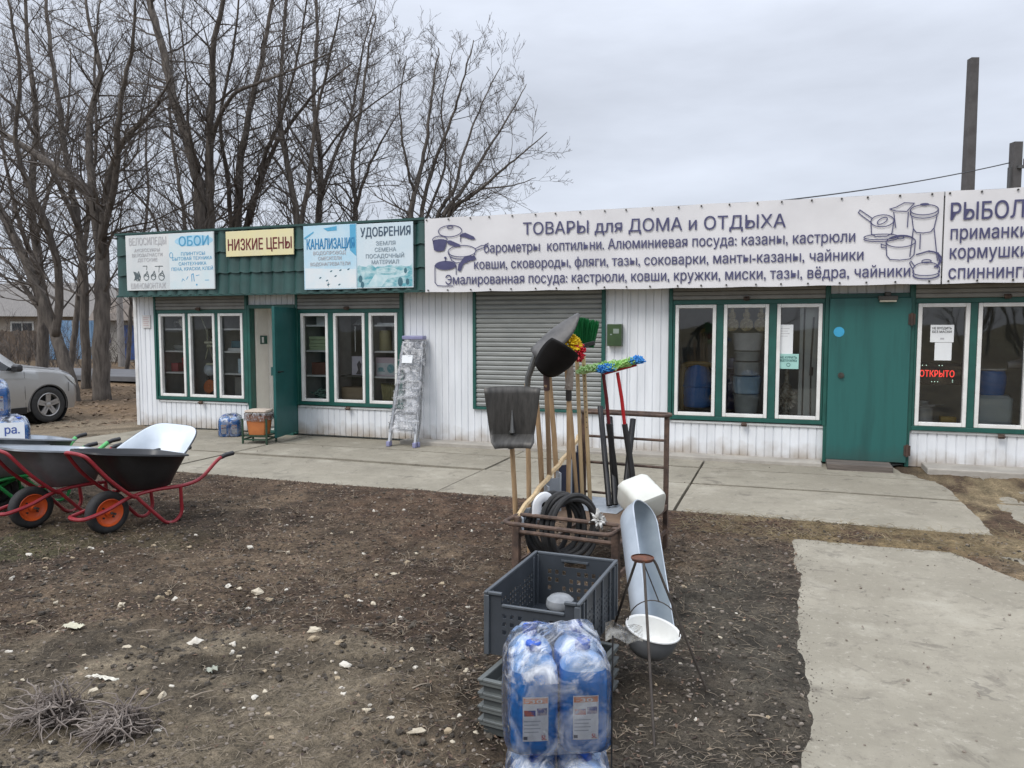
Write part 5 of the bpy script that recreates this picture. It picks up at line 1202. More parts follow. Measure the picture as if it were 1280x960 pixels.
# galvanised feeding trough leaning on the rack
A = Vector((9.575, -6.0, .02)); B = Vector((9.35, -5.36, .60)); ax = (B-A).normalized()
op = Vector((.80, -.42, .30)); op = (op-ax*op.dot(ax)).normalized(); sd_ = ax.cross(op)
t = thing('feed_trough', 'long galvanised feeding trough with rounded ends leaning on the rack corner', 'trough', tuple(A))
Lt = (B-A).length; rings = []; inn = []
for i in range(33):
    f = .5-.5*math.cos(math.pi*i/32); s = min(f, 1-f)*Lt; k = math.sqrt(max(0.0, 1-(1-min(1, s/.11))**2)); k = max(k, .03); w_, dp = .108*(k**.8), .155*k
    rg_ = []; ri = []
    for j in range(15):
        a = math.pi*j/14; x = math.cos(a); y = math.sin(a)
        sg = math.copysign(abs(x)**.75, x)
        rg_.append(A+ax*(f*Lt)+sd_*(sg*w_)-op*(dp*y**.75)); ri.append(A+ax*(f*Lt)+sd_*(sg*w_*.965)-op*(dp*.97*y**.75))
    rings.append(rg_); inn.append(ri)
mb = MB(); mb.grid(rings); mb.build('trough_shell', M('shiny_galvanised', (.52, .57, .62), (.40, .45, .50), scale=5, rough=.35, metal=.45, r2=.5), t, world=True)
mb = MB(); mb.grid(inn); mb.build('trough_inside', M('dull_galvanised', (.36, .41, .45), (.28, .33, .37), scale=5, rough=.5, metal=.4), t, world=True)
mb = MB(); mb.tube([r_[0] for r_ in rings]+[r_[-1] for r_ in rings[::-1]], .0045, 6, closed=True); mb.build('rolled_rim', galv_m, t, world=True)
# ------------------------------------------------------------------ wheelbarrows
def tub_ring(z0, dz, xf, xr, wf, wr, e=.45, n=40, off=0.):
    r_ = []; xm, hx = (xf+xr)/2, (xr-xf)/2+off
    for k in range(n):
        a = 2*math.pi*k/n; c, s = math.cos(a), math.sin(a)
        x = xm+hx*math.copysign(abs(c)**e, c); f = (x-xf)/(xr-xf); w_ = wf+(wr-wf)*min(1, f*1.6)+off
        r_.append(Vector((x, w_*math.copysign(abs(s)**e, s), z0+dz*f)))
    return r_
def tub(off=0., lip=True):
    L_ = [tub_ring(.315, .0, .12, .44, .13, .17, off=off), tub_ring(.33, .0, .10, .47, .15, .19, off=off), tub_ring(.42, -.02, .03, .50, .18, .22, off=off), tub_ring(.54, -.06, -.07, .535, .205, .265, off=off), tub_ring(.675, -.115, -.18, .58, .22, .30, off=off)]
    if lip: L_ += [tub_ring(.678, -.115, -.195, .595, .235, .315, off=off), tub_ring(.665, -.115, -.20, .60, .24, .32, off=off)]
    return L_
def wheelbarrow(label, loc, rz, frame_m, outer_m, inner_m_, rim_m, grip=black_m, group='wheelbarrows in front of the shop'):
    t = thing('wheelbarrow', label, 'wheelbarrow', loc, rz, group)
    mb = MB(); mb.loft(tub(), True, False); mb.build('tub', outer_m, t, ang=60)
    mb = MB(); mb.loft(tub(-.006, False), True, False); mb.build('tub_lining', inner_m_, t, ang=60)
    mb = MB()
    for s in (-1, 1):
        mb.tube(smoothpath([(-.265, 0, .165), (-.25, s*.07, .165), (-.20, s*.095, .17), (-.05, s*.10, .205), (.12, s*.12, .275), (.30, s*.165, .307), (.54, s*.215, .312), (.68, s*.24, .355), (.80, s*.275, .475), (.86, s*.29, .515), (.90, s*.295, .525)], 5), .0155, 8)
    for s in (-1, 1):
        mb.tube(smoothpath([(-.245, 0, .665), (-.24, s*.10, .66), (-.205, s*.145, .625), (-.085, s*.17, .47), (.055, s*.172, .335), (.14, s*.165, .275)], 5), .0145, 8)
    mb.build('frame', frame_m, t)
    for s in (-1, 1):
        mb = MB(); mb.tube(smoothpath([(.14, s*.158, .29), (.20, s*.165, .22), (.32, s*.185, .085), (.37, s*.19, .035), (.43, s*.195, .02), (.48, s*.20, .045), (.51, s*.205, .10), (.505, s*.21, .20), (.50, s*.215, .305)], 5), .0145, 8); mb.build('leg', frame_m, t)
        mb = MB(); mb.tube([(.845, s*.286, .508), (.885, s*.293, .522), (.955, s*.30, .530)], .0195, 10); mb.build('grip', grip, t)
    mt = Matrix.Rotation(R(90), 4, 'X'); mt = Matrix.Translation((0, 0, .165)) @ mt @ Matrix.Diagonal((.9, .9, 1, 1))
    mb = MB(); prof = [(.118, -.035), (.135, -.043), (.16, -.043), (.178, -.033), (.185, -.015)]; prof = prof+[(r_, -z_) for r_, z_ in prof[::-1]]+[(.118, .035)]
    mb.lathe(prof, n=40, mat=mt); wh = mb.build('wheel', blackm_m, t, ang=50)
    mb = MB(); prof = [(.122, -.040), (.116, -.042), (.108, -.030), (.098, -.022), (.065, -.012), (.034, -.014), (.034, -.040), (.018, -.042), (.018, -.06), (.001, -.06)]
    mb.lathe(prof, n=32, mat=mt); mb.lathe([(r_, -z_) for r_, z_ in prof], n=32, mat=mt); mb.build('rim', rim_m, wh)
    mb = MB(); mb.cyl((0, -.115, .165), (0, .115, .165), .010, n=8); mb.build('axle', dksteel_m, wh)
    for q in range(4): a = R(45+90*q); mb = MB(); mb.cyl((.055*math.cos(a), -.024, .165+.055*math.sin(a)), (.055*math.cos(a), -.010, .165+.055*math.sin(a)), .0075, n=8); mb.build('bolt', dksteel_m, wh)
    return t
grey_tub = M('zinc_tub', (.23, .24, .25), (.16, .17, .18), scale=5, rough=.42, metal=.5, r2=.6)
zinc_in = M('zinc_lining', (.52, .56, .60), (.42, .46, .50), scale=4, rough=.35, metal=.35)
white_in = M('white_lining', (.60, .65, .69), (.50, .55, .60), scale=3, rough=.3)
green_f = M('bright_green_frame', (.02, .26, .06), (.015, .2, .05), rough=.4); red2 = red_m
WB = R(77)
wb1 = wheelbarrow('black tub wheelbarrow on a red frame with orange wheel, carrying a loose white tub', (5.12, -5.26, gh(5.12, -5.26)), WB, red_m, black_m, M('black_lining', (.05, .05, .052), rough=.4), orange_m)
wb2 = wheelbarrow('zinc grey tub wheelbarrow on a red frame with orange wheel, beside the black one', (4.38, -5.32, gh(4.38, -5.32)), WB, red_m, grey_tub, zinc_in, orange_m)
wb3 = wheelbarrow('green framed wheelbarrow with zinc tub cut by the left picture edge', (3.62, -5.30, gh(3.62, -5.30)), WB, green_f, grey_tub, zinc_in, black_m)
wb4 = wheelbarrow('second green framed wheelbarrow behind the zinc one, only its grips show', (3.60, -5.02, gh(3.60, -5.02)), WB, green_f, grey_tub, zinc_in, black_m)
for w_ in (wb3, wb4):
    mb = MB()
    for s in (-1, 1): mb.tube([(.72, s*.25, .40), (.80, s*.275, .475), (.845, s*.286, .508)], .0205, 10)
    mb.build('grip_sleeve', M('light_green_sleeve', (.12, .50, .16), rough=.45), w_)
lt = thing('loose_tub', 'loose tub with white inside lying tilted in the black wheelbarrow', 'tub', (5.12, -5.26, .05))
TT = Matrix.Translation((4.99, -4.60, .37)) @ Matrix.Rotation(R(284), 4, 'Z') @ Matrix.Rotation(R(15), 4, 'Y') @ Matrix.Rotation(R(-6), 4, 'X') @ Matrix.Diagonal((.98, .95, .78, 1)) @ Matrix.Translation((-.2, 0, -.30))
mb = MB(); mb.loft(tub(), True, False); mb.xf(TT); mb.build('tub_shell', M('dark_grey_plastic', (.07, .075, .08), rough=.45), lt, world=True, ang=60)
mb = MB(); mb.loft(tub(-.006)[:-1], True, False); mb.xf(TT); mb.build('tub_lining', white_in, lt, world=True, ang=60)

# ------------------------------------------------------------------ plank table with bottles at the left edge
tz = .47
t = thing('plank_table', 'low trestle of grey planks at the left edge carrying blue bottles', 'table', (3.30, -4.62, 0), R(10))
for k in range(5):
    mb = MB(); mb.bx(-1.2, .44+.05*((k*3) % 4), -.30+.125*k, -.30+.125*k+.115, tz-.025, tz+.004*(k % 2)); mb.build('plank', M('grey_plank', (.40, .36, .31), (.28, .25, .21), scale=4, rough=.85, stretch=(.5, 4, 4), bump=.2), t, bevel=.003)
for x_ in (-.9, .15):
    mb = MB(); mb.bx(x_-.03, x_+.03, -.32, .34, tz-.09, tz-.027)
    for y_ in (-.27, .27): mb.bx(x_-.025, x_+.025, y_-.025, y_+.025, -.03, tz-.09)
    mb.build('trestle', M('grey_plank', (.4, .4, .4)), t)
bp1 = bottle_pack('lower wrapped pack of blue bottles on the plank table, paper price sheet in front', (3.36, -4.70, tz+.008), R(52), 8, 'bottle packs on the plank table')
bp2 = bottle_pack('upper wrapped pack of blue bottles stacked on the plank table', (3.22, -4.78, tz+.35), R(52), 9, 'bottle packs on the plank table')
mb = MB(); mb.bx(-.155, .155, -.163, -.1615, .13, .285); pm_ = Matrix.Translation((3.36, -4.70, tz+.008)) @ Matrix.Rotation(R(40), 4, 'Z'); mb.xf(pm_)
ps = one('price_sheet', mb, paper_m, 'white paper sheet with blue handwriting on the lower bottle pack', 'sheet', tuple(pm_ @ Vector((0, -.162, .13))))
o = text('ра.', .0, .115, .185, .075, -.1645, M('blue_marker', (.05, .10, .35)), None, .02); o.data.transform(Matrix.Translation(-ps.location) @ pm_); o.parent = ps
mb = MB(); a_ = CP(30, 553, 8.35); b_ = CP(48, 552, 8.35); c_ = CP(33, 545, 8.35)
red_h = MB(); red_h.tube([CP(-15, 556, 8.0), CP(30, 554, 8.2), CP(46, 553.3, 8.3)], .018, 8); one('shovel_handle', red_h, M('bright_red_handle', (.4, .01, .02)), 'red round handle poking out behind the blue bottles', 'handle', CP(30, 554, 8.2))

# ------------------------------------------------------------------ silver car
car_h = R(86); hd = Vector((math.cos(car_h), math.sin(car_h), 0)); rt_ = Vector((math.sin(car_h), -math.cos(car_h), 0))
_w = CP(57, 506, 15.0); cl_ = Vector((_w.x, _w.y, -.225))-rt_*.78
car = thing('parked_car', 'silver family car parked by the bare trees, front half in view', 'car', tuple(cl_), car_h)
ST_ = [  # x, half width low, sill z, half width belt, belt z, shoulder y,z, edge y,z, centre z
 (.76, .50, .34, .56, .50, .54, .66, .46, .76, .79), (.71, .66, .26, .72, .50, .70, .71, .58, .84, .88), (.60, .78, .24, .82, .54, .80, .82, .65, .94, .98), (.36, .84, .24, .875, .60, .86, .92, .71, 1.02, 1.07), (.0, .855, .24, .885, .66, .875, .985, .74, 1.075, 1.13),
 (-.30, .86, .24, .89, .68, .88, 1.01, .75, 1.11, 1.17), (-.50, .86, .24, .89, .68, .88, 1.02, .75, 1.14, 1.21), (-.84, .86, .24, .89, .68, .88, 1.04, .70, 1.41, 1.48), (-1.25, .86, .24, .89, .69, .88, 1.05, .64, 1.61, 1.67), (-2.0, .86, .24, .89, .69, .88, 1.06, .63, 1.67, 1.72), (-2.8, .86, .24, .89, .70, .88, 1.08, .62, 1.64, 1.70), (-3.25, .85, .25, .88, .72, .87, 1.10, .60, 1.57, 1.63), (-3.46, .82, .30, .85, .74, .84, 1.12, .62, 1.36, 1.42), (-3.56, .76, .38, .79, .74, .78, 1.10, .64, 1.16, 1.19)]
def cs(S, s):
    x, yl, zl, yb, zb, ysx, zs, ye, ze, zc = S
    return [Vector((x, s*y, z)) for y, z in ((yl*.82, zl-.02), (yl, zl), (yl+(yb-yl)*.7, (zl+zb)/2), (yb, zb), ((yb+ysx)/2+.004, (zb+zs)/2), (ysx, zs), (ysx*.55+ye*.45+.02, zs*.55+ze*.45), (ye, ze))]
def interp(x):
    for a, b in zip(ST_[:-1], ST_[1:]):
        if b[0] <= x <= a[0]:
            f = (a[0]-x)/(a[0]-b[0]); f2 = f; return tuple(p_*(1-f2)+q_*f2 for p_, q_ in zip(a, b))
rings = []
xs_ = sorted(set([round(s[0], 3) for s in ST_]+list(np.round(np.arange(-3.5, .75, .09), 3))), reverse=True)
for x in xs_:
    S = interp(x) if x not in (.76, -3.56) else (ST_[0] if x > 0 else ST_[-1])
    Rr = cs(S, -1); Lr = cs(S, 1); C = Vector((S[0], 0, S[9])); Bt = Vector((S[0], 0, S[2]-.03))
    rings.append(Rr+[C]+Lr[::-1]+[Bt])
mb = MB(); mb.loft(rings); bodyo = mb.build('body', M('silver_paint', (.45, .45, .44), (.42, .42, .41), scale=2, rough=.32, metal=.55, coat=.6), car, ang=38)
cut = MB()
for x_ in (0, -2.62): cut.cyl((x_, -1.2, .35), (x_, -.50, .35), .405, n=40); cut.cyl((x_, .50, .35), (x_, 1.2, .35), .405, n=40)
cuto = cut.build('cutter', None, car, smooth=False)
bm_ = bodyo.modifiers.new('w', 'BOOLEAN'); bm_.operation = 'DIFFERENCE'; bm_.object = cuto; bm_.solver = 'EXACT'
dg = bpy.context.evaluated_depsgraph_get(); dg.update(); nm = bpy.data.meshes.new_from_object(bodyo.evaluated_get(dg)); bodyo.modifiers.clear(); bodyo.data = nm; nm.name = 'body'
bpy.data.objects.remove(cuto)
dark_trim = M('dark_car_trim', (.018, .018, .019), rough=.5)
for x_, s in ((0, -1), (0, 1), (-2.62, -1), (-2.62, 1)):
    mb = MB(); mt = Matrix.Translation((x_, s*.78, .35)) @ Matrix.Rotation(R(90)*(1 if s < 0 else -1), 4, 'X')
    mb.lathe([(.225, -.09), (.27, -.105), (.32, -.10), (.345, -.085), (.352, -.04), (.352, .04), (.345, .085), (.32, .10), (.27, .105), (.225, .09)], n=44, mat=mt); wh = mb.build('wheel', M('car_tyre', (.022, .022, .023), (.035, .034, .032), rough=.8, scale=15), car, ang=50)
    mb = MB(); mb.lathe([(.232, .098), (.222, .104), (.212, .095), (.205, .05), (.20, .0)], n=44, mat=mt)
    for k in range(5):
        a = R(90+72*k); u = Vector((math.cos(a), math.sin(a), 0)); v = Vector((-u.y, u.x, 0))
        for sg in (-1, 1):
            mb.loft([[mt @ (u*.035+v*(w_)+Vector((0, 0, z_))) for w_, z_ in ((-.03+sg*.012, .06), (.03+sg*.012, .06), (.03+sg*.012, .085), (-.03+sg*.012, .085))], [mt @ (u*.21+v*(w_+sg*.028)+Vector((0, 0, z_))) for w_, z_ in ((-.024, .065), (.024, .065), (.024, .098), (-.024, .098))]])
    mb.lathe([(.05, .06), (.05, .094), (.03, .10), (.001, .101)], n=20, mat=mt); mb.build('rim', M('alloy_rim', (.42, .41, .40), (.34, .33, .32), rough=.35, metal=.6), wh, ang=30)
    mb = MB(); mb.lathe([(.215, .02), (.001, .02)], n=30, mat=mt); mb.build('brake_disc', M('dark_disc', (.015, .015, .015)), wh)
    pts = [Vector((x_+.405*math.cos(a), s*(.885 if x_ else .865-.03*max(0, math.cos(a))), .35+.405*math.sin(a))) for a in [R(-14+208*i/30) for i in range(31)]]
    mb = MB(); mb.tube(pts, .03, 6, flat=.55); mb.build('arch_trim', M('arch_trim_grey', (.13, .125, .12), rough=.5), car)
    mb = MB(); mb.lathe([(.40, -.30), (.40, .10)], n=30, mat=mt, cap0=True); mb.build('wheel_well', dark_trim, car)
def onside(x, f, s, off=.008):
    S = interp(x); ys_, zs_, ye, ze = S[5], S[6], S[7], S[8]; m_ = ys_*.55+ye*.45+.02; zm = zs_*.55+ze*.45
    if f < .45: g_ = f/.45; y, z = ys_+(m_-ys_)*g_, zs_+(zm-zs_)*g_
    else: g_ = (f-.45)/.55; y, z = m_+(ye-m_)*g_, zm+(ze-zm)*g_
    return Vector((x, s*(y+off), z))
cglass = M('car_glass', (.012, .014, .016), rough=.06, spec=.8)
for s in (-1, 1):
    for a, b, e0 in ((-.58, -1.80, 1), (-1.90, -2.72, 0), (-2.80, -3.12, 0)):
        mb = MB(); n_ = 12; mb.grid([[onside(a+(b-a)*i/n_, .06+.84*j/6*(1 if not e0 else min(1, max(.05, (i/n_)*2.2))), s) for i in range(n_+1)] for j in range(7)]); mb.build('side_window', cglass, car)
mb = MB(); n_ = 10
mb.grid([[Vector((-.53-.66*j/8, (-1+2*i/n_)*(interp(-.53-.66*j/8)[7]-.05), interp(-.53-.66*j/8)[8]+.012+(interp(-.53-.66*j/8)[9]-interp(-.53-.66*j/8)[8])*(1-abs(-1+2*i/n_)))) for i in range(n_+1)] for j in range(9)]); mb.build('windshield', cglass, car)
for s in (-1, 1):
    def lowside(x, f):
        S = interp(x)
        if f <= 1: y, z = S[3]+(S[5]-S[3])*f+.004*f*(1-f)*4, S[4]+(S[6]-S[4])*f
        else: q = onside(x, (f-1)*.45, 1, .0); y, z = q.y, q.z
        return Vector((x+.010, s*(y+.010), z))
    mb = MB(); mb.grid([[lowside(a_+(b_-a_)*i/8, .62+.75*j/5) for i in range(9)] for j in range(6) for a_, b_ in ((.30+.09*abs(j-3), .715-.012*j),)]); mb.build('headlight', M('headlight_glass', (.50, .49, .45), (.4, .39, .36), rough=.12, coat=1), car)
    mb = MB(); mb.tube([lowside(.44, .60), lowside(.43, .3), lowside(.425, .0)], .0045, 4); mb.tube([onside(x_, .80, s, .004) for x_ in (.58, .4, .2, 0, -.2, -.46)], .0045, 4); mb.build('panel_seam', dark_trim, car)
    mb = MB(); mb.tube([lowside(x_, .62) for x_ in (-.44, -.9, -1.5, -2.1, -2.2)], .006, 4); mb.build('side_crease', M('silver_paint', (.4, .4, .4)), car)
    mb = MB(); mb.tube([(-.66, s*.86, 1.06), (-.66, s*.94, 1.08)], .02, 8); mb.loft([rbox(.05, .10, .0, .03)]*1+[rbox(.09, .115, .03, .04), rbox(.09, .115, .12, .04), rbox(.05, .09, .155, .03)]); mb.v = mb.v[:16]+[(p_[0]*.7-.66, p_[1]*.8+s*.97, p_[2]*.85+1.03) for p_ in mb.v[16:]]; mb.build('mirror', M('mirror_dark', (.03, .03, .032), rough=.4), car)
    mb = MB()
    for x_ in (-.47, -1.85, -2.76): mb.tube([onside(x_, -.01, s, .001), Vector((x_, s*.889, .62)), Vector((x_+.02, s*.866, .30))], .004, 4)
    mb.build('door_seam', dark_trim, car)
    mb = MB(); mb.tube([(-1.65, s*.905, .92), (-1.78, s*.915, .925), (-1.86, s*.905, .92)], .014, 6); mb.tube([(-2.5, s*.905, .94), (-2.6, s*.915, .945), (-2.68, s*.905, .94)], .014, 6); mb.build('door_handle', M('silver_paint', (.4, .4, .4)), car)
    mb = MB(); mb.loft([[Vector((x_, s*y_, z_)) for y_, z_ in ((.80, .20), (.875, .22), (.888, .34), (.80, .34))] for x_ in (-.44, -1.3, -2.2)]); mb.build('sill_trim', dark_trim, car)
mb = MB(); mb.bx(.66, .755, -.5, .5, .36, .46); mb.build('bumper_grille', dark_trim, car)
mb = MB(); mb.bx(-3.56, -3.50, -.72, .72, .42, .60); mb.build('bumper', M('silver_paint', (.4, .4, .4)), car, bevel=.01)

# ------------------------------------------------------------------ wrapped step ladder
t = thing('step_ladder', 'folded aluminium step ladder wrapped in clear film against the white wall', 'ladder', (5.22, -.52, 0))
alu = M('aluminium', (.52, .53, .54), (.44, .45, .46), rough=.4, metal=.5)
Lz = 1.475; top = lambda f, s, dy=0: Vector((5.215+s*(.20-.055*f), -.52+.40*f+dy, Lz*f))
mb = MB()
for s in (-1, 1):
    mb.tube([top(0.03, s), top(.97, s)], .019, 4, flat=1.5); mb.tube([top(.03, s*1.08, .07), top(.95, s*1.04, .05)], .013, 4, flat=1.4)
mb.build('rail', alu, t, world=True)
for k in range(6):
    f = .16+.145*k; q = top(f, 0); mb = MB(); mb.box(q.x, q.y+.02, q.z, .37-.1*f, .09, .028); mb.build('step', alu, t, world=True, bevel=.003)
lil = M('lilac_plastic', (.28, .28, .45), rough=.4)
mb = MB(); q = top(1, 0); mb.box(q.x, q.y+.015, q.z+.01, .33, .12, .055); mb.build('top_cap', lil, t, world=True, bevel=.012)
for s in (-1, 1):
    for dy in (0, .07): q = top(.0, s*(1.0 if dy == 0 else 1.08), dy); mb = MB(); mb.box(q.x, q.y, .035, .05, .05, .07); mb.build('foot', lil, t, world=True, bevel=.008)
mb = MB(); rows = []
for j in range(26):
    f = .13+.84*j/25; row = []
    for i in range(28):
        a = 2*math.pi*i/28; c, s = math.cos(a), math.sin(a); q = top(f, 0, .035); wv = .012*fbm(a*2, f*9, 1.5, 3)
        row.append(q+Vector(((.235-.062*f+wv)*math.copysign(abs(c)**.35, c), (.068+wv)*math.copysign(abs(s)**.5, s), wv)))
    rows.append(row)
mb.loft(rows, False, False); mb.build('wrap', film_mat('ladder_film', 1.3, (.66, .66, .67), 8), t, world=True)
mb = MB()
for j in range(9): f = .22+.075*j; q = top(f, 0); mb.tube([top(f, -1)+Vector((-.03, -.05, -.02*(j % 3))), q+Vector((0, -.062, .02)), top(f+.03*(j % 2), 1)+Vector((.03, -.05, .02))], .004, 5, flat=2)
mb.build('wrap_fold', film2_m, t, world=True)
q = top(.80, 0); mb = MB(); mb.box(q.x-.03, q.y-.066, q.z+.01, .16, .002, .11, Matrix.Rotation(R(-14), 3, 'X')); lb = mb.build('label', paper_m, t, world=True)

# ------------------------------------------------------------------ litter bin and bottle pack by the open door
t = thing('litter_bin', 'orange litter bin with bunched bag in a green metal stand by the open door', 'bin', (3.16, -.86, 0), YAW*.6)
mb = MB(); mb.loft([rbox(.115, .10, .13, .015), rbox(.15, .125, .40, .015)]); mb.build('bucket', M('orange_brown_bin', (.50, .17, .05), (.40, .13, .045), scale=6, rough=.5), t)
mb = MB(); rows = []
for z_, e_ in ((.335, .010), (.36, .016), (.40, .012), (.43, .018), (.44, .006), (.445, -.02)):
    rows.append([p_*1+Vector((.006*math.sin(i*1.9+z_*40), .006*math.cos(i*2.3+z_*50), .012*math.sin(i*1.1+z_*30)*(z_ < .34))) for i, p_ in enumerate(rbox(.145+e_, .12+e_, z_, .02, 8))])
mb.loft(rows, False, True); mb.build('bag', film_mat('bag_film', .9, (.62, .60, .62), 16), t)
mb = MB(); mb.loft([rbox(.15, .125, .444, .02), rbox(.16, .135, .455, .02), rbox(.155, .13, .475, .02), rbox(.10, .08, .485, .02)]); mb.build('lid', M('beige_lid', (.55, .46, .37), (.48, .40, .33), rough=.5), t)
mb = MB()
for sx in (-1, 1):
    for sy in (-1, 1): mb.bx(sx*.175-.011, sx*.175+.011, sy*.15-.011, sy*.15+.011, -.02, .44 if sy > 0 else .36)
    mb.bx(sx*.175-.008, sx*.175+.008, -.138, .138, .06, .08)
mb.bx(-.163, .163, -.158, -.142, .06, .08); mb.bx(-.163, .163, .142, .158, .06, .08); mb.bx(-.163, .163, -.142, .142, .11, .128)
mb.build('stand', M('dark_green_stand', (.020, .055, .03), rough=.5), t)
bottle_pack('wrapped pack of blue bottles on the pavement against the white wall', (2.30, -.42, .005), R(28), 21, None, 2, 2)
mb = MB(); mb.cyl((2.02, -.03, .30), (1.975, -.03, .18), .006, n=6); mb.cyl((2.0, -.03, .18), (2.0, -.03, .12), .005, n=6)
one('wall_hook', mb, black_m, 'small dark bent hook low on the white wall left of the bottles', 'hook', (2.0, -.03, .12))
# ------------------------------------------------------------------ goods behind the windows
def good(name, label, cat, mb, mat, loc, group=None, **k): return one(name, mb, mat, label, cat, loc, group, **k)
def cylgood(c, prof, n=26): mb = MB(); mb.lathe(prof, c=c, n=n); return mb
def boxgood(x0, x1, y0, y1, z0, z1): mb = MB(); mb.bx(x0, x1, y0, y1, z0, z1); return mb
dgrey = M('plain_grey_plastic', (.30, .31, .31), (.24, .25, .25), rough=.45)
# window 1 (far left)
mb = MB(); mb.lathe([(.0, 1.62), (.10, 1.62), (.14, 1.68), (.15, 1.76), (.145, 1.765)], c=(.95, .26, 0)); good('white_bowl', 'pale bowl on the top shelf of the leftmost window', 'bowl', mb, M('cream_plastic', (.55, .54, .48)), (.95, .26, 1.62))
mb = MB(); mb.tube(smoothpath([(.70, .25, 1.64), (.74, .2, 1.72), (.82, .22, 1.70), (.80, .25, 1.64)]), .02, 8); good('grey_fitting', 'grey bent pipe fitting on the top shelf of the leftmost window', 'fitting', mb, dgrey, (.75, .22, 1.62))
mb = MB(); mb.loft([sup(.16, .12, 1.262), sup(.20, .15, 1.30), sup(.21, .16, 1.34), sup(.20, .15, 1.345), sup(.15, .11, 1.28)], True, True); mb.xf(Matrix.Translation((.90, .28, 0))); good('grey_tray', 'shallow grey tray on the second shelf of the leftmost window', 'tray', mb, dgrey, (.9, .28, 1.262))
mb = MB(); mb.lathe([(.10, .915), (.13, .93), (.16, 1.14), (.165, 1.145), (.155, 1.14), (.12, .94)], c=(1.0, .28, 0)); 
for k in range(10): mb.tube([(1.0+.163*math.cos(R(36*k)), .28+.163*math.sin(R(36*k)), 1.13), (1.0+.135*math.cos(R(36*k+18)), .28+.135*math.sin(R(36*k+18)), .95)], .008, 5)
good('red_basket', 'round red plastic basket on a shelf of the leftmost window', 'basket', mb, M('red_plastic', (.55, .07, .07), rough=.45), (1.0, .28, .915))
good('pink_box', 'small pinkish red box left of the red basket in the window', 'box', boxgood(.66, .80, .16, .36, .912, 1.05), M('dusty_red', (.42, .09, .10)), (.73, .26, .912), bevel=.004)
for k, (x_, z_, r_, lb) in enumerate(((1.05, .72, .10, 'orange disc standing at the foot of the leftmost window pane'), (1.40, .68, .11, 'orange disc standing low in the pane with the hanging tools'))):
    mb = MB(); mt = Matrix.Translation((x_, .20, z_)) @ Matrix.Rotation(R(78), 4, 'X'); mb.lathe([(.03, .0), (r_*.8, .0), (r_, .012), (r_, .022), (r_*.8, .018), (.03, .02)], n=26, mat=mt); mb.lathe([(.0, .02), (.03, .03)], n=14, mat=mt); good('orange_disc', lb, 'disc', mb, M('dull_orange', (.55, .16, .05), rough=.5), (x_, .2, z_-r_), 'orange discs in the left window')
    mb = MB(); mb.tube([(x_-.08, .24, .05), (x_, .22, z_-.10)], .02, 8); good('disc_stand', ('dark prop under the left orange disc' if k == 0 else 'dark prop under the right orange disc'), 'prop', mb, dksteel_m, (x_-.08, .24, .05))
mb = MB(); mb.tube([(1.30, .15, 1.80), (1.42, .15, 1.55), (1.40, .16, 1.30)], .008, 5); mb.tube([(1.50, .16, 1.45), (1.58, .16, 1.25), (1.50, .16, 1.12)], .012, 6); mb.tube([(1.36, .16, 1.12), (1.44, .16, 1.36), (1.50, .16, 1.15)], .010, 6); mb.bx(1.36, 1.60, .14, .18, 1.375, 1.405); mb.bx(1.42, 1.64, .14, .18, 1.325, 1.352); mb.bx(1.38, 1.60, .14, .18, 1.03, 1.06)
good('folding_frame', 'hanging yellow green folding tool frame in the middle left pane', 'tool', mb, M('olive_yellow', (.46, .46, .26), (.6, .6, .52), rough=.5), (1.42, .15, 1.03))
good('blue_canister', 'upright blue canister behind the hanging tool frame', 'canister', boxgood(1.56, 1.72, .22, .42, .92, 1.30), blue_m, (1.64, .32, .92), bevel=.03)
mb = MB(); mt = Matrix.Translation((1.43, .18, .96)) @ Matrix.Rotation(R(80), 4, 'X') @ Matrix.Rotation(R(20), 4, 'Y'); mb.lathe([(.001, .03), (.06, .02), (.10, .0), (.105, .004), (.06, .03), (.001, .04)], n=26, mat=mt); good('steel_dish', 'shiny steel dish hanging below the tool frame', 'dish', mb, galv_m, (1.43, .18, .86))
mb = MB(); mb.tube(smoothpath([(1.34, .22, .62), (1.36, .22, .9), (1.45, .24, 1.2), (1.36, .26, 1.6)]), .022, 8); mb.bx(1.26, 1.42, .5, .7, .05, 1.75); good('dark_rack', 'dark upright stand in the middle left pane', 'stand', mb, M('dark_olive', (.05, .055, .045)), (1.34, .5, .05))
good('white_box', 'long white carton on a shelf in the third pane', 'box', boxgood(1.83, 2.16, .12, .36, 1.258, 1.305), white_m, (2.0, .24, 1.258), bevel=.004)
good('teal_box', 'dark teal blue case on the white carton in the third pane', 'box', boxgood(1.86, 2.12, .16, .36, 1.306, 1.42), M('teal_plastic', (.05, .16, .22)), (2.0, .26, 1.306), bevel=.01)
good('pale_blue_box', 'pale blue cardboard box on a shelf near the open door', 'box', boxgood(2.02, 2.26, .12, .36, .913, 1.14), M('pale_blue_card', (.55, .68, .74), (.48, .6, .66)), (2.14, .24, .913), bevel=.004)
good('grey_carton', 'tall grey carton at the foot of the third pane', 'box', boxgood(1.92, 2.20, .16, .42, .05, .85), M('grey_card', (.26, .25, .23)), (2.06, .3, .05))
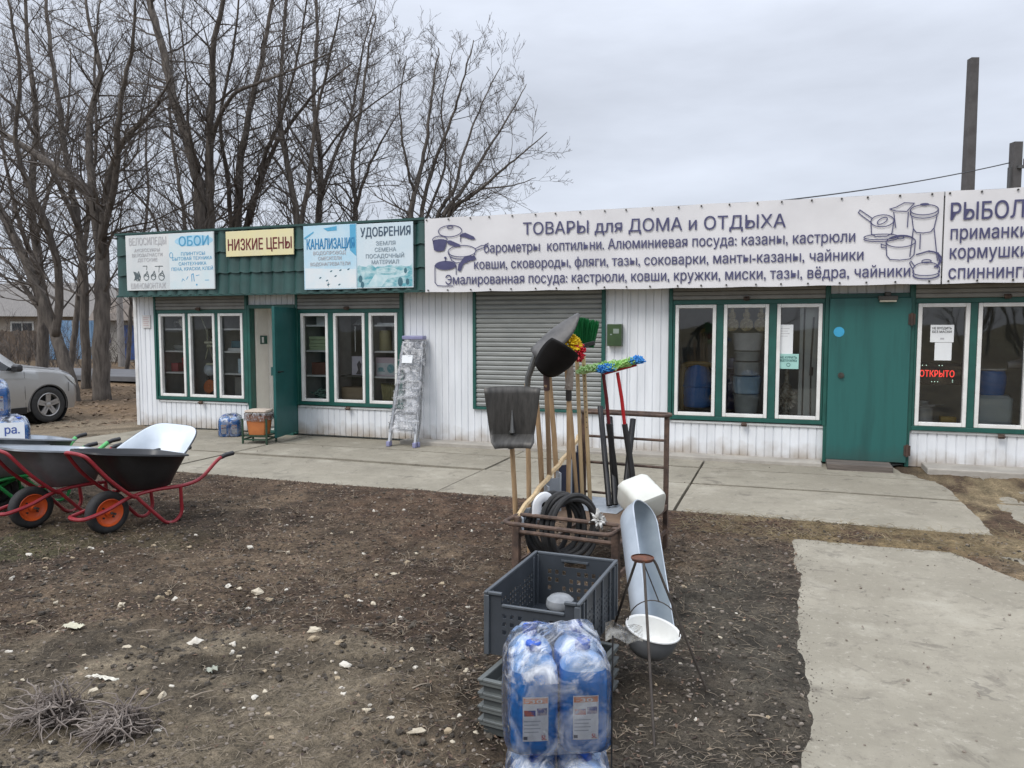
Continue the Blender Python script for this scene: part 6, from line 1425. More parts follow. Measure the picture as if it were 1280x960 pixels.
# window 2
good('white_papers', 'pair of white packets on the top shelf left of the ladder', 'packet', boxgood(3.42, 3.56, .2, .3, 1.668, 1.80), paper_m, (3.49, .25, 1.668)); good('white_papers', 'wide white packet on the top shelf beside the smaller packet', 'packet', boxgood(3.58, 3.78, .2, .3, 1.668, 1.78), paper_m, (3.68, .25, 1.668))
for k in range(4): good('green_case', ('lowest', 'second lowest', 'third', 'topmost')[k]+' of four pale green flat cases stacked on the second window shelf', 'case', boxgood(3.34-.01*(k % 2), 3.76, .12, .44, 1.288+.052*k, 1.288+.052*k+.049), M('pale_green_plastic', (.50, .60, .36), (.44, .54, .32)), (3.55, .28, 1.288+.052*k), 'pale green flat cases', bevel=.006)
good('brown_box', 'reddish brown box on a lower shelf of the second window', 'box', boxgood(3.36, 3.60, .14, .40, .917, 1.10), M('red_brown', (.22, .09, .06)), (3.48, .27, .917), bevel=.005)
mb = MB(); rg = random.Random(31)
for k in range(7): mb.tube([(3.60+rg.uniform(0, .1), .2+rg.uniform(0, .1), .93+.02*k), (3.76, .2+rg.uniform(0, .1), .94+rg.uniform(0, .08))], .012, 6)
good('loose_fittings', 'small heap of pale fittings right of the brown box', 'fittings', mb, M('pale_metal', (.5, .55, .52), rough=.4), (3.68, .25, .93), kind=None) if False else good('loose_fittings', 'small heap of pale fittings right of the brown box', 'fittings', mb, M('pale_metal', (.5, .55, .52), rough=.4), (3.68, .25, .93))
mb = MB()
for k in range(12): a = rg.uniform(-.5, .5); x_ = rg.uniform(3.38, 3.70); z_ = rg.uniform(.57, .70); mb.tube([(x_-.09*math.cos(a), .2+rg.uniform(-.05, .1), z_-.09*math.sin(a)), (x_+.09*math.cos(a), .2+rg.uniform(-.05, .1), z_+.09*math.sin(a))], .012, 6)
good('tool_heap', 'heap of green handled tools at the foot of the second window', 'tools', mb, M('green_white_tools', (.28, .42, .34), (.06, .14, .11), scale=9, lo=.45, hi=.55), (3.55, .2, .55))
good('low_shelf', 'dark low counter under the heap of tools', 'counter', boxgood(3.28, 4.93, .12, .5, .05, .52), M('dark_counter', (.05, .06, .055)), (4.1, .3, .05))
g_ = good('picture_box', 'small box with a dark silhouette print in the middle pane by the ladder', 'box', boxgood(4.02, 4.24, .2, .34, .92, 1.20), M('lilac_card', (.55, .52, .60)), (4.13, .27, .92), bevel=.003)
mb = MB(); mb.poly([(4.09, .197, .93), (4.18, .197, .93), (4.17, .197, 1.0), (4.19, .197, 1.08), (4.15, .197, 1.14), (4.11, .197, 1.08), (4.13, .197, 1.0)]); o = mb.build('print', M('dark_print', (.05, .045, .06)), g_); o.data.transform(Matrix.Translation((-4.13, -.27, -.92)))
good('shelf_board', 'thin shelf carrying the silhouette box in the middle pane', 'shelf', boxgood(3.86, 4.40, .15, .5, .895, .915), M('dark_counter', (.05, .06, .055)), (4.13, .3, .895))
good('wood_carton', 'flat brown wooden carton at the foot of the middle pane', 'carton', boxgood(3.88, 4.38, .13, .45, .53, .74), M('brown_card', (.33, .25, .16), (.25, .18, .11), scale=3, stretch=(1, 1, 5)), (4.13, .3, .53), bevel=.005)
mb = MB(); mb.lathe([(.15, 1.665), (.10, 1.72), (.05, 1.76), (.035, 1.84), (.03, 1.9)], c=(4.13, .35, 0)); good('lamp_shade_lamp', 'grey cone lamp hanging behind the middle pane', 'lamp', mb, dgrey, (4.13, .35, 1.665))
good('hanging_strip', 'thin pale strip hanging in the middle pane', 'strip', boxgood(4.14, 4.15, .1, .11, 1.27, 1.65), white_m, (4.145, .1, 1.27))
good('flat_package', 'white flat package on the top shelf above the ladder', 'package', boxgood(4.48, 4.86, .15, .4, 1.668, 1.695), white_m, (4.67, .28, 1.668)); 
mb = MB(); mb.lathe([(.12, 1.70), (.09, 1.78), (.05, 1.83), (.001, 1.84)], c=(4.86, .28, 0), n=16); good('grey_hat', 'crumpled grey bundle on the white flat package', 'bundle', mb, dgrey, (4.86, .28, 1.70))
mb = cylgood((4.57, .24, 0), [(.001, 1.287), (.085, 1.287), (.088, 1.30), (.088, 1.56), (.08, 1.585), (.001, 1.59)]); good('yellow_tin', 'tall dull yellow tin on the shelf beside the ladder top', 'tin', mb, M('dull_yellow_tin', (.42, .37, .20), (.34, .30, .17)), (4.57, .24, 1.287))
mb = MB(); mb.tube([(4.80, .2, 1.30), (4.92, .2, 1.62)], .008, 5); mb.tube([(4.72, .2, 1.30), (4.72, .2, 1.64)], .006, 5); good('thin_rods', 'two thin pale rods right of the yellow tin', 'rods', mb, white_m, (4.76, .2, 1.30))
g_ = good('appliance_box', 'pink and white appliance box with teal print next to the ladder', 'box', boxgood(4.47, 4.82, .12, .40, .917, 1.19), M('pinkish_card', (.62, .48, .54), (.66, .56, .60), scale=2), (4.64, .26, .917), bevel=.003)
mb = MB(); mb.quad((4.49, .117, .94), (4.80, .117, .94), (4.80, .117, 1.11), (4.49, .117, 1.11)); o = mb.build('print', M('white_print', (.72, .74, .76)), g_); o.data.transform(Matrix.Translation((-4.64, -.26, -.917)))
mb = MB(); fillp(mb, ell(4.72, 1.03, .06, .065, n=16), .115); fillp(mb, ell(4.56, 1.02, .045, .03, n=14), .115); mb.bx(4.50, 4.62, .1145, .1155, .985, 1.0); o = mb.build('print', M('teal_print', (.10, .32, .38), (.3, .5, .52), scale=30), g_); o.data.transform(Matrix.Translation((-4.64, -.26, -.917)))
good('dark_red_box', 'dark red box behind the appliance box, right end', 'box', boxgood(4.83, 4.93, .14, .42, .917, 1.16), M('dark_red_card', (.30, .03, .04)), (4.88, .28, .917), bevel=.003)
mb = cylgood((4.68, .26, 0), [(.10, .53), (.14, .56), (.165, .76), (.16, .77), (.12, .75)]); 
for k in range(40): a = R(9*k); mb.tube([(4.68+.15*math.cos(a), .26+.15*math.sin(a), .56), (4.68+.175*math.cos(a+.1), .26+.175*math.sin(a+.1), .80)], .006, 4)
good('straw_basket', 'straw coloured wicker bucket at the foot of the third pane by the ladder', 'basket', mb, M('straw', (.40, .36, .18), (.28, .25, .12), scale=20), (4.68, .26, .53))
# window 3
gold = M('gilt_plate', (.52, .44, .24), (.30, .22, .10), scale=26, rough=.45, lo=.45, hi=.55)
for k, x_ in enumerate((9.49, 9.66, 9.83)):
    mt = Matrix.Translation((x_, .06, 1.66)) @ Matrix.Rotation(R(88), 4, 'X'); mb = MB()
    mb.lathe([(.001, .006), (.035, .004), (.05, .010), (.078, .0), (.08, .004), (.001, .014)], n=26, mat=mt); mb.lathe([(.001, .006), (.022, .012), (.045, .0)], c=(0, 0, .115), n=20, mat=mt)
    for q in range(10): a = R(36*q); mb.cyl((x_+.062*math.cos(a), .045, 1.66+.062*math.sin(a)), (x_+.062*math.cos(a), .056, 1.66+.062*math.sin(a)), .011, n=8)
    mb.bx(x_-.02, x_+.02, .05, .06, 1.74, 1.86)
    good('gilt_ornament', ('left', 'middle', 'right')[k]+' one of three gilt round ornaments hanging in the shop window', 'ornament', mb, gold, (x_, .06, 1.58), 'gilt ornaments')
pot = lambda r_, z0, z1, f=.9: [(.001, z0), (r_*f*.9, z0), (r_*f, z0+.01), (r_, z1-.01), (r_*1.05, z1), (r_*.98, z1), (r_*.95, z1-.01), (r_*f*.9, z0+.012)]
enam = M('white_pot', (.85, .86, .88), rough=.3); gp = M('grey_pot', (.50, .53, .53), (.42, .45, .45), rough=.4)
PX, PY = 9.67, .245
good('steel_pot', 'grey bucket at the bottom of the pot stack in the window', 'bucket', cylgood((PX, PY, 0), pot(.165, .535, .80, .82)), gp, (PX, PY, .535), 'stack of pots in the window')
good('blue_bucket', 'pale blue enamel bucket in the middle of the pot stack', 'bucket', cylgood((PX, PY, 0), pot(.178, .80, 1.02, .86)), M('pale_blue_enamel', (.50, .68, .84), (.44, .62, .78), rough=.35), (PX, PY, .80), 'stack of pots in the window')
good('steel_pot', 'grey pot standing right on the pale blue bucket', 'pot', cylgood((PX, PY, 0), pot(.165, 1.025, 1.20, .95)), gp, (PX, PY, 1.025), 'stack of pots in the window')
good('steel_pot', 'grey pot under the large white pot', 'pot', cylgood((PX, PY, 0), pot(.155, 1.205, 1.33, .95)), gp, (PX, PY, 1.205), 'stack of pots in the window')
good('white_pot', 'large white pot on top of the pot stack', 'pot', cylgood((PX, PY, 0), pot(.20, 1.335, 1.56, .80)), enam, (PX, PY, 1.335), 'stack of pots in the window')
mb = cylgood((9.05, .42, 0), [(.001, .60), (.17, .60), (.19, .64), (.19, .85), (.205, .87), (.19, .90), (.16, 1.05), (.10, 1.14), (.09, 1.18), (.001, 1.185)]); good('reflection_barrel', 'added blue barrel standing for a reflection in the first pane left of the pots', 'barrel', mb, M('reflected_blue', (.05, .20, .58), (.12, .26, .58), rough=.35), (9.05, .42, .60))  # barrel shape added in place of a blue reflection on the pane
mb = MB(); mb.tube(smoothpath([(8.86, .35, .55), (8.86, .35, 1.05), (8.92, .35, 1.15), (9.2, .35, 1.15), (9.27, .35, 1.05), (9.27, .35, .55)]), .035, 8); mb.bx(8.84, 9.28, .32, .38, .70, .76); good('yellow_rack', 'dull yellow tube rack round the added blue barrel', 'rack', mb, M('ochre_paint', (.34, .24, .09), (.28, .2, .08)), (9.05, .35, .5))
mb = MB(); mb.bx(10.035, 10.20, -.0, .002, 1.30, 1.66); p1_ = good('paper_notice', 'tall white paper notice taped in the right pane above the green card', 'notice', mb, paper_m, (10.11, 0, 1.30))
for k in range(4):
    mb = MB(); mb.quad((10.06, -.0012, 1.61-.03*k), (10.16-.02*(k % 2), -.0012, 1.61-.03*k), (10.16-.02*(k % 2), -.0012, 1.616-.03*k), (10.06, -.0012, 1.616-.03*k)); o = mb.build('text_line', grey_i, p1_); o.data.transform(Matrix.Translation((-10.11, 0, -1.30)))
mb = MB(); mb.bx(10.04, 10.27, -.006, -.003, 1.13, 1.31); c1_ = good('green_card', 'pale green card with dark words in the pane left of the green door', 'card', mb, M('mint_card', (.38, .66, .60), rough=.6), (10.15, 0, 1.13))
for tx, z_ in (('НЕ КУРИТЬ', 1.255), ('ВЕДЁТСЯ ЗАПИСЬ', 1.218)):
    o = text(tx, 10.06, 10.25, z_, .026, -.0075, M('dark_green_ink', (.03, .13, .13)), None, .02); o.data.transform(Matrix.Translation((-10.15, 0, -1.13))); o.parent = c1_
mb = MB(); mb.tube(ell3 := [Vector((10.155+.02*math.cos(R(20*k)), -.0075, 1.18+.02*math.sin(R(20*k)))) for k in range(19)], .003, 4); o = mb.build('emblem', M('dark_green_ink', (.03, .1, .1)), c1_); o.data.transform(Matrix.Translation((-10.15, 0, -1.13)))
mb = MB(); mb.bx(10.335, 10.52, .12, .5, .05, 1.95); mb.bx(10.275, 10.315, .06, .12, .05, 1.95); good('white_door_edge', 'pale inner door panel standing open behind the right pane', 'door panel', mb, M('pale_panel', (.60, .63, .60), (.52, .55, .53)), (10.42, .3, .05))
mb = MB(); mb.tube([(10.42, .1, .55), (10.41, .105, 1.2), (10.43, .1, 1.75)], .009, 6); mb.tube([(10.415, .095, 1.05), (10.42, .095, 1.15)], .02, 6); good('door_rod', 'dark rod hanging on the pale inner door panel', 'rod', mb, black_m, (10.42, .1, .55))
rg = random.Random(77); mb = MB(); mb.lathe([(.07, .54), (.03, .60), (.05, .70), (.09, .80), (.07, .90), (.025, .96), (.03, 1.12), (.04, 1.14), (.03, 1.16)], c=(10.14, .2, 0), n=20)
tuft(mb, (10.14, .17, .76), (.15, .07, .15), 120, rg, .010); good('ornate_samovar', 'ornate brass and white tabletop piece in the right pane', 'ornament', mb, M('brass_white', (.42, .40, .33), (.14, .11, .07), scale=16, rough=.4, lo=.42, hi=.58), (10.14, .2, .54))
good('window_counter', 'dark counter behind the window with the pot stack', 'counter', boxgood(8.80, 10.26, .10, .6, .05, .53), M('dark_counter', (.05, .06, .055)), (9.6, .3, .05))
good('blue_bags', 'dark blue bags stacked behind the pot stack', 'bags', boxgood(9.39, 9.60, .55, .85, .55, 1.10), M('navy_cloth', (.03, .04, .13)), (9.5, .7, .55), bevel=.04)
mb = cylgood((9.48, .40, 0), [(.001, 1.10), (.07, 1.10), (.075, 1.20), (.07, 1.24), (.001, 1.245)]); good('glass_jar', 'small lilac jar on the dark blue bags', 'jar', mb, M('lilac_jar', (.30, .30, .42), rough=.3), (9.48, .40, 1.10))
# window 4
mb = MB(); mb.bx(11.66, 11.895, -.002, .002, 1.46, 1.655); n1_ = good('paper_notice', 'wide white paper notice with bold words over the door side pane', 'notice', mb, paper_m, (11.78, 0, 1.46))
for tx, z_ in (('НЕ ВХОДИТЬ', 1.605), ('БЕЗ МАСКИ', 1.565)):
    o = text(tx, 11.68, 11.87, z_, .026, -.0035, M('black_ink', (.04, .04, .05)), None, .02); o.data.transform(Matrix.Translation((-11.78, 0, -1.46))); o.parent = n1_
mb = MB(); mb.quad((11.76, -.0032, 1.49), (11.80, -.0032, 1.49), (11.80, -.0032, 1.51), (11.76, -.0032, 1.51)); o = mb.build('lettering', grey_i, n1_); o.data.transform(Matrix.Translation((-11.78, 0, -1.46)))
mb = MB(); mb.bx(11.71, 11.88, .003, .006, 1.255, 1.458); good('paper_notice', 'smaller white paper below the bold notice by the red letters', 'notice', mb, paper_m, (11.79, 0, 1.255))
mb = MB(); mb.bx(11.53, 12.0, .05, .075, .98, 1.225); led = good('led_sign', 'black light sign with red glowing open word in the window', 'sign', mb, black_m, (11.76, .06, .98), bevel=.004)
em = bpy.data.materials.new('red_led'); em.use_nodes = True; em.node_tree.nodes.clear(); eo = em.node_tree.nodes.new('ShaderNodeOutputMaterial'); ee = em.node_tree.nodes.new('ShaderNodeEmission'); ee.inputs[0].default_value = (1, .06, .05, 1); ee.inputs[1].default_value = 1.1; em.node_tree.links.new(ee.outputs[0], eo.inputs[0])
ew = bpy.data.materials.new('white_led'); ew.use_nodes = True; ew.node_tree.nodes.clear(); eo = ew.node_tree.nodes.new('ShaderNodeOutputMaterial'); ee = ew.node_tree.nodes.new('ShaderNodeEmission'); ee.inputs[0].default_value = (.7, 1, .85, 1); ee.inputs[1].default_value = .9; ew.node_tree.links.new(ee.outputs[0], eo.inputs[0])
o = text('ОТКРЫТО', 11.575, 11.925, 1.065, .075, .0475, em, None, .012); o.data.transform(Matrix.Translation((-11.76, -.06, -.98))); o.parent = led
mb = MB()
for x_, z_ in ((11.56, 1.195), (11.60, 1.195), (11.64, 1.195), (11.77, 1.195), (11.80, 1.195), (11.70, 1.01), (11.73, 1.01), (11.76, 1.01), (11.91, 1.03), (11.91, 1.01)): mb.cyl((x_, .0495, z_), (x_, .046, z_), .005, n=8)
o = mb.build('led_dots', ew, led); o.data.transform(Matrix.Translation((-11.76, -.06, -.98)))
mb = cylgood((11.64, .20, 0), [(.001, .50), (.11, .50), (.115, .52), (.115, .70), (.09, .73), (.06, .75), (.06, .78), (.001, .79)]); mb.tube([(11.55, .1, .72), (11.75, .1, .73)], .010, 6); good('milk_can', 'grey metal milk can with white lid low in the door side pane', 'can', mb, M('can_grey', (.36, .38, .38), (.55, .57, .58), scale=5, rough=.4), (11.64, .20, .50))
good('yellow_box', 'small yellow box beside the grey milk can', 'box', boxgood(11.82, 11.98, .12, .26, .51, .60), M('mustard_box', (.52, .36, .08)), (11.9, .19, .51), bevel=.004)
mb = MB(); mb.lathe([(.06, .8), (.03, .9), (.05, 1.0), (.02, 1.1)], c=(11.57, .22, 0), n=14); mb.tube([(11.62, .15, .74), (11.85, .15, .73)], .008, 6); good('glass_spout', 'clear grey spout standing behind the milk can', 'spout', mb, dgrey, (11.57, .22, .74))
good('window_counter', 'dark counter behind the window right of the green door', 'counter', boxgood(11.52, 13.25, .09, .6, .05, .495), M('dark_counter', (.05, .06, .055)), (12.3, .3, .05))
mb = MB(); mb.loft([[p_+Vector((12.36, .28, 0)) for p_ in rbox(hx_, hy_, z_, .05)] for hx_, hy_, z_ in ((.17, .12, .50), (.185, .13, .52), (.185, .13, .82), (.15, .10, .86))]); good('clear_canister', 'large milky canister under the blue bucket in the right pane', 'canister', mb, M('milky_canister', (.52, .62, .66), (.46, .56, .60), rough=.4), (12.36, .28, .50))
mb = cylgood((12.34, .28, 0), [(.001, .862), (.13, .862), (.135, .88), (.15, 1.0), (.15, 1.07), (.135, 1.12), (.14, 1.135), (.001, 1.14)]); good('blue_bucket', 'bright blue bucket on the milky canister in the right pane', 'bucket', mb, M('bright_blue_bucket', (.05, .22, .62), (.04, .18, .52), rough=.35), (12.34, .28, .862))
mb = MB(); mb.lathe([(.13, 1.141), (.145, 1.145), (.145, 1.16), (.001, 1.165)], c=(12.34, .28, 0)); good('bucket_lid', 'white lid on the bright blue bucket', 'lid', mb, white_m, (12.34, .28, 1.141))
mb = MB(); mb.tube([(12.5, .3, 1.2), (12.62, .3, 1.22), (12.9, .32, 1.24)], [.04, .06, .06], 10); good('grey_roll', 'pale grey roll lying high behind the blue bucket', 'roll', mb, M('pale_roll', (.45, .46, .48)), (12.62, .3, 1.2))

# ------------------------------------------------------------------ stones, litter, clumps on the soil
rg = random.Random(99)
def inframe_pt():
    while True:
        px = rg.uniform(-30, 1310); py = 595+375*rg.random()**1.25
        q = ground_at(px, py)
        if slab(q.x, q.y) < -.08 and -9.3 < q.y < -2.9 and q.x > 2: return q
def rock(mb, c, r_, fl=.6, e=.35, sub=0):
    vs = []; base = [(-1, 0, 0), (1, 0, 0), (0, -1, 0), (0, 1, 0), (0, 0, -1), (0, 0, 1)]+[(sx*.72, sy*.72, sz*.6) for sx in (-1, 1) for sy in (-1, 1) for sz in (-1, 1)]
    m_ = Matrix.Rotation(rg.uniform(0, 6.28), 3, 'Z') @ Matrix.Rotation(rg.gauss(0, .3), 3, 'X'); sc_ = Vector((1, rg.uniform(.55, .95), fl*rg.uniform(.7, 1.2)))
    fs = []
    for (a, b) in ((0, 0),): pass
    idx = {}
    P = [(x, y, z) for x in (-1, 0, 1) for y in (-1, 0, 1) for z in (-1, 0, 1)]
    # cube grid 3x3x3 shell pushed to an irregular lump
    shell = [p_ for p_ in P if p_ != (0, 0, 0)]
    for i, p_ in enumerate(shell):
        idx[p_] = i; v = Vector(p_).normalized()*(1+rg.uniform(-e, e)*.6); v = Vector((v.x*sc_.x, v.y*sc_.y, v.z*sc_.z)); vs.append(Vector(c)+m_ @ (v*r_))
    for ax_ in range(3):
        for s in (-1, 1):
            o_ = [k for k in range(3) if k != ax_]
            for i in (-1, 0):
                for j in (-1, 0):
                    q = []
                    for di, dj in ((0, 0), (1, 0), (1, 1), (0, 1)):
                        p_ = [0, 0, 0]; p_[ax_] = s; p_[o_[0]] = i+di; p_[o_[1]] = j+dj; q.append(idx[tuple(p_)])
                    fs.append(tuple(q if s > 0 else q[::-1]))
    mb.add(vs, fs)
limes = [M('limestone', (.56, .49, .37), (.36, .31, .23), scale=18, rough=.9, bump=.3), M('tan_stone', (.40, .32, .21), (.27, .21, .14), scale=18, rough=.9, bump=.3), M('pale_stone', (.62, .58, .50), (.45, .41, .34), scale=18, rough=.9, bump=.3)]
lime = M('limestone', (.62, .56, .45), (.42, .37, .29), scale=18, rough=.9, bump=.3)
mb = MB()
for _ in range(2300):
    q = inframe_pt(); k = max(.35, min(1, 3.0/((q-CAM).length))); r_ = rg.choice((.004, .005, .006, .008, .012))*(1.2 if q.y > -5.5 else 1)
    rock(mb, (q.x, q.y, gh(q.x, q.y)+r_*.2), r_)
tag(mb.build('gravel', M('gravel', (.26, .22, .175), (.12, .10, .085), scale=14, rough=.9, lo=.3, hi=.7), smooth=False), 'small gravel bits strewn over the bare soil', 'gravel', kind='stuff')
spots = [(338, 775), (330, 800)]
specs = [(393, 796, .025), (391, 806, .022), (245, 807, .024), (203, 876, .022), (56, 700, .022), (115, 688, .022), (152, 759, .022), (199, 751, .020), (219, 749, .016), (113, 687, .016), (193, 687, .018), (313, 688, .022), (322, 740, .028), (335, 745, .030), (285, 737, .016), (300, 738, .016), (434, 750, .018), (449, 757, .016), (520, 916, .022), (560, 915, .018), (310, 762, .016), (105, 820, .014), (40, 782, .018), (110, 848, .01), (160, 812, .016), (180, 812, .016), (432, 833, .022), (545, 800, .014), (490, 840, .012), (585, 760, .012), (470, 720, .013), (545, 668, .012), (590, 665, .012), (360, 690, .015), (410, 700, .013), (505, 640, .012), (595, 915, .012), (235, 690, .02), (455, 690, .013), (520, 690, .014), (350, 655, .013), (390, 648, .012), (440, 665, .012), (275, 660, .015), (245, 675, .013), (610, 700, .011), (855, 735, .012), (892, 758, .010), (900, 800, .010), (930, 780, .008), (870, 900, .010), (905, 880, .008), (960, 905, .009), (920, 770, .008), (850, 830, .010), (820, 860, .008), (15, 730, .016), (70, 760, .012), (90, 735, .012), (500, 770, .012), (530, 745, .012)]
_r2 = random.Random(12)
for _ in range(110): specs.append((_r2.uniform(10, 610), _r2.uniform(635, 930), _r2.choice((.007, .008, .010, .012, .016))))
for i, (px, py, r_) in enumerate(specs):
    q = ground_at(px, py); mb = MB(); r_ *= 1.35; rock(mb, (0, 0, 0), r_, .6, .75)
    o = mb.build('stone', limes[i % 3], smooth=False, sub=1 if i % 2 else 0); o.location = (q.x, q.y, gh(q.x, q.y)+r_*.05); tag(o, 'pale limestone chip lying on the bare dark soil', 'stone', 'pale stones on the soil')
mb = MB()
for _ in range(5200):
    q = inframe_pt()
    if fbm(q.x, q.y, 1.6, 3) < rg.uniform(-.7, .25): continue
    r_ = rg.choice((.004, .005, .007, .009, .013, .018)); rock(mb, (q.x, q.y, gh(q.x, q.y)+r_*.1), r_, .7, .5)
tag(mb.build('soil_clods', M('clods', (.085, .070, .052), (.030, .025, .019), scale=9, rough=.95, lo=.3, hi=.7, bump=.4, bscale=90), smooth=False), 'crumbly dark soil clods covering the yard', 'soil', kind='stuff')
# pale plastic scraps
for i, (px, py, nlab) in enumerate(((92, 792, 'crumpled pale yellowish plastic scrap on the soil left of the middle'), (132, 855, 'thin white twisted plastic scrap lying on bare soil'), (265, 845, 'small pale green scrap on the dark soil'))):
    q = ground_at(px, py); mb = MB(); rows = []
    for j in range(6): rows.append([Vector((q.x+(.055, .075, .02)[i]*(a-4)/4+.008*math.sin(j*2+a), q.y+(.03, .012, .03)[i]*(j-2.5)/2.5, gh(q.x, q.y)+.008+.012*abs(math.sin(a*1.7+j*1.1+i)))) for a in range(9)])
    mb.grid(rows); one('plastic_scrap', mb, M(('scrap_yellow', 'scrap_white', 'scrap_green')[i], ((.52, .49, .36), (.60, .57, .48), (.33, .34, .27))[i], rough=.5), nlab, 'scrap', (q.x, q.y, gh(q.x, q.y)))
# dead root clumps in the lower left corner
stalk_m = M('dead_stalk', (.30, .255, .22), (.13, .105, .09), scale=6, rough=.9)
for ci, (px, py, lab, dx) in enumerate(((30, 915, 'frayed dead plant clump in the lower left corner, left of the other', .0), (118, 925, 'frayed dead plant clump with long splayed stalks, right of its twin', .0))):
    q = ground_at(px, py); z0 = gh(q.x, q.y); t = thing('dead_clump', lab, 'plant', (q.x, q.y, z0), 0, 'dead root clumps')
    mb = MB()
    for k in range(170):
        b_ = _r*(.07+rg.gauss(0, .05))+_f*(.06+rg.gauss(0, .04)); b_.z = .025+.06*rg.random()*math.exp(-((b_.x*_r.x+b_.y*_r.y-.07)/.09)**2)
        d = (-_r*rg.uniform(-.5, 1.0)-_f*rg.uniform(-.5, .9)+Vector((0, 0, rg.uniform(-.1, .45)))).normalized(); Ln = rg.uniform(.06, .19); pts = [b_]
        for j in range(5): d = (d+Vector((rg.gauss(0, .42), rg.gauss(0, .42), rg.gauss(-.12, .25)))).normalized(); pts.append(pts[-1]+d*Ln/5)
        pts = [Vector((p_.x, p_.y, max(p_.z, .004))) for p_ in pts]; r0 = rg.uniform(.0018, .0042)
        mb.tube(pts, [r0, r0, r0*.95, r0*.85, r0*.65, r0*.3], 4)
    mb.build('stalks', stalk_m, t)
    mb = MB()
    for k in range(900):
        b_ = _r*(.085+rg.gauss(0, .055))+_f*(.075+rg.gauss(0, .04)); d = Vector((rg.gauss(0, 1), rg.gauss(0, 1), rg.uniform(-.1, .9))).normalized(); p_ = b_+Vector((0, 0, .01+.055*rg.random())); mb.tube([p_, p_+d*.010, p_+(d+Vector((rg.gauss(0, .7), rg.gauss(0, .7), rg.gauss(0, .4)))).normalized()*rg.uniform(.014, .026)], .0011, 3)
    for k in range(120): rock(mb, _r*(.085+rg.gauss(0, .05))+_f*(.07+rg.gauss(0, .035))+Vector((0, 0, .035*rg.random())), rg.uniform(.008, .02), .8, .6)
    mb.build('root_ball', M('root_soil', (.085, .066, .054), (.04, .032, .027), scale=40, rough=1, bump=.4), t, smooth=False)
# dry stalks and grass
mb = MB()
def stalk(mb, q, L_, r_, lift=.15):
    a = rg.uniform(0, 6.28); d = Vector((math.cos(a), math.sin(a), rg.uniform(-.02, lift))).normalized(); z = gh(q.x, q.y)+.004
    p_ = Vector((q.x, q.y, z)); m1 = p_+d*L_*.5+Vector((rg.gauss(0, .1*L_), rg.gauss(0, .1*L_), .08*L_)); e_ = p_+d*L_; e_.z = max(e_.z, gh(e_.x, e_.y)+.002); mb.tube([p_, m1, e_], [r_, r_, r_*.5], 3, caps=False)
for _ in range(9000):
    q = inframe_pt(); n_ = fbm(q.x, q.y, 1.1, 3)
    if n_ < rg.uniform(-.6, .3): continue
    stalk(mb, q, rg.uniform(.015, .075), rg.uniform(.0007, .0017))
tag(mb.build('dry_grass', M('dry_grass', (.30, .25, .18), (.13, .10, .075), scale=11, rough=.9, lo=.3, hi=.7), smooth=False), 'scattered dry grass stalks over the soil', 'dry grass', kind='stuff')
mb = MB()
for _ in range(1500):
    if rg.random() < .6: x, y = rg.uniform(9.3, 11.9), rg.uniform(-3.72, -2.98)
    else: x, y = rg.uniform(11.4, 13.2), rg.uniform(-4.2, -.5)
    if slab(x, y) > -.02: continue
    stalk(mb, Vector((x, y, 0)), rg.uniform(.03, .11), .0016, .5)
tag(mb.build('straw_grass', M('straw_grass', (.29, .235, .135), (.15, .115, .065), scale=8, rough=.9), smooth=False), 'flattened straw coloured grass between the slabs', 'dry grass', kind='stuff')
# leaf litter and mulch
mb = MB()
def leaf(mb, x, y, s, z=None):
    a = rg.uniform(0, 6.28); u = Vector((math.cos(a), math.sin(a), rg.uniform(-.3, .45)))*s; v = Vector((-math.sin(a), math.cos(a), rg.uniform(-.3, .45)))*s*rg.uniform(.3, .6); c = Vector((x, y, (gh(x, y) if z is None else z)+s*.3)); mb.add([c-u, c-v+Vector((0, 0, .1*s)), c+u, c+v+Vector((0, 0, .1*s))], [(0, 1, 2, 3)])
def litter_pts(n):
    k = 0
    while k < n:
        x, y = rg.uniform(3.2, 10.6), rg.uniform(-8.6, -2.9)
        k += 1
        if slab(x, y) > -.01: continue
        m_ = litter(x, y)*(.35+.65*sstep(-.5, .2, fbm(x, y, 1.3, 3)))
        if rg.random() > m_: continue
        yield x, y
for nm_, cnt, mt_, s0, s1, lb in (('mulch', 26000, M('mulch_dark', (.060, .038, .028), (.035, .023, .018), scale=9, rough=.95), .005, .016, 'dark brown rotted leaf mulch over the yard'), ('mulch', 19000, M('mulch_brown', (.16, .102, .066), (.10, .066, .046), scale=9, rough=.9), .005, .015, 'mid brown leaf bits mixed through the yard mulch'), ('mulch', 12000, M('mulch_tan', (.30, .23, .155), (.19, .145, .10), scale=9, rough=.9), .004, .014, 'tan dry leaf bits scattered over the darker mulch')):
    mb = MB()
    for x, y in litter_pts(cnt): leaf(mb, x, y, rg.uniform(s0, s1))
    tag(mb.build(nm_, mt_, smooth=False), lb, 'mulch', kind='stuff')
mb = MB()
for x, y in litter_pts(420):
    if rg.random() < .35: continue
    for _ in range(rg.randint(3, 8)):
        a = rg.uniform(0, 6.28); d = Vector((math.cos(a), math.sin(a), rg.uniform(.15, 1.1))).normalized(); p_ = Vector((x, y, gh(x, y))); L_ = rg.uniform(.03, .10); q = p_+d*L_*.6; e_ = q+(d+Vector((rg.gauss(0, .5), rg.gauss(0, .5), rg.gauss(-.1, .4)))).normalized()*L_*.5
        mb.tube([p_, q, e_], [.0013, .0011, .0007], 3, caps=False)
        f_ = q+(d+Vector((rg.gauss(0, .7), rg.gauss(0, .7), rg.gauss(0, .4)))).normalized()*L_*.35; mb.tube([q, f_], [.0009, .0006], 3, caps=False)
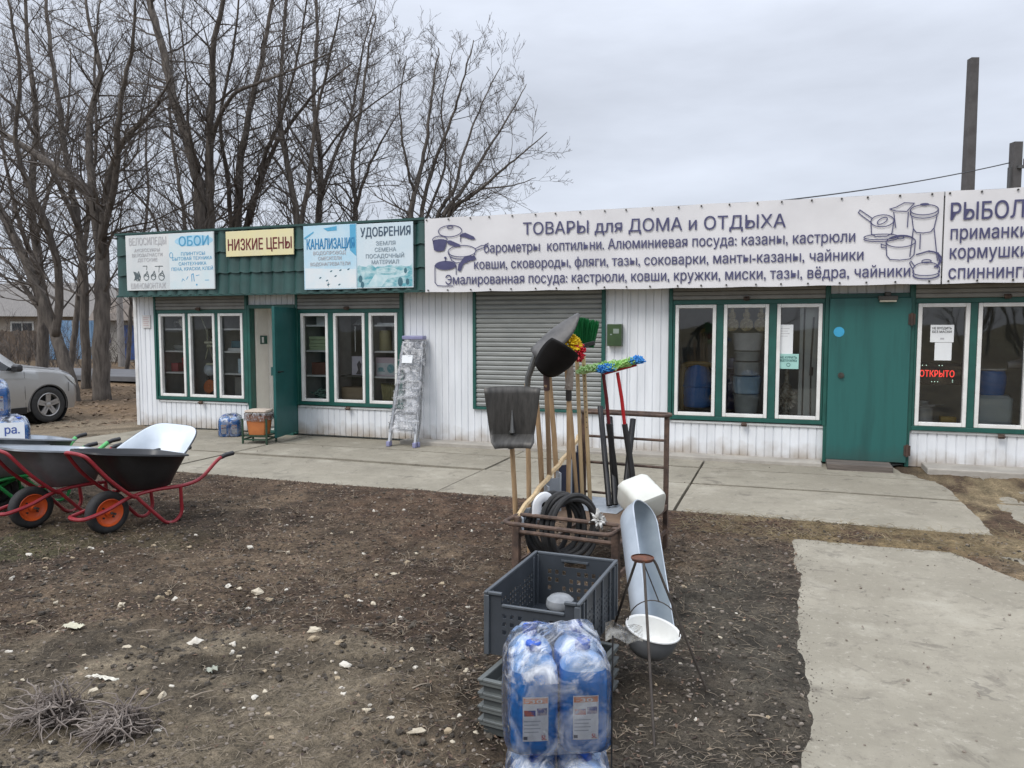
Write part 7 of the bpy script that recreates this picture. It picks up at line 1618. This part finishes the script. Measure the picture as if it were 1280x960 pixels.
tag(mb.build('dry_weeds', M('dry_weed', (.36, .29, .21), (.20, .16, .115), scale=6, rough=.9), smooth=False), 'withered pale weed stems standing in the mulch', 'dry weeds', kind='stuff')
mb = MB()
for _ in range(5000):
    x, y = rg.uniform(-16, 0), rg.uniform(.6, 9)
    leaf(mb, x, y, rg.uniform(.03, .075))
tag(mb.build('leaf_litter', M('leaf_litter', (.22, .155, .10), (.11, .075, .05), scale=3, rough=.9), smooth=False), 'brown fallen leaves under the bare trees', 'leaves', kind='stuff')
# a few twigs lying on the soil
for i, (px, py, ln) in enumerate(((238, 883, .10), (935, 903, .08), (515, 866, .09), (170, 795, .12), (345, 690, .10))):
    q = ground_at(px, py); a = rg.uniform(-.5, .9); d = _r*math.cos(a)+_f*math.sin(a); z = gh(q.x, q.y)+.006
    mb = MB(); mb.tube([Vector((0, 0, 0)), d*ln*.5+Vector((0, 0, .006)), d*ln+Vector((0, 0, .0))], [.004, .0035, .002], 6)
    o = mb.build('fallen_twig', M('pale_twig', (.30, .25, .19), (.2, .16, .12), rough=.9)); o.location = (q.x, q.y, z); tag(o, 'short pale twig lying on the bare soil', 'twig', 'fallen twigs on the soil')
# stepping debris on the slabs
mb = MB()
for _ in range(22000):
    if rg.random() < .6: x, y = rg.uniform(10.1, 10.75), rg.uniform(-8.8, -3.6)
    elif rg.random() < .6: x, y = rg.uniform(3, 11.6), rg.uniform(-3.1, -2.6)
    else: x, y = rg.uniform(10.3, 11.8), rg.uniform(-4.2, -3.6)
    d = slab(x, y)
    if d < -.16 or rg.random() > math.exp(-max(0, d+.085)/.035): continue
    rock(mb, (x, y, .010), rg.choice((.0015, .002, .0025, .003, .0045)), .4)
tag(mb.build('soil_crumbs', M('edge_crumbs', (.15, .128, .10), (.07, .058, .045), scale=9, rough=.95), smooth=False), 'soil crumbs spilled over the edges of the concrete', 'soil', kind='stuff')
mb = MB()
for _ in range(260):
    x, y = (rg.uniform(10.4, 11.5), rg.uniform(-8.5, -3.8)) if rg.random() < .6 else (rg.uniform(1, 11.3), rg.uniform(-2.9, -.4))
    if rg.random() < .5: leaf(mb, x, y, rg.uniform(.006, .016), .012)
    else: rock(mb, (x, y, .012), rg.uniform(.003, .009))
tag(mb.build('slab_crumbs', M('crumbs', (.14, .115, .09), (.24, .2, .16), rough=.9), smooth=False), 'crumbs of soil and leaf on the concrete', 'crumbs', kind='stuff')
